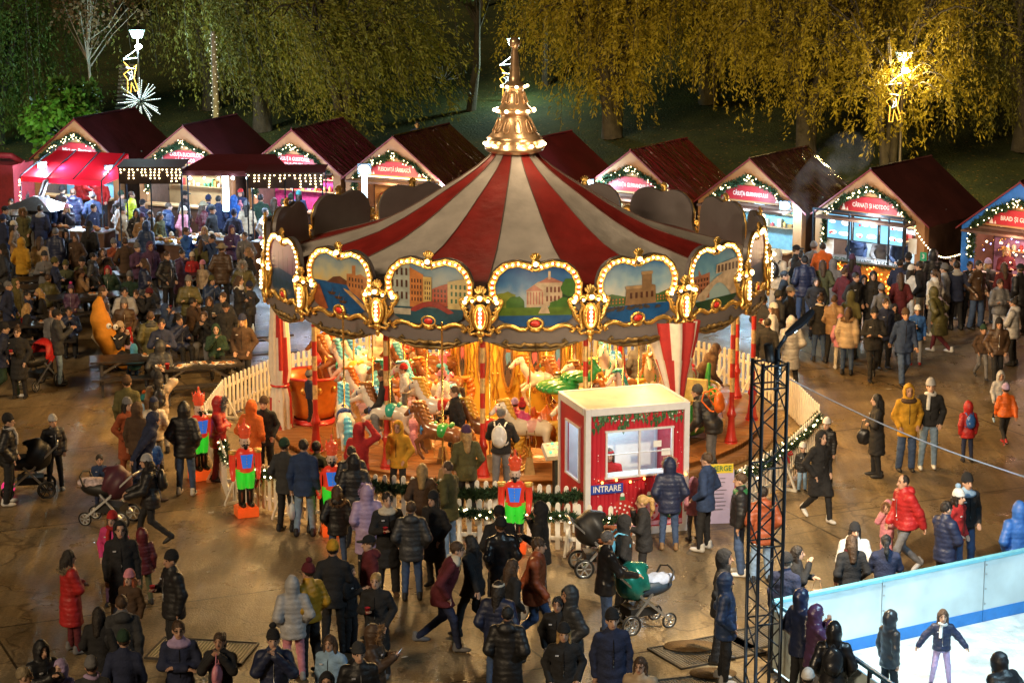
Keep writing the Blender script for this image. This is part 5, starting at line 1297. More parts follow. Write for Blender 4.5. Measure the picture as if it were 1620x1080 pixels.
# serving counters in front of the stalls
def counter(px, y, w, label, goods, seed, d=.7):
    p = at_depth(px, y, 0); o = empty('serving_counter', p, R(-20), label, 'counter'); m = MB(); m.box((0, 0, .5), (w, d, 1.0)); m.build('cabinet', wood_dark, o)
    m = MB(); m.box((0, 0, 1.02), (w + .06, d + .06, .04)); m.build('top', steel, o); m = MB(); q = random.Random(seed)
    for i in range(26): m.ball((q.uniform(-w / 2 + .1, w / 2 - .1), q.uniform(-d / 2 + .1, d / 2 - .1), 1.08 + q.random() * .06), (.09, .06, .05), q.randrange(2), 6)
    m.build('food', goods, o)
counter(262, 56.6, 2.2, 'counter heaped with bread and yellow corn under the left light banner', [M('corn_yellow', (.75, .5, .03), .5), M('bread_tan', (.6, .3, .12), .6)], 1)
counter(345, 57.2, 1.8, 'counter with stacked cakes under the maroon canopy', [M('bread_tan', (1, 1, 1)), M('cream_food', (.7, .6, .45), .6)], 2)
counter(455, 56.6, 1.9, 'counter with sweets under the right light banner', [M('sweet_pink', (.7, .15, .3), .5), M('corn_yellow', (1, 1, 1))], 3)
counter(120, 58.6, 2.4, 'counter with grilled food under the red awning', [M('grilled_brown', (.25, .1, .04), .6), M('bread_tan', (1, 1, 1))], 4)
# visible cold floodlights
LAMPS = []
def flood(p, label, r=.07, mat=None):
    o = empty('flood_lamp', p, 0, label, 'lamp'); m = MB(); m.ball((0, 0, 0), (r * 1.3, r, r), 0, 10); m.build('bulb', mat or cool_m, o); m = MB(); m.box((0, r * .9, 0), (r * 3, r * .8, r * 2.4)); m.build('housing', steel_dark, o); return o
FL = [(at_depth(576, 56.6, zpx(56.6, 268)), 'cold white floodlight on the right post of the stall with purple-red roof'),
      (stp(3, 1.45, -.25, 2.1), 'cold white floodlight on the right side of the foil roofed stall'),
      (stp(5, -1.25, -.3, 2.55), 'blue-white floodlight at the left end of the red tarpaulin stall'),
      (stp(6, 1.35, -.3, 2.4), 'blue floodlight in the smoke on the stall with glossy brown roof'),
      (at_depth(100, 60.6, zpx(60.6, 266)), 'blue-white lamp under the middle of the red awning'),
      (at_depth(66, 60.5, zpx(60.5, 262)), 'cold white lamp under the left end of the red awning'),
      (at_depth(172, 60, zpx(60, 268)), 'cold white lamp right of the red awning')]
for p, lb in FL: flood(p, lb, .13 if 'purple' in lb or 'foil' in lb else .1)
m = MB(); m.box((0, 0, 0), (.15, .06, 1.1)); o = m.build('glaring_lamp', cool_strip); o.location = at_depth(577, 57.2, zpx(57.2, 300)); tag(o, 'upright glaring white light panel right of the pink curtain stall', 'light panel')
m = MB(); m.box((0, 0, 0), (.18, .06, 1.3)); o = m.build('glaring_lamp', cool_strip); o.location = at_depth(357, 58.8, zpx(58.8, 300)); tag(o, 'upright glaring white light panel under the maroon canopy', 'light panel')
# ================================================================ trees
def hz(x, y): return float(hill_z(np.float64(x), np.float64(y)))
def ground_at(px, py):
    """hill or plaza point seen at a pixel"""
    u, w = (px - 810) / FPX, (540 - py) / FPX; dx, dy, dz = u, CP + w * SP, -SP + w * CP
    t = 40.0
    while t < 400 and HCAM + dz * t > hz(dx * t, dy * t): t += .1
    return Vector((dx * t, dy * t, hz(dx * t, dy * t)))
bark = M('dark_bark', (.05, .04, .03), .85, var=.35, scale=4, bump=.6)
bark_pale = M('pale_bark', (.22, .19, .15), .8, var=.3, scale=4, bump=.4)
def leaf_mat(name, a, b, c):
    m = bpy.data.materials.new(name); m.use_nodes = True; nt = m.node_tree; p = nt.nodes['Principled BSDF']; p.inputs['Roughness'].default_value = .6
    g = nt.nodes.new('ShaderNodeNewGeometry'); r = nt.nodes.new('ShaderNodeValToRGB'); e = r.color_ramp.elements
    e[0].color = (*a, 1); e[1].color = (*c, 1); q = e.new(.5); q.color = (*b, 1)
    tc = nt.nodes.new('ShaderNodeTexCoord'); n = nt.nodes.new('ShaderNodeTexNoise'); n.inputs['Scale'].default_value = .7; nt.links.new(tc.outputs['Object'], n.inputs['Vector'])
    ad = nt.nodes.new('ShaderNodeMath'); ad.operation = 'MULTIPLY_ADD'; ad.inputs[1].default_value = .5; nt.links.new(g.outputs['Random Per Island'], ad.inputs[0])
    mu = nt.nodes.new('ShaderNodeMath'); mu.operation = 'MULTIPLY'; mu.inputs[1].default_value = .6; nt.links.new(n.outputs['Fac'], mu.inputs[0]); nt.links.new(mu.outputs[0], ad.inputs[2])
    nt.links.new(ad.outputs[0], r.inputs['Fac']); nt.links.new(r.outputs['Color'], p.inputs['Base Color'])
    tr = nt.nodes.new('ShaderNodeBsdfTranslucent'); nt.links.new(r.outputs['Color'], tr.inputs['Color'])
    mx = nt.nodes.new('ShaderNodeMixShader'); mx.inputs[0].default_value = .3
    nt.links.new(p.outputs[0], mx.inputs[1]); nt.links.new(tr.outputs[0], mx.inputs[2]); nt.links.new(mx.outputs[0], nt.nodes['Material Output'].inputs['Surface'])
    return m
LM = {'gold': leaf_mat('golden_willow_leaves', (.15, .1, .008), (.34, .26, .018), (.46, .37, .03)),
      'olive': leaf_mat('olive_willow_leaves', (.075, .065, .014), (.15, .14, .022), (.24, .22, .03)),
      'lime': leaf_mat('yellow_green_willow_leaves', (.09, .09, .012), (.2, .19, .02), (.3, .3, .04)),
      'green': leaf_mat('green_leaves', (.035, .075, .012), (.07, .13, .02), (.12, .18, .03)),
      'brown': leaf_mat('brown_leaves', (.07, .04, .02), (.14, .08, .035), (.2, .13, .05)),
      'dark': leaf_mat('dark_leaves', (.02, .025, .012), (.035, .04, .018), (.06, .05, .02))}
def leaf_quads(c, d, L, wr, rng):
    n = len(c); d = d / (np.linalg.norm(d, axis=1)[:, None] + 1e-6)
    w = np.cross(d, rng.normal(size=(n, 3))); w /= np.linalg.norm(w, axis=1)[:, None] + 1e-6
    L = L[:, None]; W_ = L * wr
    V = np.stack([c, c + d * L * .5 + w * W_, c + d * L, c + d * L * .5 - w * W_], 1).reshape(-1, 3)
    return V, np.arange(n * 4).reshape(-1, 4)
def willow(base, h, spread, label, leaf, strands=420, per=55, seed=1, trunk=bark, droop=.62, stems=5, bare=.18, lsize=.2, wind=(0, 0), r0=.3, low=1.0, name='willow_tree', group=None):
    rng = np.random.default_rng(seed); root = empty(name, base, 0, label, 'tree', group); tb = MB(); limbs = []
    for s in range(stems):
        a = 2 * PI * (s + rng.random() * .6) / stems; ln = h * (.75 + .3 * rng.random()); out = spread * (.35 + .6 * rng.random())
        pts = []; 
        for i in range(9):
            t = i / 8; rr = out * (t ** 1.5); z = ln * (t - .15 * t * t * (1 if rng.random() < .8 else 1.5))
            pts.append(Vector((rr * math.cos(a) + .12 * math.sin(3 * t + s), rr * math.sin(a) + .12 * math.cos(4 * t + s), z)))
        tb.tube(pts, [r0 * (1 - .85 * (i / 8) ** .7) for i in range(9)], 8); limbs.append(pts)
        for b in range(5):
            i0 = int(rng.integers(3, 8)); p0 = pts[i0]; a2 = a + rng.uniform(-1.3, 1.3); l2 = spread * rng.uniform(.4, .8)
            q = [p0 + Vector((l2 * t * math.cos(a2), l2 * t * math.sin(a2), h * .16 * math.sin(PI * t * .75))) for t in np.linspace(0, 1, 6)]
            tb.tube(q, [r0 * .32 * (1 - .8 * t) for t in np.linspace(0, 1, 6)], 5); limbs.append(q)
    tb.build('trunk', trunk, root)
    allp = np.array([tuple(p) for l in limbs for p in l[2:]]); C_ = []; D_ = []; twigs = MB()
    for k in range(strands):
        p = allp[rng.integers(len(allp))] + rng.normal(size=3) * np.array([.55, .55, .35]); az = rng.random() * 2 * PI; out = rng.uniform(.2, 1.1); drop = max(.5, min(p[2] - low * rng.uniform(.3, 1.6), h * droop * rng.uniform(.25, 1.3)))
        t = np.sort(rng.random(per)) ** .85
        jit = rng.normal(size=(per, 3)) * .06
        x = p[0] + math.cos(az) * out * (1 - (1 - t) ** 2) + wind[0] * t ** 1.3; y = p[1] + math.sin(az) * out * (1 - (1 - t) ** 2) + wind[1] * t ** 1.3
        z = p[2] + .25 * np.sin(np.minimum(t * 3.2, PI)) - drop * t ** 1.5
        C_.append(np.stack([x, y, z], 1) + jit); dd = np.stack([np.full(per, math.cos(az) * .4 + wind[0] * .4), np.full(per, math.sin(az) * .4 + wind[1] * .4), -1.0 * t - .1], 1) + rng.normal(size=(per, 3)) * .45; D_.append(dd)
        if k % 6 == 0: twigs.tube([(x[i], y[i], z[i]) for i in range(0, per, max(1, per // 6))], .012, 3, cap=False)
    C_ = np.concatenate(C_); D_ = np.concatenate(D_); V, F = leaf_quads(C_, D_, lsize * rng.uniform(.6, 1.4, len(C_)), .17, rng)
    link('crown', np_mesh('crown', V, F, LM[leaf], smooth=False), root)
    twigs.build('twigs'[:4], trunk, root)
    return root
def broadleaf(base, h, cr, label, leaf, n=9000, seed=1, trunk=bark, r0=.16, cz=.68, lsize=.22, lumps=16, name='broadleaf_tree', sq=.8):
    rng = np.random.default_rng(seed); root = empty(name, base, 0, label, 'tree'); tb = MB(); top = Vector((rng.uniform(-.4, .4), rng.uniform(-.3, .3), h * .55))
    tb.tube([Vector((0, 0, -.1)), top * .5 + Vector((.1, .1, 0)), top, top + Vector((.1, 0, h * .3))], [r0, r0 * .75, r0 * .55, r0 * .15], 8)
    cs = []
    for i in range(lumps):
        v = rng.normal(size=3); v /= np.linalg.norm(v); c = np.array([0, 0, h * cz]) + v * np.array([cr, cr, cr * sq]) * rng.uniform(.35, 1); cs.append((c, cr * rng.uniform(.22, .42)))
        tb.tube([top * rng.uniform(.75, 1.1), Vector(c * .5) + top * .5 * .9, Vector(c)], [r0 * .3, r0 * .18, .015], 5)
    tb.build('trunk', trunk, root)
    k = rng.integers(lumps, size=n); v = rng.normal(size=(n, 3)); v /= np.linalg.norm(v, axis=1)[:, None]; rad = np.array([cs[i][1] for i in k])[:, None] * rng.random((n, 1)) ** .45
    C_ = np.array([cs[i][0] for i in k]) + v * rad; D_ = v + rng.normal(size=(n, 3)) * .6 + np.array([0, 0, -.4]); V, F = leaf_quads(C_, D_, lsize * rng.uniform(.6, 1.4, n), .32, rng)
    link('crown', np_mesh('crown', V, F, LM[leaf], smooth=False), root); return root
def dep(px, y):  # ground point at depth y under pixel column px
    p = at_depth(px, y, 1.5); return Vector((p.x, p.y, hz(p.x, p.y)))
willow(dep(415, 78), 10.5, 4.4, 'tall brown-olive weeping willow above the stalls left of the carousel', 'olive', 600, 75, 11, lsize=.15, droop=.7, wind=(.7, 0), low=2.4)
willow(dep(335, 82), 10, 2.7, 'dim brown weeping willow right of the left street lamp', 'olive', 300, 70, 12, lsize=.15, droop=.75, low=1.6, wind=(.6, 0))
willow(dep(548, 74), 9.0, 3.3, 'yellow-green weeping willow with windblown strands left of the spire', 'lime', 430, 75, 13, lsize=.15, wind=(1.1, -.2), droop=.62, low=2.4)
willow(dep(-10, 78), 10, 3.1, 'large dark green willow in the upper left corner', 'green', 420, 70, 14, lsize=.15, droop=.8, low=1.0)
broadleaf(dep(95, 70), 4.8, 1.5, 'bright green lit shrub-like tree below the upper left corner', 'green', 3600, 15, cz=.62, lumps=12)
broadleaf(dep(142, 76), 7.5, 2.1, 'slender young tree with sparse brown leaves left of the left street lamp', 'brown', 1100, 16, bark_pale, .1, .78, .15, 18)
broadleaf(dep(745, 79), 6.6, 1.7, 'small forked tree with green leaves left of the spire tip', 'green', 1800, 17, bark, .2, .84, .18, 12)
broadleaf(dep(862, 82), 7.5, 2.0, 'green tree right behind the spire lit by the white lamp', 'green', 3600, 18, bark, .16, .66, .2, 16)
willow(dep(968, 74), 9.5, 3.7, 'golden willow right of the spire with dark trunk', 'gold', 760, 55, 19, lsize=.15, droop=.3, low=1.4, stems=7)
willow(dep(1120, 78), 10.5, 4.2, 'golden willow between the spire and the right street lamp', 'gold', 820, 55, 20, lsize=.15, droop=.32, low=1.2, stems=7)
willow(dep(1275, 71), 9.5, 3.9, 'golden willow with leaning dark trunk above the smoky stall', 'gold', 700, 55, 21, lsize=.15, droop=.3, low=1.6, stems=6)
willow(dep(1405, 68), 7.6, 4.2, 'many stemmed golden tree spreading in front of the right street lamp', 'gold', 330, 50, 22, lsize=.15, droop=.26, low=2.4, stems=9, r0=.17)
willow(dep(1615, 70), 9.5, 3.4, 'golden brown weeping willow in the upper right corner', 'olive', 380, 75, 23, lsize=.14, droop=.8, low=1.2)
willow(dep(1510, 86), 11, 4.2, 'golden willow standing behind the right street lamp', 'gold', 560, 55, 24, lsize=.15, droop=.35, low=1.4)
for i, (px, y, lb) in enumerate(((180, 100, 'dark tree on the hill behind the left street lamp'), (640, 104, 'dark tree on the hill high behind the yellow-green willow'), (760, 98, 'dark tree on the hill above the small forked tree'), (1010, 100, 'dark tree on the hill behind the golden willow right of the spire'), (1400, 106, 'dark tree on the hill above the right street lamp'), (480, 102, 'dark tree on the hill behind the brown-olive willow'), (1240, 104, 'dark tree on the hill between the two golden willows'))):
    broadleaf(dep(px, y), 10, 3.8, lb, 'dark', 5200, 40 + i, bark, .2, .55, .34, 22)
# ================================================================ park lamps and light ornaments
lant_m = M('lantern_glass', (.6, .8, .75), .3, var=.1, emit=(.55, .95, .85), estr=.6)
rope_y = M('rope_light_amber', (1, .6, .1), .4, var=0, emit=(1, .5, .06), estr=1.6); rope_w = M('rope_light_white', (1, 1, 1), .4, var=0, emit=(.6, .85, 1), estr=1.5)
def park_lamp(px, py_top, y, label, warm=False):
    zt_ = zpx(y, py_top); p = at_depth(px, y, zt_); y = p.y; gz_ = hz(p.x, y); H = zt_ - gz_; o = empty('street_lamp', (p.x, y, gz_), 0, label, 'street lamp')
    m = MB(); m.tube([(0, 0, 0), (0, 0, .5), (0, 0, H - .3)], [.09, .055, .04], 10); m.build('pole', M('pole_grey', (.12, .1, .11), .4, .4), o)
    m = MB(); m.add([(-.17, -.17, H - .3), (.17, -.17, H - .3), (.17, .17, H - .3), (-.17, .17, H - .3), (-.26, -.26, H), (.26, -.26, H), (.26, .26, H), (-.26, .26, H)], [(0, 1, 5, 4), (1, 2, 6, 5), (2, 3, 7, 6), (3, 0, 4, 7), (3, 2, 1, 0)]); ln_ = m.build('lantern', lant_m, o)
    m = MB(); m.add([(-.29, -.29, H), (.29, -.29, H), (.29, .29, H), (-.29, .29, H), (0, 0, H + .16)], [(0, 1, 4), (1, 2, 4), (2, 3, 4), (3, 0, 4), (3, 2, 1, 0)]); m.build('cap', black_m, ln_)
    m = MB(); m.ball((.05, -.15, H - .62), (.14, .12, .09), 0, 10); m.build('bulb', M('hot_lamp', (1, 1, 1), .3, var=0, emit=(.75, .92, 1) if not warm else (1, .85, .55), estr=60), o)
    m = MB(); m.tube([(0, 0, H - .7), (-.55, -.05, H - 1.1)], .018, 6); m.tube([(0, 0, H - 1.05), (-.55, -.05, H - 1.1)], .018, 6); m.build('bracket', rope_w, o)
    f = empty('light_figure', (p.x - .33, y - .08, gz_ + H - 1.2), 0, ('rope-light figure hung on the s' + label[1:]).replace(' with square lantern', ''), 'light figure'); m = MB()
    m.tube([(-.2, 0, 0), (-.02, 0, -.3), (-.22, 0, -.45), (-.08, 0, -.65), (-.1, 0, -1.15), (.02, 0, -1.15), (.06, 0, -.75), (.2, 0, -1.1), (.3, 0, -1.05), (.16, 0, -.6), (.26, 0, -.1), (.08, 0, -.28)], .02, 5, closed=True); m.build('outline', rope_y, f)
    m = MB(); m.tube([(-.06, -.02, -.4), (.1, -.02, -.35), (.12, -.02, -.6), (-.02, -.02, -.68), (.06, -.02, -.48)], .018, 5, closed=True); m.tube([(-.12, -.02, -.2), (.18, -.02, -.25)], .02, 5); m.build('infill', rope_w, f)
    return Vector((p.x + .05, y - .3, gz_ + H - .62))
PL = [park_lamp(217, 47, 74, 'street lamp with square lantern in the upper left park'), park_lamp(812, 60, 80, 'street lamp half hidden behind the spire tip'), park_lamp(1430, 82, 66.5, 'street lamp glowing through the golden leaves at right', True)]
def burst(p, r, label, mat, seed=1, n=34):
    o = empty('firework_ornament', p, 0, label, 'light ornament'); q = np.random.default_rng(seed); m = MB(); b = MB()
    for k in range(n):
        v = q.normal(size=3); v[1] *= .5; v /= np.linalg.norm(v); v = Vector(v); L = r * q.uniform(.75, 1.05)
        m.tube([v * .08, v * L], .012, 4)
        for t in np.linspace(.3, 1, 9): b.ball(tuple(v * L * t), .019, 0, 4)
    m.build('ray_frame', steel, o); b.build('light_string', mat, o); m = MB(); m.tube([(0, .1, -r - .6), (0, .1, 0)], .04, 8); m.build('pole', steel_dark, o)
burst(at_depth(222, 73.6, zpx(73.6, 160)), .82, 'lit white firework ornament on the pole of the left street lamp', M('sparkle_white', (1, 1, 1), .4, var=0, emit=(.8, .95, 1), estr=.9))
burst(at_depth(702, 84, zpx(84, 128)), .85, 'unlit grey firework ornament on the dark lawn left of the spire', M('unlit_sparkle', (.35, .4, .5), .5), 2)
burst(at_depth(1492, 78, zpx(78, 170)), .8, 'dim firework ornament on the lit lawn right of the right street lamp', M('unlit_sparkle', (.35, .4, .5), .5), 3)
# trunk wrapped in white lights
p = dep(342, 71.5); o = empty('light_wrapped_trunk', p, 0, 'straight pole-like trunk wrapped in white lights inside the brown willow', 'tree trunk'); m = MB(); m.tube([(0, 0, 0), (.03, 0, 3), (0, 0, 5.4)], [.13, .11, .08], 8); m.build('trunk', bark_pale, o)
m = MB(); q = random.Random(3); [m.ball((.13 * math.cos(i * 2.4), .13 * math.sin(i * 2.4), .3 + i * .055), .016, 0, 4) for i in range(92)]; m.build('light_string', M('soft_white_light', (1, 1, 1), .4, var=0, emit=(.9, .85, .7), estr=1.5), o)
# park stairs: long flight of pale steps on the hill at left
a, b = dep(172, 72), dep(202, 92); o = empty('hill_stairs', a, 0, 'long pale flight of steps climbing the dark hill by the left street lamp', 'stairs')
m = MB(); dv = b - a
for i in range(28): t = i / 28; c = dv * t; m.box((c.x + .25 * math.sin(t * 3), c.y, hz(a.x + c.x, a.y + c.y) - a.z + .02), (1.1 - .4 * t, .55, .12))
m.build('tread', M('pale_concrete', (.2, .2, .22), .7, var=.15), o)
# dark fence and bin store at the far left
for i, (px, y, lb) in enumerate(((15, 60, 'dark metal railing behind the crowd at the left edge'),)):
    o = empty('metal_railing', at_depth(px - 40, y, 0), 0, lb, 'railing'); m = MB()
    for k in range(24): m.box((k * .09, 0, .6), (.03, .03, 1.1))
    m.build('slat_panel', steel_dark, o); m = MB(); m.box((1.05, 0, 1.15), (2.2, .05, .05)); m.build('rail', steel_dark, o)
o = empty('red_kiosk', at_depth(8, 61.5, 0), R(-20), 'dark red kiosk cut off at the left edge', 'kiosk'); m = MB(); m.box((0, 0, 1.3), (1.6, 1.2, 2.6)); m.build('cabin', M('kiosk_red', (.25, .02, .03), .5), o); m = MB(); m.tube([(-.8, 0, 2.6), (-.4, 0, 2.8), (.4, 0, 2.8), (.8, 0, 2.6)], .1, 8); m.build('roof', M('kiosk_red', (1, 1, 1)), o)
# smoke
s = SDF((-1.6, -1, -.6), (2.6, 1.2, 2.6), .12); q = np.random.default_rng(5)
for t in np.linspace(0, 1, 8): s.ell((-.3 + 1.9 * t, .1 * t, -.1 + 1.9 * t), (.35 + .35 * t, .35, .35 + .2 * t), .2)
s.ell((.1, 0, .1), (.5, .4, .7), .2)
V, F = s.surf(); sm = bpy.data.materials.new('smoke'); sm.use_nodes = True; n_ = sm.node_tree; n_.nodes.remove(n_.nodes['Principled BSDF']); pv = n_.nodes.new('ShaderNodeVolumePrincipled'); pv.inputs['Color'].default_value = (.9, .93, 1, 1)
tc = n_.nodes.new('ShaderNodeTexCoord'); nn = n_.nodes.new('ShaderNodeTexNoise'); nn.inputs['Scale'].default_value = 1.8; nn.inputs['Detail'].default_value = 4; n_.links.new(tc.outputs['Object'], nn.inputs['Vector']); mp = n_.nodes.new('ShaderNodeMapRange'); mp.inputs['From Min'].default_value = .42; mp.inputs['From Max'].default_value = .75; mp.inputs['To Max'].default_value = .4; n_.links.new(nn.outputs['Fac'], mp.inputs['Value']); n_.links.new(mp.outputs['Result'], pv.inputs['Density']); n_.links.new(pv.outputs[0], n_.nodes['Material Output'].inputs['Volume'])
o = link('smoke', np_mesh('smoke', V, F, sm), kind='stuff'); o.location = at_depth(1240, 49.6, zpx(49.6, 352)); SMOKE = o
# ================================================================ carousel animals and cars
h_white = M('enamel_white', (.72, .66, .6), .25, var=.06, coat=.5); h_brown = M('enamel_brown', (.2, .075, .03), .25, var=.2, coat=.5)
TR = {n: M('enamel_' + n, c, .28, var=.12, coat=.4) for n, c in dict(blue=(.04, .25, .62), sky=(.12, .5, .75), gold=(.7, .4, .06), caramel=(.34, .13, .035), red=(.55, .03, .03), teal=(.02, .38, .33), pink=(.7, .12, .25), orange=(.6, .17, .02), green=(.03, .3, .06), navy=(.02, .05, .2), rose=(.7, .4, .42)).items()}
def horse_meshes(seed):
    q = random.Random(seed); out = {}; g = q.uniform(-.05, .05)
    s = SDF((-.3, -1.05, -.1), (.3, 1.15, 1.75), .03)
    s.ell((0, -.28, .82), (.2, .32, .22), .08).ell((0, .25, .86), (.19, .3, .23), .08).ell((0, 0, .83), (.19, .4, .2), .08)
    s.chain([(0, .42, .95), (0, .6, 1.2), (0, .68, 1.42)], [.17, .125, .1], .06)
    s.chain([(0, .68, 1.45), (0, .82, 1.38), (0, .97, 1.24)], [.105, .08, .06], .04); s.ell((0, .99, 1.22), (.055, .07, .05), .02)
    for sd in (1, -1):
        s.seg((sd * .055, .64, 1.5), (sd * .065, .63, 1.62), .03, .012, .02)
        a = g if sd > 0 else -g
        s.chain([(sd * .11, .4, .78), (sd * .12, .66, .62 + a), (sd * .12, .6, .34 + a), (sd * .12, .48, .2 + a)], [.1, .06, .042, .045], .03)
        s.chain([(sd * .11, -.42, .78), (sd * .12, -.42, .5), (sd * .12, -.6, .34 - a), (sd * .12, -.68, .1 - a)], [.13, .075, .045, .045], .03)
    out['horse'] = s.surf()
    s = SDF((-.3, -.1, .8), (.3, 1.0, 1.85), .026)
    for i in range(7):
        t = i / 6; y, z = .48 + .2 * t, 1.02 + .52 * t; s.chain([(.02, y - .03, z), (.12, y - .12, z - .02), (.14, y - .14, z - .2), (.1, y - .06, z - .3)], [.07, .07, .055, .02], .02)
        s.ell((-.05, y - .08, z + .02), (.07, .09, .08), .02)
    s.ell((0, .74, 1.56), (.06, .1, .06), .02); s.warp(lambda X, Y, Z: .012 * np.sin(Z * 60 + X * 30)); out['mane'] = s.surf()
    s = SDF((-.22, -1.1, -.1), (.22, -.4, 1.1), .026); s.chain([(0, -.55, .95), (0, -.74, .9), (.02, -.82, .62), (0, -.76, .35), (.02, -.84, .18)], [.06, .1, .12, .11, .03], .03); s.warp(lambda X, Y, Z: .012 * np.sin(Z * 45 + Y * 20)); out['tail'] = s.surf()
    s = SDF((-.34, -.5, .55), (.34, .45, 1.2), .026); s.ell((0, -.03, .86), (.215, .25, .225), .02).ell((0, -.26, 1.05), (.15, .06, .08), .03).ell((0, .18, 1.05), (.07, .06, .08), .03).cut_plane((0, 0, .74), (0, 0, -1)); out['saddle'] = s.surf()
    s = SDF((-.26, .2, .7), (.26, 1.12, 1.6), .024); s.chain([(-.16, .5, .92), (0, .56, .85), (.16, .5, .92)], [.05, .055, .05], .02); s.ell((0, .87, 1.33), (.1, .025, .1), .01); s.ell((0, .52, .9), (.21, .045, .2), .0).ell((0, .52, .92), (.17, .2, .17), 0, cut=True); out['harness'] = s.surf()
    return out
HM = [horse_meshes(i) for i in range(3)]
HMESH = {}
HSC = .76
def carousel_horse(px, py, zb, face, col, mane, sad, har, v=0):
    """px, py: pixel of the saddle; zb: height of the horse's origin above the deck"""
    x, y = G(px, py, DZ + zb + .9 * HSC); key = (v, col, mane, sad, har)
    mm = dict(horse=h_white if col == 'w' else h_brown, mane=TR[mane], tail=TR[mane], saddle=TR[sad], harness=TR[har])
    o = None
    for n in ('horse', 'mane', 'tail', 'saddle', 'harness'):
        k = (v, n, mm[n].name)
        if k not in HMESH: HMESH[k] = np_mesh(n, *HM[v][n], mm[n])
        if n == 'horse': o = link('carousel_horse', HMESH[k], car); o.location = (x - CX, y - CY, DZ + zb); o.scale = (HSC,) * 3; zb = zb / HSC; o.rotation_euler.z = -R(face)
        else: link(n, HMESH[k], o)
    m = MB()
    for sd in (1, -1): m.ball((sd * .085, .79, 1.46), (.02, .022, .022), 0, 6); m.ball((sd * .04, 1.035, 1.23), (.012, .01, .012), 0, 5)
    m.build('eye_pair', N_black, o)
    m = MB(); m.tube([(0, 0, 1.0), (0, 0, 3.2 / HSC - zb)], .024, 8); m.tube([(0, 0, -zb), (0, 0, .75)], .024, 8); m.build('pole', M('brass_pole', (.75, .55, .2), .22, .9, var=.05), o)
    m = MB(); m.lathe([(.19, 0), (.18, .04), (.1, .42), (.03, .44)], 4, 0, Matrix.Translation((0, 0, -zb)) @ Matrix.Rotation(PI / 4, 4, 'Z'), smooth=False); m.build('pedestal', M('tan_pedestal', (.4, .28, .14), .5), o)
    m = MB()
    for sd in (1, -1): m.tube([(sd * .2, .1, .8), (sd * .3, .12, .5), (sd * .3, .1, .25), (sd * .34, -.1, .25), (sd * .3, -.14, .5), (sd * .2, -.1, .8)], .01, 4)
    m.build('stirrup', MATS['brass_pole'], o); return o
for r in ((545, 655, .45, 350, 'w', 'sky', 'navy', 'gold', 0), (617, 648, .5, 282, 'w', 'caramel', 'teal', 'navy', 1), (700, 640, .5, 285, 'w', 'gold', 'red', 'blue', 2), 
          (560, 580, .5, 310, 'w', 'sky', 'gold', 'teal', 0), (540, 565, .6, 250, 'b', 'caramel', 'teal', 'gold', 1), (585, 570, .55, 260, 'w', 'blue', 'orange', 'red', 2), (660, 580, .55, 270, 'b', 'sky', 'green', 'gold', 0),
          (635, 560, .7, 200, 'w', 'orange', 'red', 'pink', 1), (695, 570, .65, 240, 'b', 'orange', 'pink', 'red', 2), (838, 672, .3, 265, 'w', 'gold', 'rose', 'pink', 1), 
          (945, 610, .6, 270, 'w', 'caramel', 'orange', 'teal', 1), (975, 605, .5, 265, 'b', 'gold', 'red', 'gold', 2), (965, 570, .7, 200, 'w', 'sky', 'blue', 'teal', 0), (1025, 590, .55, 180, 'w', 'caramel', 'orange', 'green', 1), (1055, 600, .5, 185, 'w', 'gold', 'red', 'rose', 2),
          (1090, 590, .45, 190, 'w', 'red', 'red', 'gold', 0), (935, 675, .35, 270, 'w', 'gold', 'pink', 'orange', 2), (775, 672, .25, 285, 'b', 'gold', 'red', 'gold', 1), (865, 598, .55, 265, 'w', 'orange', 'rose', 'red', 0), (905, 602, .5, 275, 'b', 'caramel', 'gold', 'teal', 2), (700, 602, .55, 255, 'b', 'orange', 'pink', 'red', 1), (640, 610, .5, 280, 'b', 'teal', 'red', 'gold', 2), (590, 620, .4, 270, 'w', 'orange', 'blue', 'red', 1), (675, 612, .6, 275, 'w', 'sky', 'orange', 'pink', 0), (700, 680, .4, 290, 'b', 'caramel', 'green', 'blue', 2), (985, 640, .5, 260, 'b', 'orange', 'red', 'gold', 1), (1010, 620, .55, 240, 'w', 'teal', 'navy', 'gold', 0), (555, 560, .65, 250, 'w', 'orange', 'sky', 'red', 2), (925, 630, .55, 275, 'w', 'caramel', 'red', 'green', 0)):
    carousel_horse(*r)
def on_deck(px, py, z=.22): x, y = G(px, py, z); return Vector((x - CX, y - CY, DZ))
# orange tub car
tub = empty('tub_car', on_deck(497, 665)); tub.parent = car
m = MB(); m.lathe([(0, .12), (.42, .12), (.46, .3), (.5, .6), (.62, .98), (.68, 1.02), (.6, 1.02), (.48, .7), (.44, .4), (0, .4)], 20); m.build('body', TR['orange'], tub)
m = MB(); m.lathe([(.66, 1.0), (.69, 1.03), (.66, 1.06), (.62, 1.03)], 20); m.lathe([(.44, .1), (.52, .04), (.52, 0), (0, 0)], 20); m.build('rim', TR['red'], tub)
m = MB()
for k in range(10): a = k * PI / 5; m.ball((.57 * math.cos(a), .57 * math.sin(a), .78), (.06, .06, .08), 0, 6)
m.build('relief', gold, tub)
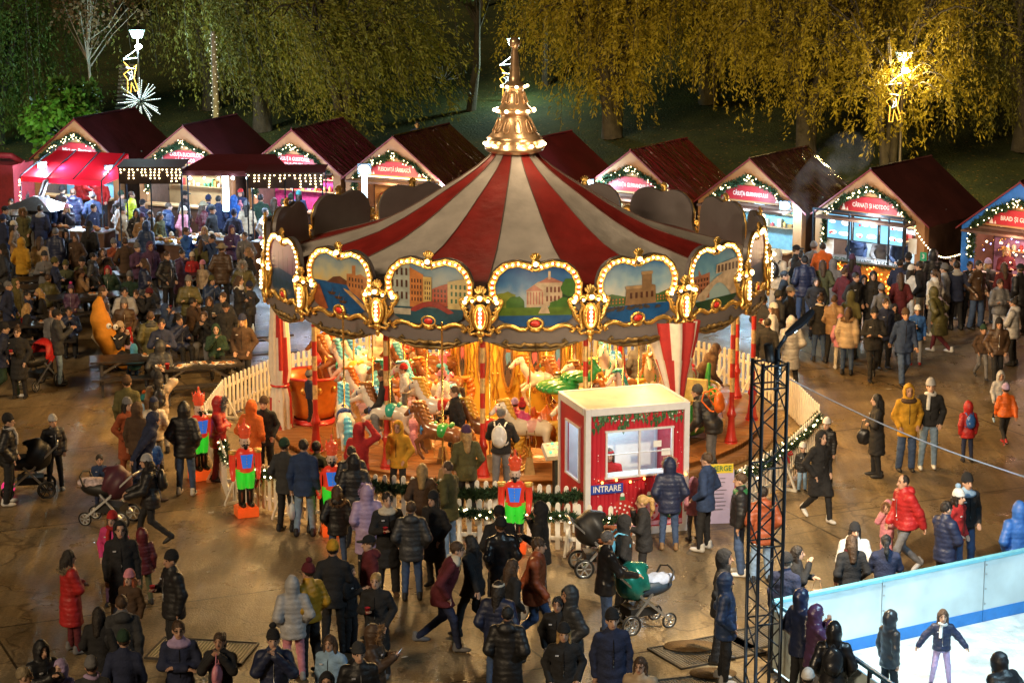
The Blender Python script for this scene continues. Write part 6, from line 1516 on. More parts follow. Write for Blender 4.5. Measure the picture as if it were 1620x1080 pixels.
# pumpkin carriage with leafy canopy
pk = empty('pumpkin_carriage', on_deck(865, 735)); pk.parent = car
s = SDF((-1.0, -.6, .2), (1.0, .6, 1.7), .035); s.ell((0, 0, .85), (.75, .46, .5), .05).ell((-.1, 0, 1.15), (.6, .4, .55), 0, cut=True).ell((.35, -.45, .95), (.24, .2, .27), 0, cut=True); s.warp(lambda X, Y, Z: .018 * np.cos(np.arctan2(Y, X) * 10)); link('body', np_mesh('carriage_body', *s.surf(), TR['orange']), pk)
s = SDF((-1.1, -.6, .7), (1.2, .6, 2.2), .03); s.chain([(.75, -.3, .5), (.95, -.3, 1.1), (.7, -.25, 1.5), (.1, -.2, 1.62)], [.04, .05, .05, .03], .02).chain([(.75, .3, .5), (.95, .3, 1.1), (.7, .25, 1.5), (.1, .2, 1.62)], [.04, .05, .05, .03], .02); link('arch', np_mesh('arch', *s.surf(), gold), pk)
s = SDF((-.4, -.7, 1.2), (1.3, .7, 2.3), .03); s.ell((.2, 0, 1.6), (.42, .4, .12), .03).ell((.62, .1, 1.78), (.35, .28, .1), .05).chain([(.8, 0, 1.8), (1.0, 0, 1.95), (.9, 0, 2.1), (.72, 0, 2.05)], [.08, .07, .05, .03], .04); s.warp(lambda X, Y, Z: .018 * np.sin(np.abs(Y) * 50 + X * 25)); link('leaf_top', np_mesh('leaf_top', *s.surf(), TR['green']), pk)
for x, y in ((-.6, -.5), (.62, -.5), (-.6, .5), (.62, .5)):
    m = MB(); wheel(m, (y, x, .3), .3, spokes=8); w = m.build('wheel', [gold, gold], pk); w.rotation_euler.z = PI / 2; w.location = (0, 0, 0)
m = MB(); m.box((-.35, 0, .72), (.3, .7, .1)); m.box((-.6, 0, .9), (.08, .7, .4)); m.build('seat', TR['pink'], pk)
# green boat
bt = empty('boat_car', on_deck(1098, 690), R(70)); bt.parent = car
s = SDF((-1.2, -.6, .0), (1.2, .6, 1.5), .035); s.ell((0, 0, .62), (1.05, .48, .55), .04).ell((0, 0, .95), (.9, .38, .5), 0, cut=True).cut_plane((0, 0, .95), (0, 0, 1)); s.seg((.95, 0, .8), (1.1, 0, 1.3), .08, .05, .05); link('hull', np_mesh('hull', *s.surf(), TR['green']), bt)
m = MB(); m.tube([(1.02 * math.cos(t), .46 * math.sin(t), .96) for t in np.linspace(0, 2 * PI, 28)[:-1]], .035, 6, closed=True); m.build('gunwale', gold, bt)
m = MB(); m.box((-.5, 0, .9), (.12, .8, .9)); m.box((-.2, 0, .6), (.5, .76, .1)); m.build('seat', M('cream_yellow', (.8, .62, .22), .4), bt)
s = SDF((-.9, -.75, -.1), (.9, .75, .6), .035); s.ell((.2, -.45, .2), (.5, .12, .16), .03).ell((.2, .45, .2), (.5, .12, .16), .03); link('wave_base', np_mesh('wave_base', *s.surf(), TR['gold']), bt)
# curtains of the canopy, tied at the posts
cwm, crm = M('curtain_white', (.68, .62, .56), .75, var=.08), M('curtain_red', (.42, .025, .025), .75, var=.1)
def curtain(a, prof, label, twist, seed=1, dr=.0, leanx=0.0):
    n = 48; vs = []; fs = []; c = Vector(ca(a, BR - .05 + dr, 0)); mi = []
    for i, (z, r, rx) in enumerate(prof):
        for j in range(n):
            t = 2 * PI * j / n; rr = r * (1 + .13 * math.sin(t * 9 + i * .25)); off = leanx * (1 - i / (len(prof) - 1))
            vs.append((c.x + rr * rx * math.cos(t) + off, c.y + rr * math.sin(t), z))
    for i in range(len(prof) - 1):
        for j in range(n): fs.append((i * n + j, i * n + (j + 1) % n, (i + 1) * n + (j + 1) % n, (i + 1) * n + j)); mi.append(1 if ((j + twist * i) % (24 if twist > 1 else 8)) < (7 if twist > 1 else 4) else 0)
    o = link('tied_curtain', np_mesh('tied_curtain', np.array(vs), np.array(fs), [cwm, crm], mi), car); return o
curtain(A0 - STEP * 3 + R(-1), [(.02, .25, 1), (.3, .22, 1), (.9, .21, 1), (1.1, .17, 1), (1.2, .17, 1), (1.5, .22, 1), (2.2, .2, 1), (2.8, .16, 1), (3.2, .15, 1)], '', 2.4, dr=-.12)
m = MB(); m.tube([(CXL * .185, CYL * .185, 1.15) for CXL, CYL in [(math.cos(t), math.sin(t)) for t in np.linspace(0, 2 * PI, 20)[:-1]]], .025, 6, closed=True); o = m.build('curtain_tie', TR['red'], car); o.location = Vector(ca(A0 - STEP * 3 + R(-1), BR - .17, 0))
curtain(A0 + STEP * 2 - R(2), [(1.4, .12, 1), (1.65, .17, 1), (2.0, .22, 1.1), (2.4, .27, 1.3), (2.8, .3, 1.5), (3.15, .3, 1.7)], '', .35, dr=.0, leanx=.12)
# ================================================================ people
CLR = dict(black=(.016, .016, .019), char=(.04, .042, .048), navy=(.018, .026, .07), dblue=(.022, .045, .12), blue=(.03, .12, .42), lblue=(.28, .45, .68), teal=(.03, .2, .22), green=(.03, .16, .06), dgreen=(.02, .05, .03), olive=(.095, .085, .028), brown=(.075, .042, .024), tan=(.3, .18, .09), beige=(.46, .35, .24), cream=(.62, .55, .44), white=(.7, .7, .7), lgrey=(.4, .4, .42), grey=(.16, .16, .175), red=(.42, .02, .022), dred=(.11, .014, .022), maroon=(.11, .014, .022), orange=(.62, .12, .015), rust=(.3, .07, .025), mustard=(.5, .27, .02), yellow=(.68, .5, .02), pink=(.66, .26, .34), hotpink=(.6, .05, .22), lilac=(.42, .32, .55), purple=(.085, .04, .1), camo=(.09, .1, .05), jeans=(.05, .09, .2), ljeans=(.2, .3, .45), khaki=(.3, .24, .15), blond=(.42, .26, .1), dark=(.02, .014, .011), silver=(.3, .3, .31), skyblue=(.12, .45, .75), neon=(.55, .65, .02))
CN = dict(char='charcoal', dblue='dark blue', lblue='pale blue', dgreen='dark green', lgrey='light grey', dred='maroon', ljeans='light blue', jeans='blue', hotpink='bright pink', dark='dark', skyblue='sky blue', neon='lime yellow')
def cname(c): return CN.get(c, c)
def cloth(c, st='n', pat=None):
    nm = 'cloth_%s_%s' % (cname(c).replace(' ', '_'), {'n': 'wool', 'p': 'padded', 'l': 'glossy', 'k': 'knit', 'j': 'denim'}[st])
    if nm in MATS: return MATS[nm]
    rough = dict(n=.85, p=.48, l=.3, k=.95, j=.8)[st]
    return M(nm, CLR[c], rough, var=.22, scale=7, bump=.35 if st != 'l' else .2, bscale=30 if st in 'nkj' else 14)
def hair_mat(c): return M('hair_' + cname(c).replace(' ', '_'), CLR[c], .5, var=.35, scale=14, bump=.5, bscale=45)
def skin_mat(i): return M('skin_tone_%s' % 'abc'[i], [(.55, .33, .23), (.48, .27, .18), (.6, .38, .28)][i], .5, var=.1, scale=12)
eye_m = M('eye_dark', (.02, .015, .012), .3); lip_m = M('lip', (.35, .12, .1), .5)
SHOE = {}
def shoe_mesh(c):
    if c not in SHOE:
        s = SDF((-.08, -.13, -.01), (.08, .22, .16), .014)
        s.ell((0, .06, .045), (.044, .135, .042), .02).ell((0, -.03, .06), (.043, .07, .055), .02).seg((0, -.04, .05), (0, -.045, .13), .043, .042, .02).cutz(.0, False)
        V, F = s.surf(); mi = (V[F].mean(1)[:, 2] < .022).astype(int)
        SHOE[c] = np_mesh('shoe', V, F, [M('shoe_' + cname(c).replace(' ', '_'), CLR[c], .5), M('sole_white', (.55, .55, .53), .6) if c in ('white', 'navy', 'lgrey', 'teal', 'red', 'jeans') else M('sole_black', (.02, .02, .02), .7)], mi)
    return SHOE[c]
ARMS = {  # per side: (elbow, wrist) at full size, right side; left mirrored
    'd': ((.225, -.05, 1.12), (.225, -.0, .88)), 'p': ((.265, -.08, 1.13), (.19, .1, .95)), 'c': ((.245, .04, 1.14), (.12, .26, 1.2)), 'h': ((.23, .1, 1.16), (.08, .32, 1.3)),
    'e': ((.24, .14, 1.2), (.05, .19, 1.46)), 'u': ((.34, .06, 1.52), (.14, .1, 1.74)), 'f': ((.25, .14, 1.13), (.2, .42, 1.05)), 'o': ((.36, .0, 1.2), (.52, .06, .99)), 'x': ((.25, .08, 1.14), (-.06, .2, 1.16)), 'b': ((.26, -.02, 1.16), (.25, .1, .94))}
def PIDX(): pass
RNG = random.Random(21)
def add_hand(vl, fl, w, d, side, sc):
    """palm is in the body surface; five tapered, bent fingers go on it"""
    d = Vector(d).normalized(); up_ = Vector((0, 0, 1)); sx = d.cross(up_)
    if sx.length < .2: sx = Vector((1, 0, 0))
    sx.normalize(); nrm = sx.cross(d).normalized()
    m = MB()
    for k, (o, L) in enumerate(((-.027, .062), (-.009, .074), (.009, .07), (.026, .054))):
        a = w + d * .075 + sx * o; b = a + d * L * .55 - nrm * .006; c = b + d * L * .4 - nrm * .022
        m.tube([a - d * .02, a, b, c], [.0105, .0105, .0095, .0075], 5)
    a = w + d * .025 + sx * (-.03 * side); b = a + sx * (-.03 * side) + d * .03 - nrm * .01; c = b + d * .03 - nrm * .012
    m.tube([a, b, c], [.013, .011, .008], 5)
    return m
def torso_rot(lean, hz_):
    c, s = math.cos(lean), math.sin(lean)
    def U(p):
        y, z = p[1], p[2] - hz_
        return (p[0], y * c + z * s, hz_ - y * s + z * c)
    return U
def build_person(h, pose, coat, style, ln, legs_c, head, who, rng, res=.02, hood_down=False):
    lp, ap = pose[0], pose[1]; hs = min(1.55, (1.75 / h) ** .55) if h < 1.55 else 1.0; full = 1.5 + .25 * hs
    HZ = .92; lean = R(rng.uniform(-2, 4)); off = rng.uniform(-.03, .03)
    if lp == 't' or lp == 'r': HZ = .48; lean = R(rng.uniform(4, 14))
    if lp == 'l': lean = R(38)
    if lp == 'w': lean = R(6)
    if lp == 'g': lean = R(24)
    dz = HZ - .92; hw = .085; legs = []
    ph = rng.choice((1, -1))
    for s in (1, -1):
        if lp in 'sl': kx = rng.uniform(.0, .05); st = rng.uniform(-.06, .08); lg = [(s * hw, 0, HZ), (s * (.1 + kx * .4), .02 + st * .5, .5), (s * (.105 + kx), -.02 + st, .08)]
        elif lp in 'wg': lg = [(s * hw, 0, HZ), (s * .09, .19, .53), (s * .085, .27, .08)] if s == ph else [(s * hw, 0, HZ), (s * .09, .02, .5), (s * .085, -.36, .17)]
        elif lp == 't': lg = [(s * hw, 0, HZ), (s * .13, .41, .5), (s * .13, .42 + off, .08)]
        elif lp == 'r': lg = [(s * hw, 0, HZ), (s * .25, .27, .4), (s * .27, .2, .02)]
        elif lp == 'k': lg = [(s * hw, 0, HZ), (s * .15, .07, .5), (s * .2, .0, .1)]
        legs.append(lg)
    U = torso_rot(lean, HZ)
    def B(p): return U((p[0], p[1], p[2] + dz))
    hc0 = np.array(B((0, 0, 1.5)))
    def Hd(p):   # head point, scaled about the base of the neck and following the lean a little
        q = ((p[0]) * hs, (p[1] + .015) * hs, (p[2] - 1.5) * hs); return tuple(hc0 + np.array(q))
    hr = lambda r: tuple(x * hs for x in r)
    arms = []
    for s in (1, -1):
        k = ap if (s == 1 or ap in 'dphfoxb') else ('p' if ap == 'c' else 'd' if ap == 'u' else 'c')
        if ap == 'c' and s == -1: k = rng.choice(('p', 'd'))
        if ap == 'e' and s == -1: k = rng.choice(('e', 'c'))
        e, w = ARMS[k]; j = lambda: rng.uniform(-.02, .02)
        arms.append([B((s * .172, -.01, 1.385)), B((s * e[0] + j(), e[1] + j(), e[2] + j())), B((s * w[0] + j(), w[1] + j(), w[2] + j()))])
        if lp in 'wg' and k in 'db':
            sw = .16 * (1 if s != ph else -1); a = arms[-1]; a[1] = (a[1][0], a[1][1] + sw * .5, a[1][2]); a[2] = (a[2][0], a[2][1] + sw * 1.3, a[2][2] + .03)
    out = {}
    # ---- body: one surface, finer at the head
    xs = [abs(p[0]) for a in arms for p in a]; mx = max(max(xs) + .16, .34); ys = [p[1] for a in arms for p in a] + [p[1] for l in legs for p in l]; y0, y1 = min(min(ys) - .2, -.26), max(max(ys) + .22, .26); zt_ = hc0[2] + .42 * hs
    s = SDF((-mx, y0, 0), (mx, y1, hc0[2] + .06), res * 1.5)
    s.ell(B((0, 0, 1.27)), (.16, .1, .22), .04).ell(B((0, 0, 1.0)), (.14, .1, .2), .04).seg(B((0, -.01, 1.38)), B((0, 0, 1.56)), .055, .05, .03)
    hands = []
    for sd, a in zip((1, -1), arms):
        s.chain(a, [.05, .042, .034], .03); d = Vector(a[2]) - Vector(a[1]); d.normalize(); w = Vector(a[2])
        s.seg(tuple(w), tuple(w + d * .07), .032, .034, .02); hands.append((w, d, sd))
    for l in legs: s.chain(l, [.075, .055, .042], .03)
    V1, F1 = s.surf()
    s = SDF(tuple(hc0 - np.array((.16 * hs, .2 * hs, .07))), tuple(hc0 + np.array((.16 * hs, .22 * hs, .3 * hs))), res * .62 * hs)
    s.seg(Hd((0, -.015, 1.46)), Hd((0, -.01, 1.56)), .052 * hs, .05 * hs, .02).ell(Hd((0, 0, 1.635)), hr((.074, .09, .112)), .02).ell(Hd((0, .03, 1.56)), hr((.055, .06, .066)), .02)
    s.seg(Hd((0, .085, 1.635)), Hd((0, .108, 1.592)), .013 * hs, .018 * hs, .012)
    for q in (1, -1): s.ell(Hd((q * .076, -.005, 1.61)), hr((.014, .026, .036)), .008)
    for q in (1, -1): s.ell(Hd((q * .03, .094, 1.632)), hr((.017, .018, .012)), 0, cut=True)
    V2, F2 = s.surf()
    m = MB()
    for q in (1, -1):
        m.ball(Hd((q * .03, .076, 1.632)), hr((.015, .012, .012)), 1, 6); m.tube([Hd((q * .05, .08, 1.656)), Hd((q * .03, .092, 1.662)), Hd((q * .013, .092, 1.655))], .005 * hs, 4, 1)
    m.tube([Hd((-.024, .08, 1.558)), Hd((0, .09, 1.556)), Hd((.024, .08, 1.558))], .007 * hs, 4, 2)
    if head[0] in ('beard',) or (who == 'm' and rng.random() < .3): pass
    Vx = np.array(m.v, np.float32); n0 = len(V1) + len(V2)
    faces = [list(f) for f in F1] + [list(f + len(V1)) for f in F2]
    out['body'] = (np.concatenate([V1, V2]), np.concatenate([F1, F2 + len(V1)]), m, [add_hand(None, None, w, d, sd, 1) for w, d, sd in hands])
    # ---- jacket
    pf = {'p': .022, 'n': .008, 'l': .012, 'k': .004}[style]; hem = {'S': .86, 'M': .74, 'L': .5, 'X': .34}[ln]
    zlo = max(.05, HZ - .06) if lp in 'tr' else hem - .06
    s = SDF((-mx, y0, zlo), (mx, y1, hc0[2] + (.34 * hs if head[0].startswith('hood') else .1)), res)
    s.ell(B((0, .0, 1.27)), (.185 + pf, .125 + pf, .23), .05).ell(B((0, .005, 1.06)), (.172 + pf, .13 + pf, .2), .05).seg(arms[0][0], B((0, 0, 1.43)), .062 + pf * .6, .075, .05).seg(arms[1][0], B((0, 0, 1.43)), .062 + pf * .6, .075, .05)
    s.seg(B((0, -.01, 1.4)), B((0, 0, 1.49)), .08 + pf * .4, .07 + pf * .4, .03)
    if lp in 'tr': s.ell((0, .0, HZ + .06), (.19 + pf, .16 + pf, .14), .05).seg((.08, .05, HZ + .03), (.11, .24, HZ + .04), .1 + pf, .09, .05).seg((-.08, .05, HZ + .03), (-.11, .24, HZ + .04), .1 + pf, .09, .05)
    else:
        z = .9; fl = {'S': 0, 'M': .01, 'L': .02, 'X': .03}[ln]
        while z > hem - .12:
            s.ell(B((0, .0, z)) if z > .85 else (0, B((0, 0, .9))[1] * .8, z), (.185 + pf + fl * (.9 - z) * 3, .145 + pf + fl * (.9 - z) * 3, .15), .04); z -= .12
        if lp in 'wg': s.seg((legs[0][0]), legs[0][1], .125 + pf, .115, .05).seg(legs[1][0], legs[1][1], .125 + pf, .115, .05)
    for a in arms: s.chain(a, [.066 + pf, .058 + pf, .046 + pf * .7], .03)
    if hood_down: s.ell(B((0, -.1, 1.45)), (.13, .075, .085), .03)
    if head[0].startswith('hood'):
        s.ell(Hd((0, -.02, 1.63)), hr((.112, .132, .152)), .05).seg(Hd((0, -.03, 1.5)), Hd((0, -.04, 1.6)), .1 * hs, .1 * hs, .04); s.ell(Hd((0, .13, 1.605)), hr((.074, .115, .115)), 0, cut=True); s.ell(Hd((0, .02, 1.61)), hr((.082, .1, .118)), 0, cut=True)
    if style == 'p': s.warp(lambda X, Y, Z: -.0075 * np.abs(np.sin(Z * 38)) + .003 * np.sin(X * 30 + Z * 17))
    else: s.warp(lambda X, Y, Z: .004 * np.sin(Z * 31 + X * 19 + off * 99) * np.sin(Y * 23 + X * 11) + .003 * np.sin(Z * 55 + Y * 40))
    if lp not in 'tr': s.cutz(hem + rng.uniform(-.02, .02), False)
    out['coat'] = s.surf()
    # ---- trousers
    wd = rng.choice((0, 0, .012)) if who != 'w' else 0
    s = SDF((-.42, y0, .05), (.42, y1, HZ + .16), res)
    s.ell((0, 0, HZ + .02), (.155, .12, .12), .03)
    for l in legs: s.chain([l[0], l[1], (l[2][0], l[2][1], l[2][2] - .0)], [.09, .067 + wd, .052 + wd * 1.3], .03)
    s.warp(lambda X, Y, Z: .003 * np.sin(Z * 60 + X * 40)); out['trousers'] = s.surf()
    out['feet'] = [(l[2], (1 if lp != 'w' or l[2][1] > -.2 else 0)) for l in legs]
    # ---- head cover
    kind = head[0]
    lo = hc0 - np.array((.2 * hs, .3 * hs, .42)); hi = hc0 + np.array((.2 * hs, .27 * hs, .4 * hs)); hres = res * .68
    def hair(long, pony=False, bun=False, curly=False):
        s = SDF(tuple(lo), tuple(hi), hres)
        s.ell(Hd((0, -.014, 1.655)), hr((.088, .104, .105)), .02)
        if long:
            s.ell(Hd((0, -.07, 1.56)), hr((.09, .06, .13)), .03).seg(Hd((0, -.085, 1.56)), Hd((0, -.12, 1.5 - long)), .085 * hs, .06 * hs, .03)
            for q in (1, -1): s.seg(Hd((q * .07, -.015, 1.65)), Hd((q * .085, .0, 1.5 - long * .5)), .035 * hs, .03 * hs, .03)
        if pony: s.chain([Hd((0, -.1, 1.69)), Hd((0, -.17, 1.66)), Hd((0, -.19, 1.5)), Hd((.02, -.16, 1.36))], [.035 * hs, .045 * hs, .04 * hs, .015], .02)
        if bun: s.ell(Hd((0, -.06, 1.775)), hr((.05, .05, .045)), .01)
        s.ell(Hd((0, .12, 1.575)), hr((.075, .1, .115)), 0, cut=True); s.ell(Hd((0, 0, 1.62)), hr((.068, .083, .1)), 0, cut=True)
        a_ = .011 if curly else .004
        s.warp(lambda X, Y, Z: a_ * np.sin(X * 90 + Z * 40) * np.sin(Y * 80 + Z * 30)); return s.surf()
    if kind in ('short', 'curly'): out['hair'] = hair(0, curly=kind == 'curly')
    elif kind == 'long': out['hair'] = hair(.16)
    elif kind == 'pony': out['hair'] = hair(0, True)
    elif kind == 'bun': out['hair'] = hair(0, False, True)
    elif kind == 'fluff': out['hair'] = hair(.1, curly=True)
    elif kind in ('beanie', 'pom', 'cap', 'hat', 'band'):
        s = SDF(tuple(lo), tuple(hi), hres)
        if kind in ('beanie', 'pom'):
            s.ell(Hd((0, -.016, 1.672)), hr((.094, .112, .128)), .01).cut_plane(Hd((0, 0, 1.648)), (0, .12, -1)); s.ell(Hd((0, -.012, 1.668)), hr((.101, .118, .03)), .012)
            s.warp(lambda X, Y, Z: .003 * np.sin(np.arctan2(X, Y - hc0[1]) * 22))
        elif kind == 'band': s.ell(Hd((0, -.01, 1.685)), hr((.095, .112, .04)), .01)
        elif kind == 'hat': s.ell(Hd((0, -.012, 1.69)), hr((.096, .112, .1)), .01).cut_plane(Hd((0, 0, 1.66)), (0, 0, -1)); s.ell(Hd((0, -.005, 1.67)), hr((.165, .175, .03)), .02)
        else: s.ell(Hd((0, -.012, 1.68)), hr((.092, .11, .095)), .01).cut_plane(Hd((0, 0, 1.66)), (0, 0, -1)); s.ell(Hd((0, .12, 1.672)), hr((.075, .09, .013)), .01)
        out['hat'] = s.surf()
        if kind == 'pom': s = SDF(tuple(np.array(Hd((0, -.03, 1.83))) - .09), tuple(np.array(Hd((0, -.03, 1.83))) + .09), .013); s.ell(Hd((0, -.03, 1.825)), hr((.05, .05, .048)), .0).warp(lambda X, Y, Z: .006 * np.sin(X * 150) * np.sin(Y * 150 + Z * 120)); out['pompom'] = s.surf()
        if who == 'w' or kind in ('band',): out['hair'] = hair(.18)
        else:
            out['hair'] = hair(0)
    if kind == 'hoodfur' or kind == 'furdown':
        m = MB()
        if kind == 'hoodfur': ring = [Hd((.098 * math.cos(t), .085 + .02 * math.sin(t), 1.61 + .125 * math.sin(t))) for t in np.linspace(0, 2 * PI, 18)[:-1]]
        else: ring = [B((.15 * math.cos(t), -.08 + .06 * abs(math.cos(t)), 1.47 + .05 * math.sin(t))) for t in np.linspace(PI * 1.0, 2 * PI + PI * .0, 12)] + [B((.14 * math.cos(t), -.13, 1.45 - .05 * math.sin(t))) for t in np.linspace(0, PI, 8)][1:-1]
        V, F = needles([Vector(p) for p in ring + ring[:1]], .045, 800, int(h * 1000), .05); out['fur'] = (V, F)
        if kind == 'furdown': out['hair'] = hair(0 if who == 'm' else .1)
    if kind == 'bald':
        s = SDF(tuple(lo), tuple(hi), hres); s.ell(Hd((0, -.012, 1.645)), hr((.08, .094, .104)), .0); s.ell(Hd((0, .1, 1.6)), hr((.08, .1, .14)), 0, cut=True); s.cut_plane(Hd((0, 0, 1.59)), (0, 0, -1)); out['hair'] = s.surf()
    out['hands'] = hands; out['B'] = B; out['full'] = full; out['drop'] = -dz; out['Hd'] = Hd
    return out
WHO = dict(m='man', w='woman', c='child', p='person', b='boy', g='girl', t='teenager')
GAR = {('S', 'p'): 'puffer jacket', ('M', 'p'): 'padded coat', ('L', 'p'): 'long padded coat', ('X', 'p'): 'ankle-length padded coat', ('S', 'n'): 'jacket', ('M', 'n'): 'coat', ('L', 'n'): 'long coat', ('X', 'n'): 'very long coat', ('S', 'l'): 'shiny jacket', ('M', 'l'): 'shiny coat', ('L', 'l'): 'long shiny coat', ('S', 'k'): 'jumper', ('M', 'k'): 'knit coat', ('L', 'k'): 'long cardigan', ('X', 'l'): 'long shiny coat', ('X', 'k'): 'long cardigan'}
HEADW = dict(short='short %s hair', curly='curly %s hair', long='long %s hair', pony='%s ponytail', bun='%s hair bun', fluff='fluffy %s hair', beanie='%s beanie', pom='%s pompom hat', cap='%s cap', hat='%s brimmed hat', band='%s headband', hood='hood up', hoodfur='fur-edged hood up', furdown='fur hood down', bald='cropped %s hair')
PEOPLE = []; LABELS = {}
def put_person(row, zone, group, far=False):
    """row: hx,hy,h,face,pose|who|coat.len.style|legs.shoe|head:colour|place|extras"""
    p = [q.strip() for q in row.split('|')]; hx, hy, h, face, pose = p[0].split(','); hx, hy, h, face = float(hx), float(hy), float(h), float(face)
    who, (cc, ln, st), (lc, sc) = p[1], p[2].split('.'), (p[3] + '.black').split('.')[:2]; hd = (p[4] + ':dark').split(':')[:2]; place = p[5]; ex = dict(e.split('=') if '=' in e else (e, '1') for e in (p[6].split(',') if len(p) > 6 and p[6] else []))
    rng = random.Random(int(hx * 13 + hy * 7)); z0 = float(ex.get('z', 0)); res = .03 if far else .02
    D = build_person(h, pose, cc, st, ln, lc, hd, 'w' if who in 'wg' else 'm', rng, res, 'hd' in ex or (hd[0] in ('short', 'pony', 'beanie', 'cap') and st == 'p' and rng.random() < .5))
    sc_ = h / D['full']; top = h - D['drop'] * sc_
    x, y = G(hx, hy, z0 + top * .985)
    V, F, fm, hm = D['body']; sk = skin_mat(rng.randrange(3))
    vs = [V]; fs = [F]; mi = [np.zeros(len(F), int)]; n = len(V)
    quads = []; 
    for m in ([fm] + (hm if not far else [])):
        vv = np.array(m.v, np.float32).reshape(-1, 3); q = []; mm = []
        for f, k in zip(m.f, m.m):
            if len(f) == 4: q.append(f); mm.append(k)
            elif len(f) == 3: q.append([f[0], f[1], f[2], f[2]]); mm.append(k)
            else:
                for i in range(1, len(f) - 1, 2): q.append([f[0], f[i], f[i + 1], f[min(i + 2, len(f) - 1)]]); mm.append(k)
        vs.append(vv); fs.append(np.array(q) + n); mi.append(np.array(mm)); n += len(vv)
    V = np.concatenate(vs); Fq = np.concatenate(fs); mi = np.concatenate(mi)
    me = bpy.data.meshes.new('person'); tri = Fq[:, 2] == Fq[:, 3]
    lens = np.where(tri, 3, 4).astype(np.int32); li = Fq.ravel()[~np.stack([np.zeros(len(Fq), bool)] * 3 + [tri], 1).ravel()]
    me.vertices.add(len(V)); me.vertices.foreach_set('co', np.ascontiguousarray(V, np.float32).ravel()); me.loops.add(len(li)); me.loops.foreach_set('vertex_index', li.astype(np.int32))
    me.polygons.add(len(Fq)); me.polygons.foreach_set('loop_start', np.concatenate([[0], np.cumsum(lens)[:-1]]).astype(np.int32))
    for mt in (sk, eye_m, lip_m): me.materials.append(mt)
    me.polygons.foreach_set('material_index', mi.astype(np.int32)); me.polygons.foreach_set('use_smooth', np.ones(len(Fq), bool)); me.update(calc_edges=True); me.validate()
    o = link('person', me); o.location = (x, y, z0); o.rotation_euler.z = -R(face); o.scale = (sc_,) * 3
    link({'S': 'jacket', 'M': 'jacket', 'L': 'coat', 'X': 'coat'}[ln], np_mesh('coat', *D['coat'], cloth(cc, st)), o)
    if not ('not' in ex): link('trousers', np_mesh('trousers', *D['trousers'], cloth(lc, 'j' if 'jean' in lc else 'n')), o)
    if not far:
        for (a, flat) in D['feet']:
            s_ = link('shoe', shoe_mesh(sc), o); s_.location = (a[0], a[1], a[2] - .08); 
            if not flat: s_.rotation_euler.x = R(-38); s_.location.z += .03
    if 'hat' in D: link('hat', np_mesh('hat', *D['hat'], cloth(hd[1], 'k')), o)
    if 'pompom' in D: link('pompom', np_mesh('pompom', *D['pompom'], cloth(ex.get('pc', hd[1]), 'k')), o)
    if 'hair' in D: link('hair', np_mesh('hair', *D['hair'], hair_mat(ex.get('hc', hd[1] if hd[0] not in ('beanie', 'pom', 'cap', 'hat', 'band') else rng.choice(['dark', 'dark', 'brown', 'blond'] if who in 'wg' else ['dark', 'brown'])))), o)
    if 'fur' in D: link('fur_trim', np_mesh('fur_trim', *D['fur'], M('fur_' + ex.get('fur', 'beige'), CLR[ex.get('fur', 'beige')], .9, var=.3), smooth=False), o)
    if not far and st in 'pnl' and 60 < face < 300:
        m = MB(); pfz = {'p': .022, 'n': .008, 'l': .012}[st]; m.tube([D['B'](q_) for q_ in ((0, .06, 1.47), (0, .118 + pfz, 1.36), (0, .137 + pfz, 1.2), (0, .14 + pfz, 1.0))], .007, 4)
        if rng.random() < .5: m.box(D['B']((.1, .128 + pfz, 1.33)), (.05, .02, .018), 1)
        m.build('zip', [steel if st == 'p' else N_black, b_wht], o)
    if 'scarf' in ex:
        m = MB(); B = D['B']; m.tube([B((.085 * math.cos(t), .02 + .085 * math.sin(t), 1.485 + .015 * math.sin(2 * t))) for t in np.linspace(0, 2 * PI, 14)[:-1]], .035, 7, closed=True); m.tube([B((.03, .1, 1.47)), B((.045, .155, 1.38)), B((.05, .16, 1.2))], [.035, .04, .035], 6); m.build('scarf', cloth(ex['scarf'], 'k'), o)
    if 'trim' in ex:   # contrast yoke or collar
        s = SDF((-.3, -.3, 1.3), (.3, .3, 1.6), .02); B = D['B']; s.ell(B((0, .0, 1.43)), (.175, .135, .07), .03).seg(B((0, -.01, 1.4)), B((0, 0, 1.49)), .098, .085, .03); link('collar', np_mesh('collar', *s.surf(), cloth(ex['trim'], st)), o)
    if 'glasses' in ex:
        m = MB(); Hd = D['Hd']
        for q in (1, -1): m.tube([Hd((q * .032 + .02 * math.cos(t), .1, 1.632 + .016 * math.sin(t))) for t in np.linspace(0, 2 * PI, 10)[:-1]], .004, 4, closed=True); m.tube([Hd((q * .05, .098, 1.636)), Hd((q * .076, .0, 1.636))], .004, 4)
        m.build('glasses', black_m, o)
    # label
    hw_ = HEADW[hd[0]]; hw_ = hw_ % cname(hd[1]) if '%' in hw_ else hw_
    act = {'w': ' walking', 't': ' seated', 'r': ' riding', 'l': ' bending', 'k': ' skating', 'g': ' striding'}.get(pose[0], '')
    lab = '%s%s in %s %s, %s, %s' % (WHO[who], act, cname(cc), GAR[(ln, st)], hw_, place)
    words = lab.split()
    if len(words) > 16: lab = '%s%s in %s %s, %s' % (WHO[who], act, cname(cc), GAR[(ln, st)].split()[-1], place)
    tag(o, ' '.join(lab.split()[:16]), 'person', group)
    Mw = Matrix.Translation(o.location) @ Matrix.Rotation(o.rotation_euler.z, 4, 'Z') @ Matrix.Scale(sc_, 4)
    W0 = lambda v: Mw @ Vector(v); short = '%s in %s' % (WHO[who], cname(cc))
    hr_ = D['hands'][0]; hl_ = D['hands'][1]
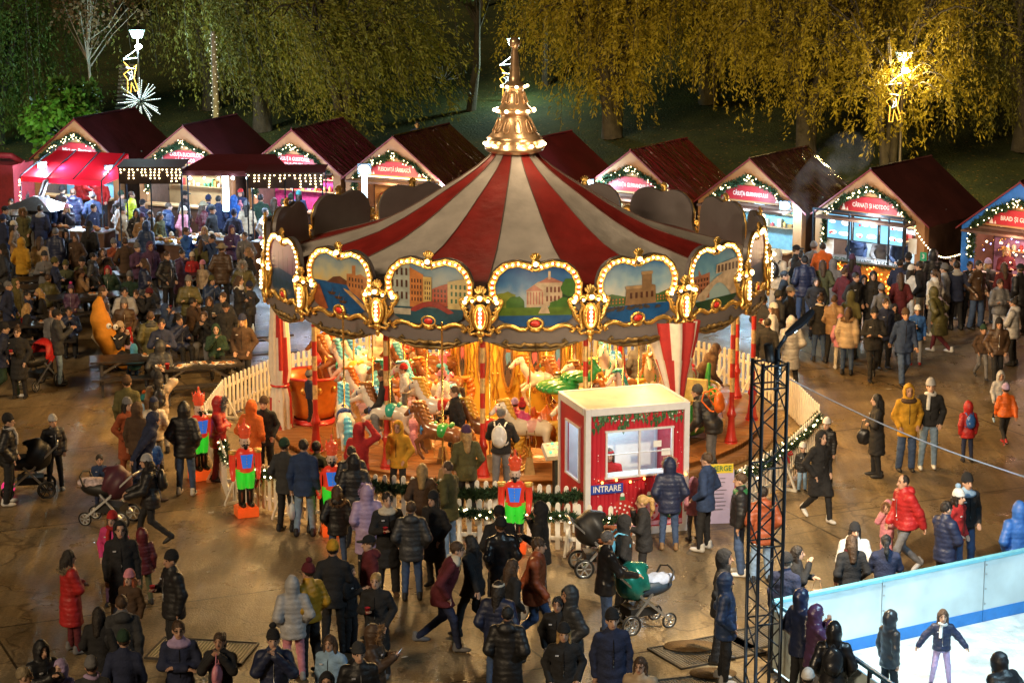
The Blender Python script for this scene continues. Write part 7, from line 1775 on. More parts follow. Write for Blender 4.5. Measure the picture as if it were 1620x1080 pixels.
    if 'cup' in ex: c = cup(tuple(W0(hr_[0] + hr_[1] * .07 + Vector((0, .0, -.04)))), ' '.join(('%s paper cup of the %s %s' % ('white' if ex['cup'] != '1' else 'red', WHO[who], place)).split()[:16]), (.55, .5, .45) if ex['cup'] != '1' else (.45, .02, .03), 1.0)
    if 'phone' in ex:
        m = MB(); m.box((0, 0, 0), (.075, .01, .15)); m.flat([(-.033, -.068), (.033, -.068), (.033, .068), (-.033, .068)], -.0065, 1); ph_ = m.build('phone', [black_m, M('phone_screen', (.5, .7, 1), .3, var=0, emit=(.55, .75, 1), estr=2.5)]); ph_.location = W0(hr_[0] + hr_[1] * .1); ph_.rotation_euler = (R(-35), 0, o.rotation_euler.z); tag(ph_, 'lit mobile phone held by the %s %s' % (WHO[who], place), 'phone')
    if 'pack' in ex:
        s = SDF((-.2, -.16, 0), (.2, .14, .5), .02); s.ell((0, 0, .22), (.145, .09, .22), .02).ell((0, -.06, .14), (.11, .06, .1), .02); bp_ = empty('backpack', W0(D['B']((0, -.215, 1.02))), o.rotation_euler.z, '%s backpack worn by the %s %s' % (cname(ex['pack']), WHO[who], place), 'backpack'); bp_.scale = (sc_,) * 3
        link('body', np_mesh('bag_body', *s.surf(), cloth(ex['pack'], 'l')), bp_); m = MB(); [m.tube([(q * .09, .05, .4), (q * .11, .12, .46), (q * .13, .26, .42), (q * .16, .3, .25), (q * .13, .12, .06), (q * .1, .05, .05)], .017, 5) for q in (1, -1)]; m.tube([(-.03, .03, .43), (0, .03, .47), (.03, .03, .43)], .01, 5); m.build('strap', cloth(ex['pack'], 'n'), bp_)
    if 'bag' in ex:
        b_ = empty('shopping_bag' if ex['bag'] in ('white', 'tan', 'yellow', 'orange') else 'handbag', W0(hl_[0] + hl_[1] * .09), o.rotation_euler.z, '%s bag carried by the %s %s' % (cname(ex['bag']), WHO[who], place), 'bag'); s = SDF((-.12, -.22, -.55), (.12, .22, -.1), .02); s.ell((0, 0, -.34), (.07, .15, .17), .0).warp(lambda X, Y, Z: .006 * np.sin(Y * 40 + Z * 25)); link('body', np_mesh('bag_body', *s.surf(), cloth(ex['bag'], 'l')), b_)
        m = MB(); m.tube([(0, -.08, -.22), (0, -.03, -.02), (0, .03, -.02), (0, .08, -.22)], .008, 5); m.build('handle', cloth(ex['bag'], 'l'), b_)
    PEOPLE.append((o, hx, hy, zone)); return o
def crowd(rows, zone, group, far=False):
    for r in rows.strip().split('\n'):
        r = r.strip()
        if r and not r.startswith('#'): put_person(r, zone, group, far)
# ---------------------------------------------------------------- visitors on the near plaza, left
GA = 'visitors standing and walking on the plaza in front of the carousel'
crowd('''
10,658,1.76,85,sp|m|black.S.p|black.white|beanie:black|facing right at the left edge behind the pink-wheeled pushchair|scarf=lgrey
83,659,1.5,150,sp|t|black.S.p|black.lgrey|beanie:lgrey|standing alone right of the pink-wheeled pushchair
157,720,1.15,170,sd|c|dblue.M.n|navy|short:dark|behind the pushchair with the pale blanket
237,722,1.66,262,wf|w|black.M.p|black|beanie:lgrey|pushing the pushchair with the pale blanket|pack=black
222,652,1.8,70,gd|m|navy.L.n|jeans.brown|hood|striding past behind the pushchair pusher
178,812,1.6,190,sp|w|hotpink.M.n|purple|beanie:red|looking over the shoulder of the big black hooded figure|scarf=red
190,828,1.84,170,sd|m|black.L.n|grey|hood|big figure in the lower left beside the red hat woman
225,838,1.3,330,sd|c|dred.M.p|camo|hood|camouflage trousered child right of the big hooded figure
204,905,1.42,200,sd|g|brown.M.n|brown|beanie:pink|before the big black hooded figure|hc=rust
108,872,1.66,60,sx|w|red.L.p|dred.grey|furdown:dark|back turned, lower left with long red padding|fur=khaki
272,875,1.78,240,sc|m|black.M.p|black|beanie:black|alone with a red cup in the lower left|cup
155,963,1.62,10,sp|w|black.M.n|grey|long:dark|back turned beside the grey hooded young man
192,945,1.78,350,sd|m|char.M.n|black|short:brown|grey hood hanging, back to camera in the lower left|hd,trim=grey
195,1002,1.76,0,sp|m|navy.M.n|black|beanie:dgreen|back turned with green beanie at the bottom
144,1043,1.7,350,sd|m|char.M.n|black|beanie:grey|cut by the bottom edge left of the green beanie|scarf=lilac
66,1018,1.64,140,sh|w|black.L.p|black|hood|looking at her phone near the bottom left corner
38,1057,1.74,80,sd|m|grey.M.n|black|short:khaki|glasses wearer cut by the bottom edge at left|glasses
97,1045,1.35,200,sd|c|lilac.M.p|black|hood|small figure cut by the bottom edge at left
282,983,1.82,170,sx|m|navy.M.n|black|short:brown|in glasses and white hood collar at the bottom|trim=lilac,glasses
347,1003,1.68,190,se|w|black.M.n|black|pony:brown|next to the glasses man with white collar|bag=pink
432,1000,1.74,175,se|m|navy.M.p|black|pom:black|eating at the bottom with fur hood collar|
462,915,1.62,350,sp|w|lgrey.M.p|pink.lgrey|hood|pale hooded figure left of the orange puffer
488,895,1.74,310,sp|m|mustard.S.p|black|pom:dred|orange yellow puffer and bobble hat with white stripe|pc=dred
526,860,1.8,0,sc|m|black.M.n|black|beanie:mustard|back turned with yellow beanie|cup
524,1005,1.62,200,sd|w|lblue.M.n|black|long:brown|pale jacket at the bottom beside the smiling man
567,1022,1.76,165,sd|m|black.M.p|black|beanie:char|smiling at the bottom edge
517,1066,1.62,180,sd|p|black.M.n|black|hood|only the hood showing at the bottom edge
533,770,1.5,355,sp|g|black.M.p|jeans|furdown:brown|small back view with fur collar near the fence|fur=tan,hd
480,697,1.82,5,sd|m|dblue.M.n|ljeans|short:dark|broad back at the fence by the third nutcracker|bag=white
556,708,1.68,350,sp|w|black.M.p|black|short:dark|dark back behind the fence left of the lavender coat
580,770,1.66,350,sp|w|lilac.L.p|black|hoodfur|lavender back view in front of the fence|fur=lilac
612,780,1.8,165,sc|m|black.L.n|black.brown|curly:dark|white shirt collar and red cup by the lavender coat|cup,trim=cream
668,735,1.68,5,sp|w|brown.L.n|black|long:blond|long haired back at the inner queue fence
710,731,1.8,300,sc|m|olive.M.n|ljeans.white|bald:brown|leaning on the fence in light jeans|cup
687,780,1.68,215,sp|w|black.L.n|black|beanie:black|pale face left of the fence gap|
650,796,1.7,0,sp|w|char.M.p|jeans|short:brown|grey coat back view with bobbed hair|
583,850,1.74,250,sd|m|dred.M.n|black|cap:black|dark red hooded jacket below the lavender coat|hd
552,893,1.42,120,sh|b|black.M.n|black|short:brown|looking down below the man in the cap
595,908,1.66,190,sc|w|black.L.n|black.grey|pony:blond|white streak in her hair, holding a red cup|cup
592,992,1.62,100,sh|w|brown.M.p|black|hoodfur|filming with a glowing phone|phone,fur=tan
697,853,1.82,95,gp|m|dred.M.n|navy.grey|short:brown|striding right in a jacket with white sheepskin collar|trim=cream,glasses
750,849,1.7,300,wd|w|black.M.n|black|long:black|walking in high heeled boots left of the uniformed men|
790,803,1.78,350,sp|m|black.M.n|black|cap:black|taller uniformed man before the nutcracker with black beard
793,823,1.76,345,sp|m|black.M.l|black|beanie:black|uniformed man with white letters on his back
857,797,1.8,280,se|m|black.M.n|black|hood|phoning man with covered mouth by the queue fence
808,887,1.66,60,sp|w|black.M.n|black|long:brown|long haired, hidden behind the orange-red puffer|
845,852,1.8,100,wd|m|rust.M.p|jeans.brown|curly:brown|red-brown beard, walking with a white bag|bag=white
787,922,1.74,20,sp|m|navy.M.p|jeans|band:cream|navy back with pale headband in the centre bottom
803,962,1.72,10,sp|w|black.L.p|jeans|short:black|large black back view with shoulder bag|bag=black
883,945,1.6,190,sp|w|black.M.n|black|curly:black|leaning on the dark hooded friend
905,930,1.74,250,sp|w|char.M.p|black|hood|dark hooded beside the curly haired friend
892,990,1.68,180,sp|w|black.M.n|black|beanie:black|yellow backpack straps, at the bottom centre|
968,968,1.84,170,sd|m|navy.M.n|black|beanie:black|tall navy figure at the bottom right of centre|
1013,1042,1.62,200,sd|w|beige.M.p|black|fluff:brown|curly haired with glasses at the bottom edge|glasses
958,842,1.78,70,sf|m|black.M.l|jeans|short:grey|leather jacket, pushing the emerald pram|
985,818,1.74,80,sp|m|black.M.n|black|hood|black hooded with bright blue backpack|pack=skyblue
1020,785,1.66,275,se|w|black.M.n|black|pony:blond|long blond ponytail in front of the booth|
1060,728,1.68,0,sp|w|navy.M.p|jeans.tan|hoodfur|at the window of the ticket booth|fur=beige
1098,757,1.16,330,sp|c|pink.M.p|grey|hood|pink little figure right of the ticket booth
1118,718,1.8,300,sp|m|dblue.M.n|black.white|short:brown|cropped hair by the lilac price board
1172,750,1.82,280,sd|m|black.S.p|jeans.white|short:brown|green hood collar just left of the truss|trim=green
1208,772,1.7,350,sp|m|rust.M.p|ljeans|short:dark|seen through the lattice of the truss|
1142,872,1.8,100,sp|m|black.M.n|black.black|hood|dark hooded, left of the truss foot
1150,910,1.7,95,sp|w|dblue.M.p|black.lgrey|hood|pale hood, standing on the ribbed plate|
1243,880,1.72,30,sd|m|navy.M.n|black|beanie:black|fur collar, right behind the truss at the rink|
1260,865,1.66,100,se|w|black.M.n|black|long:dark|eating from a paper bag at the rink corner|bag=tan
1268,935,1.72,60,sp|w|navy.M.l|black|hood|shiny hood, watching the rink beside the truss|
1290,960,1.62,75,se|w|purple.M.l|grey|hood|purple shine, hands at her mouth by the rink
1320,987,1.72,10,sp|w|black.M.l|black|hood|shiny black back at the rink rail|pack=black
1278,1063,1.6,20,sp|p|grey.M.n|black|beanie:white|white hat cut by the bottom edge at the rink
1352,830,1.66,175,sx|w|white.M.p|black|beanie:black|white padded, behind the rink barrier
1347,848,1.66,350,sp|w|black.M.n|black|long:brown|maroon scarf and red handbag at the barrier|scarf=dred,bag=red
1402,848,1.66,5,sx|w|navy.M.n|black|pony:black|navy back with white lettering at the barrier
1405,793,1.12,210,se|c|pink.M.p|pink|hoodfur|pink toddler held by the red puffer man's hand|fur=tan
1436,752,1.82,250,wd|m|red.S.p|grey.lgrey|bald:dark|bright red puffer and grey jeans behind the barrier|hd
1498,795,1.76,60,sx|m|navy.M.p|black|curly:dark|curly head talking with the red jacket woman
1515,777,1.7,130,sp|w|red.S.n|jeans|pom:white|white bobble hat and long hair at the barrier|pc=lblue
1530,753,1.82,160,sp|m|black.S.n|jeans|beanie:black|varsity jacket with pale sleeves, back of the trio|trim=lblue
1613,797,1.74,350,sp|p|blue.M.p|jeans|hood|blue padded figure cut by the right edge at the barrier
1410,968,1.46,60,sd|c|char.M.l|black|hood|camouflage hooded child holding the rink rail
1492,965,1.2,185,ko|g|navy.S.p|lilac.navy|long:brown|on the ice with white scarf and pink zip|z=.05,scarf=white
1610,1035,1.7,330,ld|p|black.M.p|black|hood|bent over at the bottom right corner of the ice|z=.05
1297,683,1.72,150,wp|w|black.L.n|black.white|hood|long black coat and white trainers right of the truss|
1308,664,1.3,210,sd|c|black.M.p|black|beanie:white|pale beanie behind the woman in white trainers
1270,702,.95,170,sd|c|black.M.p|lblue|beanie:white|small, left of the woman in white trainers
''', 'front', GA)
# ---------------------------------------------------------------- right plaza
GB = 'visitors on the open plaza right of the carousel'
crowd('''
1390,625,1.7,270,sx|w|black.L.n|black|long:black|long straight hair, phone in hand, facing left|bag=black
1438,610,1.8,175,sp|m|mustard.M.n|jeans|hood|mustard yellow with brown yoke, right plaza|trim=brown
1473,603,1.84,185,sp|m|black.S.n|ljeans.white|beanie:lgrey|next to the mustard jacket, light jeans|scarf=white
1533,637,1.25,350,sd|c|red.M.p|navy|hood|red hood with bright blue backpack, right plaza|pack=blue
1593,610,1.3,350,wd|b|orange.S.p|black.red|beanie:lilac|walking away at the right edge
1583,588,1.2,180,wd|c|lgrey.M.p|black.lblue|hood|grey hooded child ahead of the orange one
1555,515,1.3,170,wp|b|brown.S.n|grey|beanie:dgreen|chequered jacket, left of the brown puffer woman|
1580,505,1.62,180,wp|w|brown.S.p|black|beanie:black|quilted brown jacket at the right edge
1583,443,1.7,165,sx|m|grey.S.p|lgrey|short:brown|grey and navy jacket facing the grey puffer woman
1605,473,1.66,300,sx|w|lgrey.M.p|black|bun:dark|pale grey back at the right edge|hd
1330,500,1.3,350,sp|g|pink.M.p|cream.white|beanie:pink|pink and blue tie-dye jacket, back turned
1342,488,1.64,20,sd|w|beige.M.p|jeans|furdown:brown|sand coloured coat behind the tie-dye child|fur=tan
1347,462,1.7,30,sp|m|olive.M.n|black|hood|green hood behind the sand coloured coat
1383,488,1.74,180,wx|m|black.M.n|black|beanie:black|strap across the chest, walking to the camera
1432,490,1.78,175,wd|m|dblue.M.n|jeans|beanie:brown|dark blue, walking right of the strap wearer
1452,485,1.45,185,sc|b|blue.M.n|lgrey.red|beanie:white|striped hat, eating beside the dark blue man|cup=white
1400,473,1.74,160,sp|m|navy.M.n|black|short:brown|half hidden behind the strap wearer
1415,483,1.3,175,sd|c|black.M.n|black|hood|between the strap wearer and the dark blue man
1490,455,1.68,310,gp|w|olive.L.p|dred.white|hood|olive padded coat striding left
1480,428,1.72,320,sd|w|white.M.p|grey.white|pony:brown|white puffer before the olive coat|hd
1495,420,1.74,300,sc|m|lgrey.M.p|grey|beanie:grey|pale grey with a cup behind the white puffer|cup
1515,415,1.8,350,sp|m|navy.M.n|black|short:dark|white collar, back to camera by the blue post|trim=lgrey
1548,413,1.82,150,sp|m|brown.M.l|jeans|short:black|leather jacket near the blue stall
1563,412,1.7,160,sc|w|grey.M.n|grey|beanie:lilac|lilac hat in front of the blue stall
1590,417,1.7,350,sp|w|dred.M.n|black|long:brown|reddish brown long hair at the blue stall counter
1535,415,1.72,180,sp|m|black.M.n|black|short:dark|half hidden between leather jacket and white collar
1617,420,1.8,330,sp|m|black.M.p|black|cap:black|cut by the right edge at the blue stall
1507,408,1.68,170,sp|w|black.M.n|black|short:brown|pale face against the brown stall wall
1477,397,1.86,350,sp|m|black.M.p|black|hood|tall black hood against the brown stall wall|
1458,415,1.8,300,sp|m|black.S.k|khaki|short:dark|looking left with short hair before the yellow post
1438,403,1.76,340,sp|m|black.M.n|black|beanie:black|black beanie against the yellow post
1440,422,1.66,60,sc|w|white.S.p|white|beanie:white|white jacket and white beanie eating|cup=white
1423,412,1.74,30,sp|m|navy.M.n|black|short:dark|right end of the amber counter lights
1425,433,1.72,0,sp|w|dred.L.n|black|long:brown|very long brown hair, back turned by the amber lights
1353,432,1.76,150,sp|m|black.M.n|black|short:dark|left of the trio before the amber lights
1366,437,1.62,175,sp|w|black.M.n|black|hood|middle of the trio before the amber lights
1382,430,1.74,185,sp|w|black.L.n|black|long:black|right of the trio before the amber lights
1348,405,1.68,20,sp|w|purple.L.n|purple|beanie:purple|purple back at the amber counter
1302,385,1.84,0,sx|m|orange.M.n|black|short:dark|broad orange back left of the amber counter|
1287,385,1.74,40,sp|m|grey.M.n|black|beanie:grey|grey hat left of the broad orange back
1260,390,1.8,100,sp|m|black.M.n|black|cap:black|black cap in the smoke
1273,406,1.86,355,sp|m|navy.M.p|jeans|short:black|tall navy back in front of the smoke
1302,413,1.7,0,sp|w|camo.L.n|black|long:brown|camouflage parka and long wavy hair
1318,412,1.7,20,sp|w|grey.L.n|lilac|hood|grey figure beside the amber lights
1253,412,1.3,200,sp|c|cream.M.p|cream|hood|small cream figure before the stall counter
1230,397,1.8,30,sp|p|cream.M.p|cream|hood|tall cream hooded figure at the carousel's right edge|pack=black
1240,430,1.76,110,sp|m|black.M.n|black|short:black|side face below the cream hooded figure
1232,462,1.74,60,sp|m|char.M.n|black|beanie:char|dark beanie beside the man in the grey cap
1249,455,1.78,120,sp|m|black.M.n|black|cap:grey|grey cap, talking, right of the carousel
1298,467,1.68,350,sp|w|black.M.n|jeans.black|bun:brown|white scarf, back turned with wide jeans|scarf=cream
1320,468,1.68,20,sp|w|tan.M.p|black|short:brown|tan puffer left of the tie-dye child
1223,482,1.66,290,sc|w|white.S.p|dgreen|beanie:white|white jacket with red glove and brown fur hood|cup,fur=tan
1252,503,1.7,350,sp|w|lgrey.L.p|black|hood|pale hooded padded coat with a yellow bag|bag=yellow
1268,400,1.7,20,sp|w|black.M.n|black|bun:black|behind the tall navy back
1335,425,1.7,60,sp|m|dred.M.n|black|short:brown|dark red, between purple back and trio
1395,452,1.5,350,sp|t|grey.M.n|black|beanie:grey|grey beanie below the trio
1292,440,1.6,180,sp|w|black.M.n|black|long:dark|left of the camouflage parka
1215,505,1.7,20,sp|m|black.M.n|black|short:dark|dark figure at the canopy's right edge
1207,470,1.72,30,sp|m|char.L.n|black|beanie:black|tall dark figure against the canopy's right edge
''', 'right', GB)
# ---------------------------------------------------------------- around the left fence
GC = 'visitors waiting at the left fence of the carousel'
crowd('''
200,598,1.78,0,sd|m|olive.M.n|black|beanie:brown|brown beanie, back turned left of the backpack woman
250,592,1.7,350,su|w|beige.S.p|lgrey|beanie:black|arm raised to her head, small black backpack|pack=black
199,632,1.7,130,sp|w|rust.L.n|rust|beanie:grey|long orange-brown coat, left of the bobble hat child
228,626,1.2,20,sp|c|lblue.M.p|black|pom:teal|teal and orange hat, hidden among the waiting group|pc=orange
243,630,1.5,350,sp|g|cream.M.p|grey|cap:navy|cream jacket with hood, below the backpack woman|hd
290,640,1.82,10,sp|m|black.M.p|jeans.white|hood|big black hooded back with white stripe|bag=white
343,630,1.7,95,sx|w|red.M.p|dred|hoodfur|red hood with grey fur inside the fence|fur=grey
397,636,1.72,20,sp|p|orange.M.n|grey|hood|bright orange-red hooded jacket beside the second nutcracker
418,630,1.66,190,sp|t|black.M.n|black|beanie:brown|reading with a white backpack hanging in front|
222,667,1.3,150,sp|c|dblue.M.p|navy|pom:lblue|pale blue bobble hat before the big black hooded back|pc=navy
240,690,1.15,170,sp|c|blue.M.p|navy|pom:dgreen|green and yellow bobble hat|pc=mustard
450,697,1.74,30,sp|m|char.M.n|black|beanie:dgreen|leaning at the fence left of the broad dark blue back
216,640,1.76,20,sd|m|brown.M.n|black|hood|brown hooded, hidden behind the long orange-brown coat
500,700,1.72,20,sp|m|olive.M.n|black|short:dark|right shoulder behind the broad dark blue back
560,722,1.7,0,sp|p|black.M.p|black|hood|dark hooded back behind the third nutcracker
''', 'leftfence', GC)
# ---------------------------------------------------------------- riders and people on the carousel deck
GD = 'riders and companions on the carousel deck'
crowd('''
490,588,1.12,60,sd|c|navy.S.n|black|pom:grey|inside the orange tub car|z=.42,pc=orange
617,585,1.75,280,rf|m|black.S.n|grey.white|short:brown|on the brown-maned horse at the left|z=.88,hd
568,672,1.72,20,su|p|red.S.n|black|hood|red hooded, photographing from the deck edge|z=.1
630,668,1.55,200,sp|t|mustard.M.n|black|hood|mustard and black jacket at the deck edge|z=.2
657,664,1.1,270,td|c|pink.S.p|pink.white|hood|pink suit, sitting on the deck edge|z=.5
722,612,1.7,250,sc|w|black.L.n|black|pony:brown|long ponytail standing on the deck|z=.22,bag=white
793,645,1.78,10,sf|m|black.S.n|grey|short:grey|white patterned backpack beside the pumpkin carriage|z=.22,pack=white
825,637,1.2,20,td|c|hotpink.S.p|pink|pom:red|red bobble hat in the pumpkin carriage|z=.75
813,633,1.15,20,td|c|hotpink.S.p|pink|beanie:lilac|lilac hat in the pumpkin carriage|z=.75
738,677,1.74,350,sp|w|olive.M.n|black|beanie:purple|purple hat, dark olive back at the deck edge|z=.18
707,588,1.35,290,rf|c|white.S.p|grey|pom:pink|white jacket on the white horse|z=.98
602,530,1.8,340,sp|m|cream.M.p|cream|hood|cream hooded back deep on the deck at left|z=.22
640,578,1.1,260,sp|c|white.S.p|grey|beanie:red|small, behind the brown-maned horse|z=.9
1013,535,1.78,0,sp|m|grey.M.n|black|hood|tweed coat back on the deck at right|z=.22
1108,537,1.7,80,lf|w|brown.M.n|black|long:brown|leaning over at the right rear of the deck|z=.22
1130,606,1.76,300,lf|m|black.M.p|grey|beanie:char|bending over the green boat, coral backpack|z=.22,pack=orange
''', 'deck', GD)
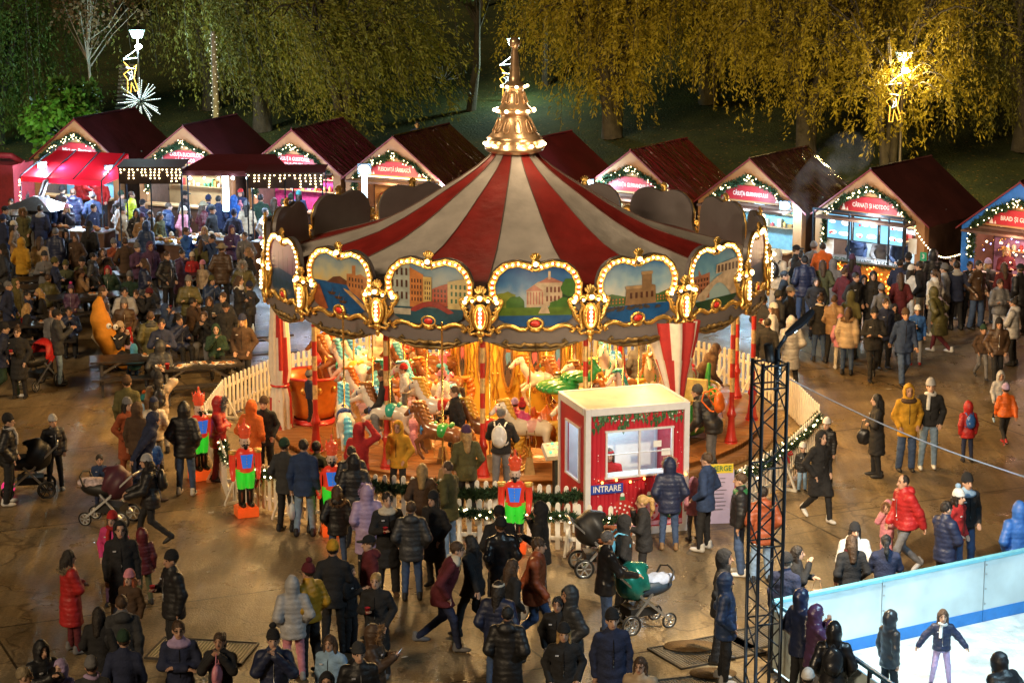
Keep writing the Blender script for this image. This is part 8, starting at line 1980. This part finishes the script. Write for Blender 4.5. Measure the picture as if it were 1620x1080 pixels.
# ---------------------------------------------------------------- eating area and queues at left
GE = 'people eating and queueing between the left stalls and the carousel'
crowd('''
33,378,1.72,20,sp|m|mustard.M.n|black|hood|mustard hooded back with a dark strap
62,376,1.68,10,sp|w|beige.S.n|black|fluff:brown|beige back with long curly hair right of the mustard hood
58,415,1.3,60,tc|c|brown.M.n|black|beanie:mustard|yellow beanie at the table by the mustard hood
70,400,1.66,170,sc|w|grey.M.n|black|beanie:char|grey beanie with white band over the yellow beanie
22,352,1.64,90,sp|w|tan.M.n|black|beanie:cream|big cream knitted hat near the left edge
37,330,1.66,180,sp|w|olive.L.n|black|hoodfur|fur framed hood, third row left|fur=tan
63,326,1.78,0,sp|m|navy.M.n|grey|short:dark|grey hood hanging, back to camera|trim=lgrey
73,311,1.82,10,sp|m|dblue.M.p|grey|short:dark|tall blue back in front of the red awning
30,302,1.74,0,sp|m|char.M.n|black|beanie:khaki|khaki beanie at the far left railing
41,304,1.68,20,sp|w|lgrey.M.p|black|beanie:dred|maroon hat over pale grey jacket
101,311,1.8,5,sp|m|navy.M.n|black|short:dark|navy back left of the bright counter
115,300,1.84,350,sp|m|navy.M.p|jeans|short:brown|tall navy back close to the red awning counter
98,296,1.8,30,sp|m|black.M.n|black|beanie:black|black beanie under the red awning
146,306,1.76,350,sp|m|dblue.M.n|black|beanie:grey|dark blue back beside the white picket gate
146,324,1.74,120,sp|m|navy.S.n|black|short:dark|bearded side face in the queue
106,325,1.66,190,se|w|navy.M.p|tan|beanie:pink|pink hat and navy jacket, eating
142,353,1.72,20,sp|w|black.L.n|black|beanie:black|salmon scarf over long black coat|scarf=pink
190,304,1.7,120,sp|m|grey.M.p|black|beanie:dgreen|left of the lime coat
208,304,1.68,100,sp|w|neon.M.p|black|short:brown|lime yellow coat at the corn counter
187,322,1.66,60,sp|w|white.M.n|jeans|pony:dark|white jacket below the lime coat
194,328,1.76,100,sp|m|tan.M.n|black|short:dark|tan jacket in the queue below the lime coat
216,333,1.72,190,sp|p|black.L.p|black|hood|long black hooded right of the tan jacket
104,365,1.64,170,sp|w|black.M.p|black|hood|shiny black hood in the fourth row left
88,362,1.74,20,sp|m|navy.M.p|black|short:grey|navy puffer left of the shiny black hood
120,371,1.6,200,sp|w|brown.M.n|black|long:brown|brown long hair beside the shiny black hood
92,346,1.1,180,sp|c|pink.M.p|pink|hood|small pink coat in the fourth row left
176,378,1.72,140,te|m|rust.M.n|black|beanie:grey|grey beanie, orange-brown jacket at the table
163,392,1.68,170,te|w|brown.M.n|black|long:brown|hooded brown hair at the table near the grey beanie
131,407,1.66,180,te|m|olive.M.n|black|beanie:black|white fur collar at the table, bearded
105,412,1.66,180,tp|p|camo.M.n|black|beanie:olive|camouflage jacket at the table|
145,419,1.72,180,te|m|black.M.p|black|hood|black hooded, face bright, eating
171,420,1.66,180,tc|w|dgreen.M.p|black|long:red|red hair band and cup, rounded green back|cup
189,410,1.1,300,tp|c|cream.M.p|black|pom:lblue|pale bobble hat at the table
122,426,1.66,60,te|w|tan.M.n|black|pony:brown|tan jacket with cup, brown hair|cup
198,377,1.74,350,sp|m|brown.L.n|black|short:brown|dark brown back right of the orange-brown jacket
12,446,1.74,100,sp|m|navy.M.n|black|short:grey|grey haired side face at the left edge
25,443,1.68,120,sp|w|olive.M.n|black|hood|behind the grey haired man
38,460,1.66,120,tp|m|navy.M.n|black|short:dark|smiling at the second table from left
68,456,1.66,250,te|w|black.M.n|black|long:blond|blond, biting into food from a brown bag|bag=tan
36,481,1.66,60,tp|w|black.M.n|black|long:blond|long blond hair from behind, brown coat
112,452,1.2,180,sp|g|purple.M.p|purple|pom:purple|purple child behind the banana figure|pc=hotpink
84,487,1.72,200,sp|w|grey.M.n|black|long:brown|brown haired, left of the man in light jeans
88,492,1.78,75,sh|m|char.M.n|ljeans|cap:black|light jeans, looking at his hands
27,519,1.66,185,sc|w|black.L.n|black|bun:brown|glasses and long dark coat, paper tray in hand|glasses,cup
2,513,1.74,90,wp|m|navy.M.n|dgreen.white|beanie:black|red and white sleeve, walking at the left edge|
197,455,1.74,170,tx|m|lgrey.S.p|black|short:black|pale grey puffer at the table right of the banana
219,457,1.62,200,te|w|black.M.n|black|short:brown|eating from a pink bag beside the pale grey puffer|bag=pink
162,494,1.68,130,tp|m|khaki.M.n|black|hat:cream|cream bucket hat behind the banana
190,498,1.7,20,tp|p|red.M.n|black|hood|bright red hood at the banana's table
183,510,1.66,110,te|w|black.M.n|black|beanie:beige|pale hat, fur collar, at the banana's table
206,528,1.2,280,te|c|lilac.M.p|black|pom:white|striped bobble hat eating at the banana's table
238,494,1.78,350,sp|m|olive.M.p|black|short:brown|olive jacket with dark yoke at the banana's table|trim=char
212,546,1.15,340,tp|c|skyblue.M.n|blue|hood|blue patterned jacket on the near bench
252,541,1.76,5,tp|m|char.M.p|black|hood|dark quilted back on the near bench
325,491,1.74,190,te|m|black.M.n|grey|short:brown|eating with both hands at the bottle table|
300,472,1.66,60,te|w|brown.M.n|black|short:black|black bob in profile behind the eating man
332,468,1.66,180,tp|w|black.M.n|black|long:brown|long straight hair facing the camera behind the bottle table
352,464,1.76,200,sc|m|char.M.n|black|short:brown|standing with a cup behind the bottle table|cup=white
357,480,1.62,170,sp|m|black.M.n|black|cap:black|grey backpack in front, black cap|
377,438,1.7,100,sx|w|black.M.n|black|long:brown|white shirt under black coat near the canopy edge|trim=white
396,448,1.4,300,sp|c|char.M.n|black|beanie:navy|dark blue hat next to the white shirt
384,413,1.68,180,sp|w|olive.M.p|black|hoodfur|hooded with pale fur near the canopy edge|fur=lgrey
304,401,1.3,185,sp|g|red.M.n|black|beanie:cream|cream beanie and red jacket
320,414,1.3,200,sp|g|beige.M.n|black|beanie:pink|pink beanie right of the cream beanie
237,384,1.74,150,sp|w|purple.M.n|black|hood|purplish hood in the middle of the crowd
264,399,1.72,130,sp|m|black.M.p|black|short:brown|leaning with red face in the crowd|
271,369,1.1,180,sp|c|grey.M.p|black|beanie:cream|white scarf child in the crowd|scarf=white
294,361,1.72,110,se|m|blue.M.n|black|short:brown|blue jacket eating in the crowd
324,359,1.68,190,sp|w|grey.M.n|black|long:blond|backlit blond hair in the crowd
336,372,1.78,230,se|m|dblue.M.n|black|short:dark|looking down right of the backlit blond
318,380,1.62,20,sp|w|olive.M.n|black|long:brown|olive back below the backlit blond
350,388,1.82,10,sp|m|brown.M.p|black|hat:khaki|khaki sun hat and white cord, back turned
366,358,1.7,150,sc|w|purple.M.n|black|hood|mauve hooded holding food right in the crowd
388,368,1.68,200,sp|w|grey.M.n|black|short:brown|right end of the crowd by the canopy
392,393,1.74,250,sp|w|black.M.n|black|long:tan|bending head, light brown hair by the canopy
292,304,1.82,100,sp|m|black.M.p|black|cap:black|black cap at the cake counter
267,322,1.78,70,sp|m|dblue.M.p|black|short:brown|dark blue padded in the queue at the cakes
290,329,1.64,110,sp|w|pink.L.p|pink|beanie:cream|long pale pink coat and cream beanie
321,321,1.7,60,sp|w|dred.L.p|dred|hat:khaki|maroon padded coat and bucket hat
336,327,1.8,110,sp|m|black.M.n|black|beanie:black|bearded black beanie, white sleeve stripe
329,311,1.74,20,sp|m|navy.M.n|black|beanie:navy|navy beanie under the maroon canopy
345,311,1.78,10,sp|m|navy.M.n|black|short:dark|back at the glaring light panel|
369,311,1.72,30,sp|p|blue.M.n|black|hood|blue hood with red stripe at the counter
380,323,1.4,180,sp|c|pink.M.p|black|pom:pink|pink bobble hat near the pink curtain stall
390,320,1.7,0,sp|w|beige.M.n|black|beanie:grey|grey knit hat and fur collar near the pink curtain stall
412,309,1.82,355,sp|m|dgreen.M.n|black|short:black|dark back before the white glare
370,333,1.74,20,sp|m|navy.M.n|black|beanie:navy|round dark blue back below the pink bobble hat
418,330,1.74,120,sp|m|lgrey.M.n|black|short:black|grey jacket left of the dark rounding boards
225,317,1.7,30,sp|m|navy.M.n|black|cap:black|dark blue back left of the corn
238,334,1.7,120,sp|m|grey.M.n|black|short:brown|pale scarf in the middle queue|scarf=lgrey
253,337,1.68,110,sp|w|olive.M.n|black|long:brown|face mask and long hair in the middle queue
225,339,1.66,170,sp|w|tan.M.n|black|beanie:purple|purple hat, middle queue
232,352,1.7,30,sp|w|dblue.L.p|black|hood|long blue padded back in the middle queue
17,315,1.66,180,sp|w|lgrey.M.n|black|short:black|pale jacket near the left railing
8,328,1.74,110,sp|m|black.M.n|black|cap:black|black cap near the left edge
4,342,1.7,40,sp|m|navy.M.n|black|beanie:navy|navy beanie cut by the left edge
52,319,1.72,20,sp|m|grey.M.n|black|short:dark|grey back between the two hanging hoods
460,309,1.72,0,sp|m|black.M.n|black|beanie:dgreen|black coat under the right light banner
472,304,1.66,10,sp|w|dblue.M.n|black|beanie:teal|teal beanie under the right light banner
447,318,1.64,20,sp|w|cream.M.n|black|bun:brown|cream coat below the right light banner
433,314,1.7,0,sp|w|brown.M.n|black|long:brown|long brown hair below the right light banner
455,330,1.7,180,sp|m|char.M.n|black|short:dark|dark figure just above the dark rounding boards
''', 'left', GE, far=False)
# ---------------------------------------------------------------- stall staff and booth clerk
GF = 'staff working in the stalls and the booth'
def staff(i, lx, ly, row):
    p = stp(i, lx, ly, 0.05); hgt = float(row.split(',')[0]); px, py = PX(p.x, p.y, .05 + hgt * .985)
    put_person('%.1f,%.1f,' % (px, py) + row + ',z=.05', 'staff', GF)
staff(7, -.62, .45, '1.76,170,sp|m|dblue.S.k|black|short:dark|left cook in the hot dog stall|')
staff(7, .1, .5, '1.72,185,sf|m|grey.S.k|black|short:brown|middle cook in the hot dog stall|')
staff(7, .75, .4, '1.74,180,sf|m|dblue.S.k|black|short:dark|right cook in the hot dog stall, dark tee|')
staff(8, -.55, .4, '1.68,180,sx|w|dred.S.k|black|fluff:blond|blond seller in the blue stall|')
staff(3, -.5, .5, '1.7,180,sp|w|cream.S.k|black|bun:brown|seller in the foil roofed stall|')
for px, py, r in ((132, 268, '1.76,100,sf|m|red.S.k|black|cap:grey|grill cook under the red awning|z=.1'), (160, 282, '1.72,180,sf|m|red.S.k|black|cap:red|red cap cook right under the awning|z=.1'), (122, 283, '1.7,60,sf|m|red.S.k|black|hood|bending helper under the red awning|z=.1'), (381, 300, '1.7,190,sf|w|dblue.S.k|black|cap:red|red cap seller under the right banner|z=.1')):
    put_person('%d,%d,' % (px, py) + r, 'staff', GF)
c = BOOTH_CLERK; px, py = PX(c.x, c.y, .1 + 1.45); put_person('%.1f,%.1f,1.72,180,tx|m|red.S.k|black|band:red|ticket seller behind the booth window|z=.2,hc=brown' % (PX(c.x, c.y, .2 + 1.283 * .985)), 'staff', GF)
put_person('660,193,1.72,180,sp|m|navy.M.n|black|short:dark|on the dark lawn behind the foil roof|z=1.0', 'lawn', 'people on the dark lawn behind the stalls')
put_person('208,170,1.72,180,sp|m|lgrey.M.n|black|short:dark|on the lawn under the left street lamp|z=.9', 'lawn', 'people on the dark lawn behind the stalls')
# ---------------------------------------------------------------- the darkest part of the eating area: seated and standing figures between the tables
q = random.Random(77); taken = [(a, b) for _, a, b, z in PEOPLE if z == 'left']; n = 0; rowsets = {}
coats = ['black', 'navy', 'char', 'dgreen', 'brown', 'dred', 'dblue', 'purple', 'olive']; heads = ['beanie:black', 'hood', 'short:dark', 'long:brown', 'beanie:grey', 'pony:dark', 'short:brown', 'cap:black', 'beanie:dred', 'long:black', 'bun:dark', 'hood', 'beanie:navy', 'beanie:olive', 'pom:grey']
tries = 0; used = set()
while n < 22 and tries < 4000:
    tries += 1; x = q.uniform(4, 405); y = q.uniform(385, 515)
    if y > 500 and x < 230: continue
    if any(abs(x - a) < 15 and abs(y - b) < 17 for a, b in taken): continue
    c = q.choice(coats); h = q.choice(heads)
    if (c, h) in used: continue
    used.add((c, h)); taken.append((x, y)); n += 1
    t = min(range(len(TABLES)), key=lambda i: abs(TABLES[i][0] - x) + 1.5 * abs(TABLES[i][1] - y - 20)); nm = ['bottle table', 'littered table', 'banana table', 'purple child table', 'yellow beanie table', 'table by the canopy', 'long blond table', 'yellow coats table', 'table nearest the stalls', 'white puffer table', 'left edge table', 'table under the banner'][t]
    put_person('%.0f,%.0f,%.2f,%d,%s|%s|%s.M.%s|black|%s|in the dark crowd near the %s|' % (x, y, q.uniform(1.6, 1.8), q.choice([170, 190, 20, 350, 90, 270, 140]), q.choice(['te', 'tp', 'sp', 'sx', 'te']), q.choice('mw'), c, q.choice('np'), h, nm), 'left', GE)
# ================================================================ lamps
for k in range(8):
    a = A0 + STEP * (2 * k + 1)
    lamp('carousel_lamp', CPOS + Vector(ca(a, 3.1, 3.15)), CAR_IN, (1, .56, .18), .15)
for k in range(NS):
    a = A0 + STEP * (k + .5)
    if math.cos(a) > -.6:
        p = CPOS + Vector(ca(a, BR + .35, 3.9)); l = lamp('board_lamp', p, CAR_OUT, (1, .6, .22), .3, 'SPOT', spot=150, blend=.6); aim(l, CPOS + Vector(ca(a, BR + 5.5, 0)))
        lamp('bulb_glow', CPOS + Vector(ca(a, BR + 1.3, 3.8)), 20, (1, .7, .38), .3)
for z, r in ((6.25, .95), (6.9, .7)):
    for k in range(3): a = k * 2 * PI / 3 + .4; lamp('spire_lamp', CPOS + Vector(ca(a, r, z)), 10, (1, .7, .4), .1)
cool, warm, pink = (.66, .86, 1), (1, .68, .32), (1, .62, .55)
for i, (c, e) in enumerate((((.5, .75, 1), 260), ((.5, .75, 1), 260), ((.7, .75, 1), 260), (warm, 130), (warm, 60), (cool, 110), ((.45, .75, 1), 190), ((.85, .95, 1), 260), ((1, .6, .45), 120))):
    lamp('stall_lamp', stp(i, 0, .55, 2.25), e, c, .15)
    lamp('canopy_lamp', stp(i, .2, -.75, 2.3), e * .35, c, .15)
for i in range(9): lamp('gable_lamp', stp(i, -.3, -1.3, 2.8), 16, (1, .72, .42), .3)
for p, lb in FL: lamp('flood_light', p + Vector((0, -.25, -.05)), 170, cool if 'blue' not in lb else (.5, .78, 1), .1)
lamp('awning_lamp', AWN.matrix_basis @ Vector((0, .1, 2.1)), 220, cool, .2)
for px in (240, 330, 400, 450): lamp('banner_lamp', at_depth(px, 58.2, 2.3), 120, (.5, .74, 1), .15)
lamp('booth_lamp', BOOTH_LAMP, 42, (.55, .82, 1), .15)
for p, c in nut_lamps: lamp('nutcracker_lamp', p, .5, c, .1); lamp('nutcracker_lamp', Vector(p) + Vector((0, -.15, -.5)), 1.6, (1, .15, .03), .1)
for p, e, c in zip(PL, (800, 350, 550), ((.55, .9, .95), (.7, 1, .8), (1, .72, .3))): lamp('park_lamp', p, e, c, .2)
# street lamp on the truss and the floodlights of the rink
l = lamp('truss_lamp', TRUSS_LAMP, 2200, (1, .78, .5), .12, 'SPOT', spot=125); aim(l, TRUSS_LAMP + Vector((3.2, 5.5, -6)))
l = lamp('rink_flood', RINK_C + Vector((1.5, -4, 8.5)), 2300, (.46, .8, 1), .4, 'SPOT', spot=62, blend=.6); aim(l, RINK_C + Vector((-.8, .2, 0)))
l = lamp('rink_flood', RINK_C + Vector((0, -5, 9)), 1500, (.6, .86, 1), .4, 'SPOT', spot=75, blend=.9); aim(l, Vector((2.2, 33, 0)))
# garden uplights behind the stalls
for px, y, e, tp, c in ((950, 66, 700, (950, 76, 6), (1, .72, .2)), (1120, 67, 900, (1120, 78, 6.5), (1, .72, .2)), (1290, 61, 900, (1280, 72, 6), (1, .72, .2)), (1500, 60, 900, (1480, 76, 6), (1, .74, .22)), (560, 66, 450, (560, 74, 6), (.95, .85, .25)), (400, 68, 380, (400, 77, 6), (1, .66, .25)), (100, 66, 700, (85, 72, 3.5), (.5, 1, .3)), (15, 66, 700, (5, 77, 6), (.6, 1, .35)), (330, 70, 380, (340, 80, 6), (.8, .95, .4))):
    p = at_depth(px, y, .6); l = lamp('garden_uplight', p, e * 1.25, c, .15, 'SPOT', spot=95, blend=.8); aim(l, at_depth(*tp))
lamp('smoke_lamp', SMOKE.location + Vector((-.5, -1.2, -.2)), 150, (.45, .75, 1), .2)
SC.view_settings.view_transform = 'Standard'; SC.view_settings.look = 'None'; SC.view_settings.exposure = .3; SC.view_settings.gamma = 1
cy = SC.cycles
cy.use_denoising = True; cy.max_bounces = 6; cy.diffuse_bounces = 3; cy.glossy_bounces = 3; cy.transmission_bounces = 4; cy.volume_bounces = 0
cy.sample_clamp_indirect = 4; cy.sample_clamp_direct = 0; cy.caustics_reflective = False; cy.caustics_refractive = False
cy.use_light_tree = True
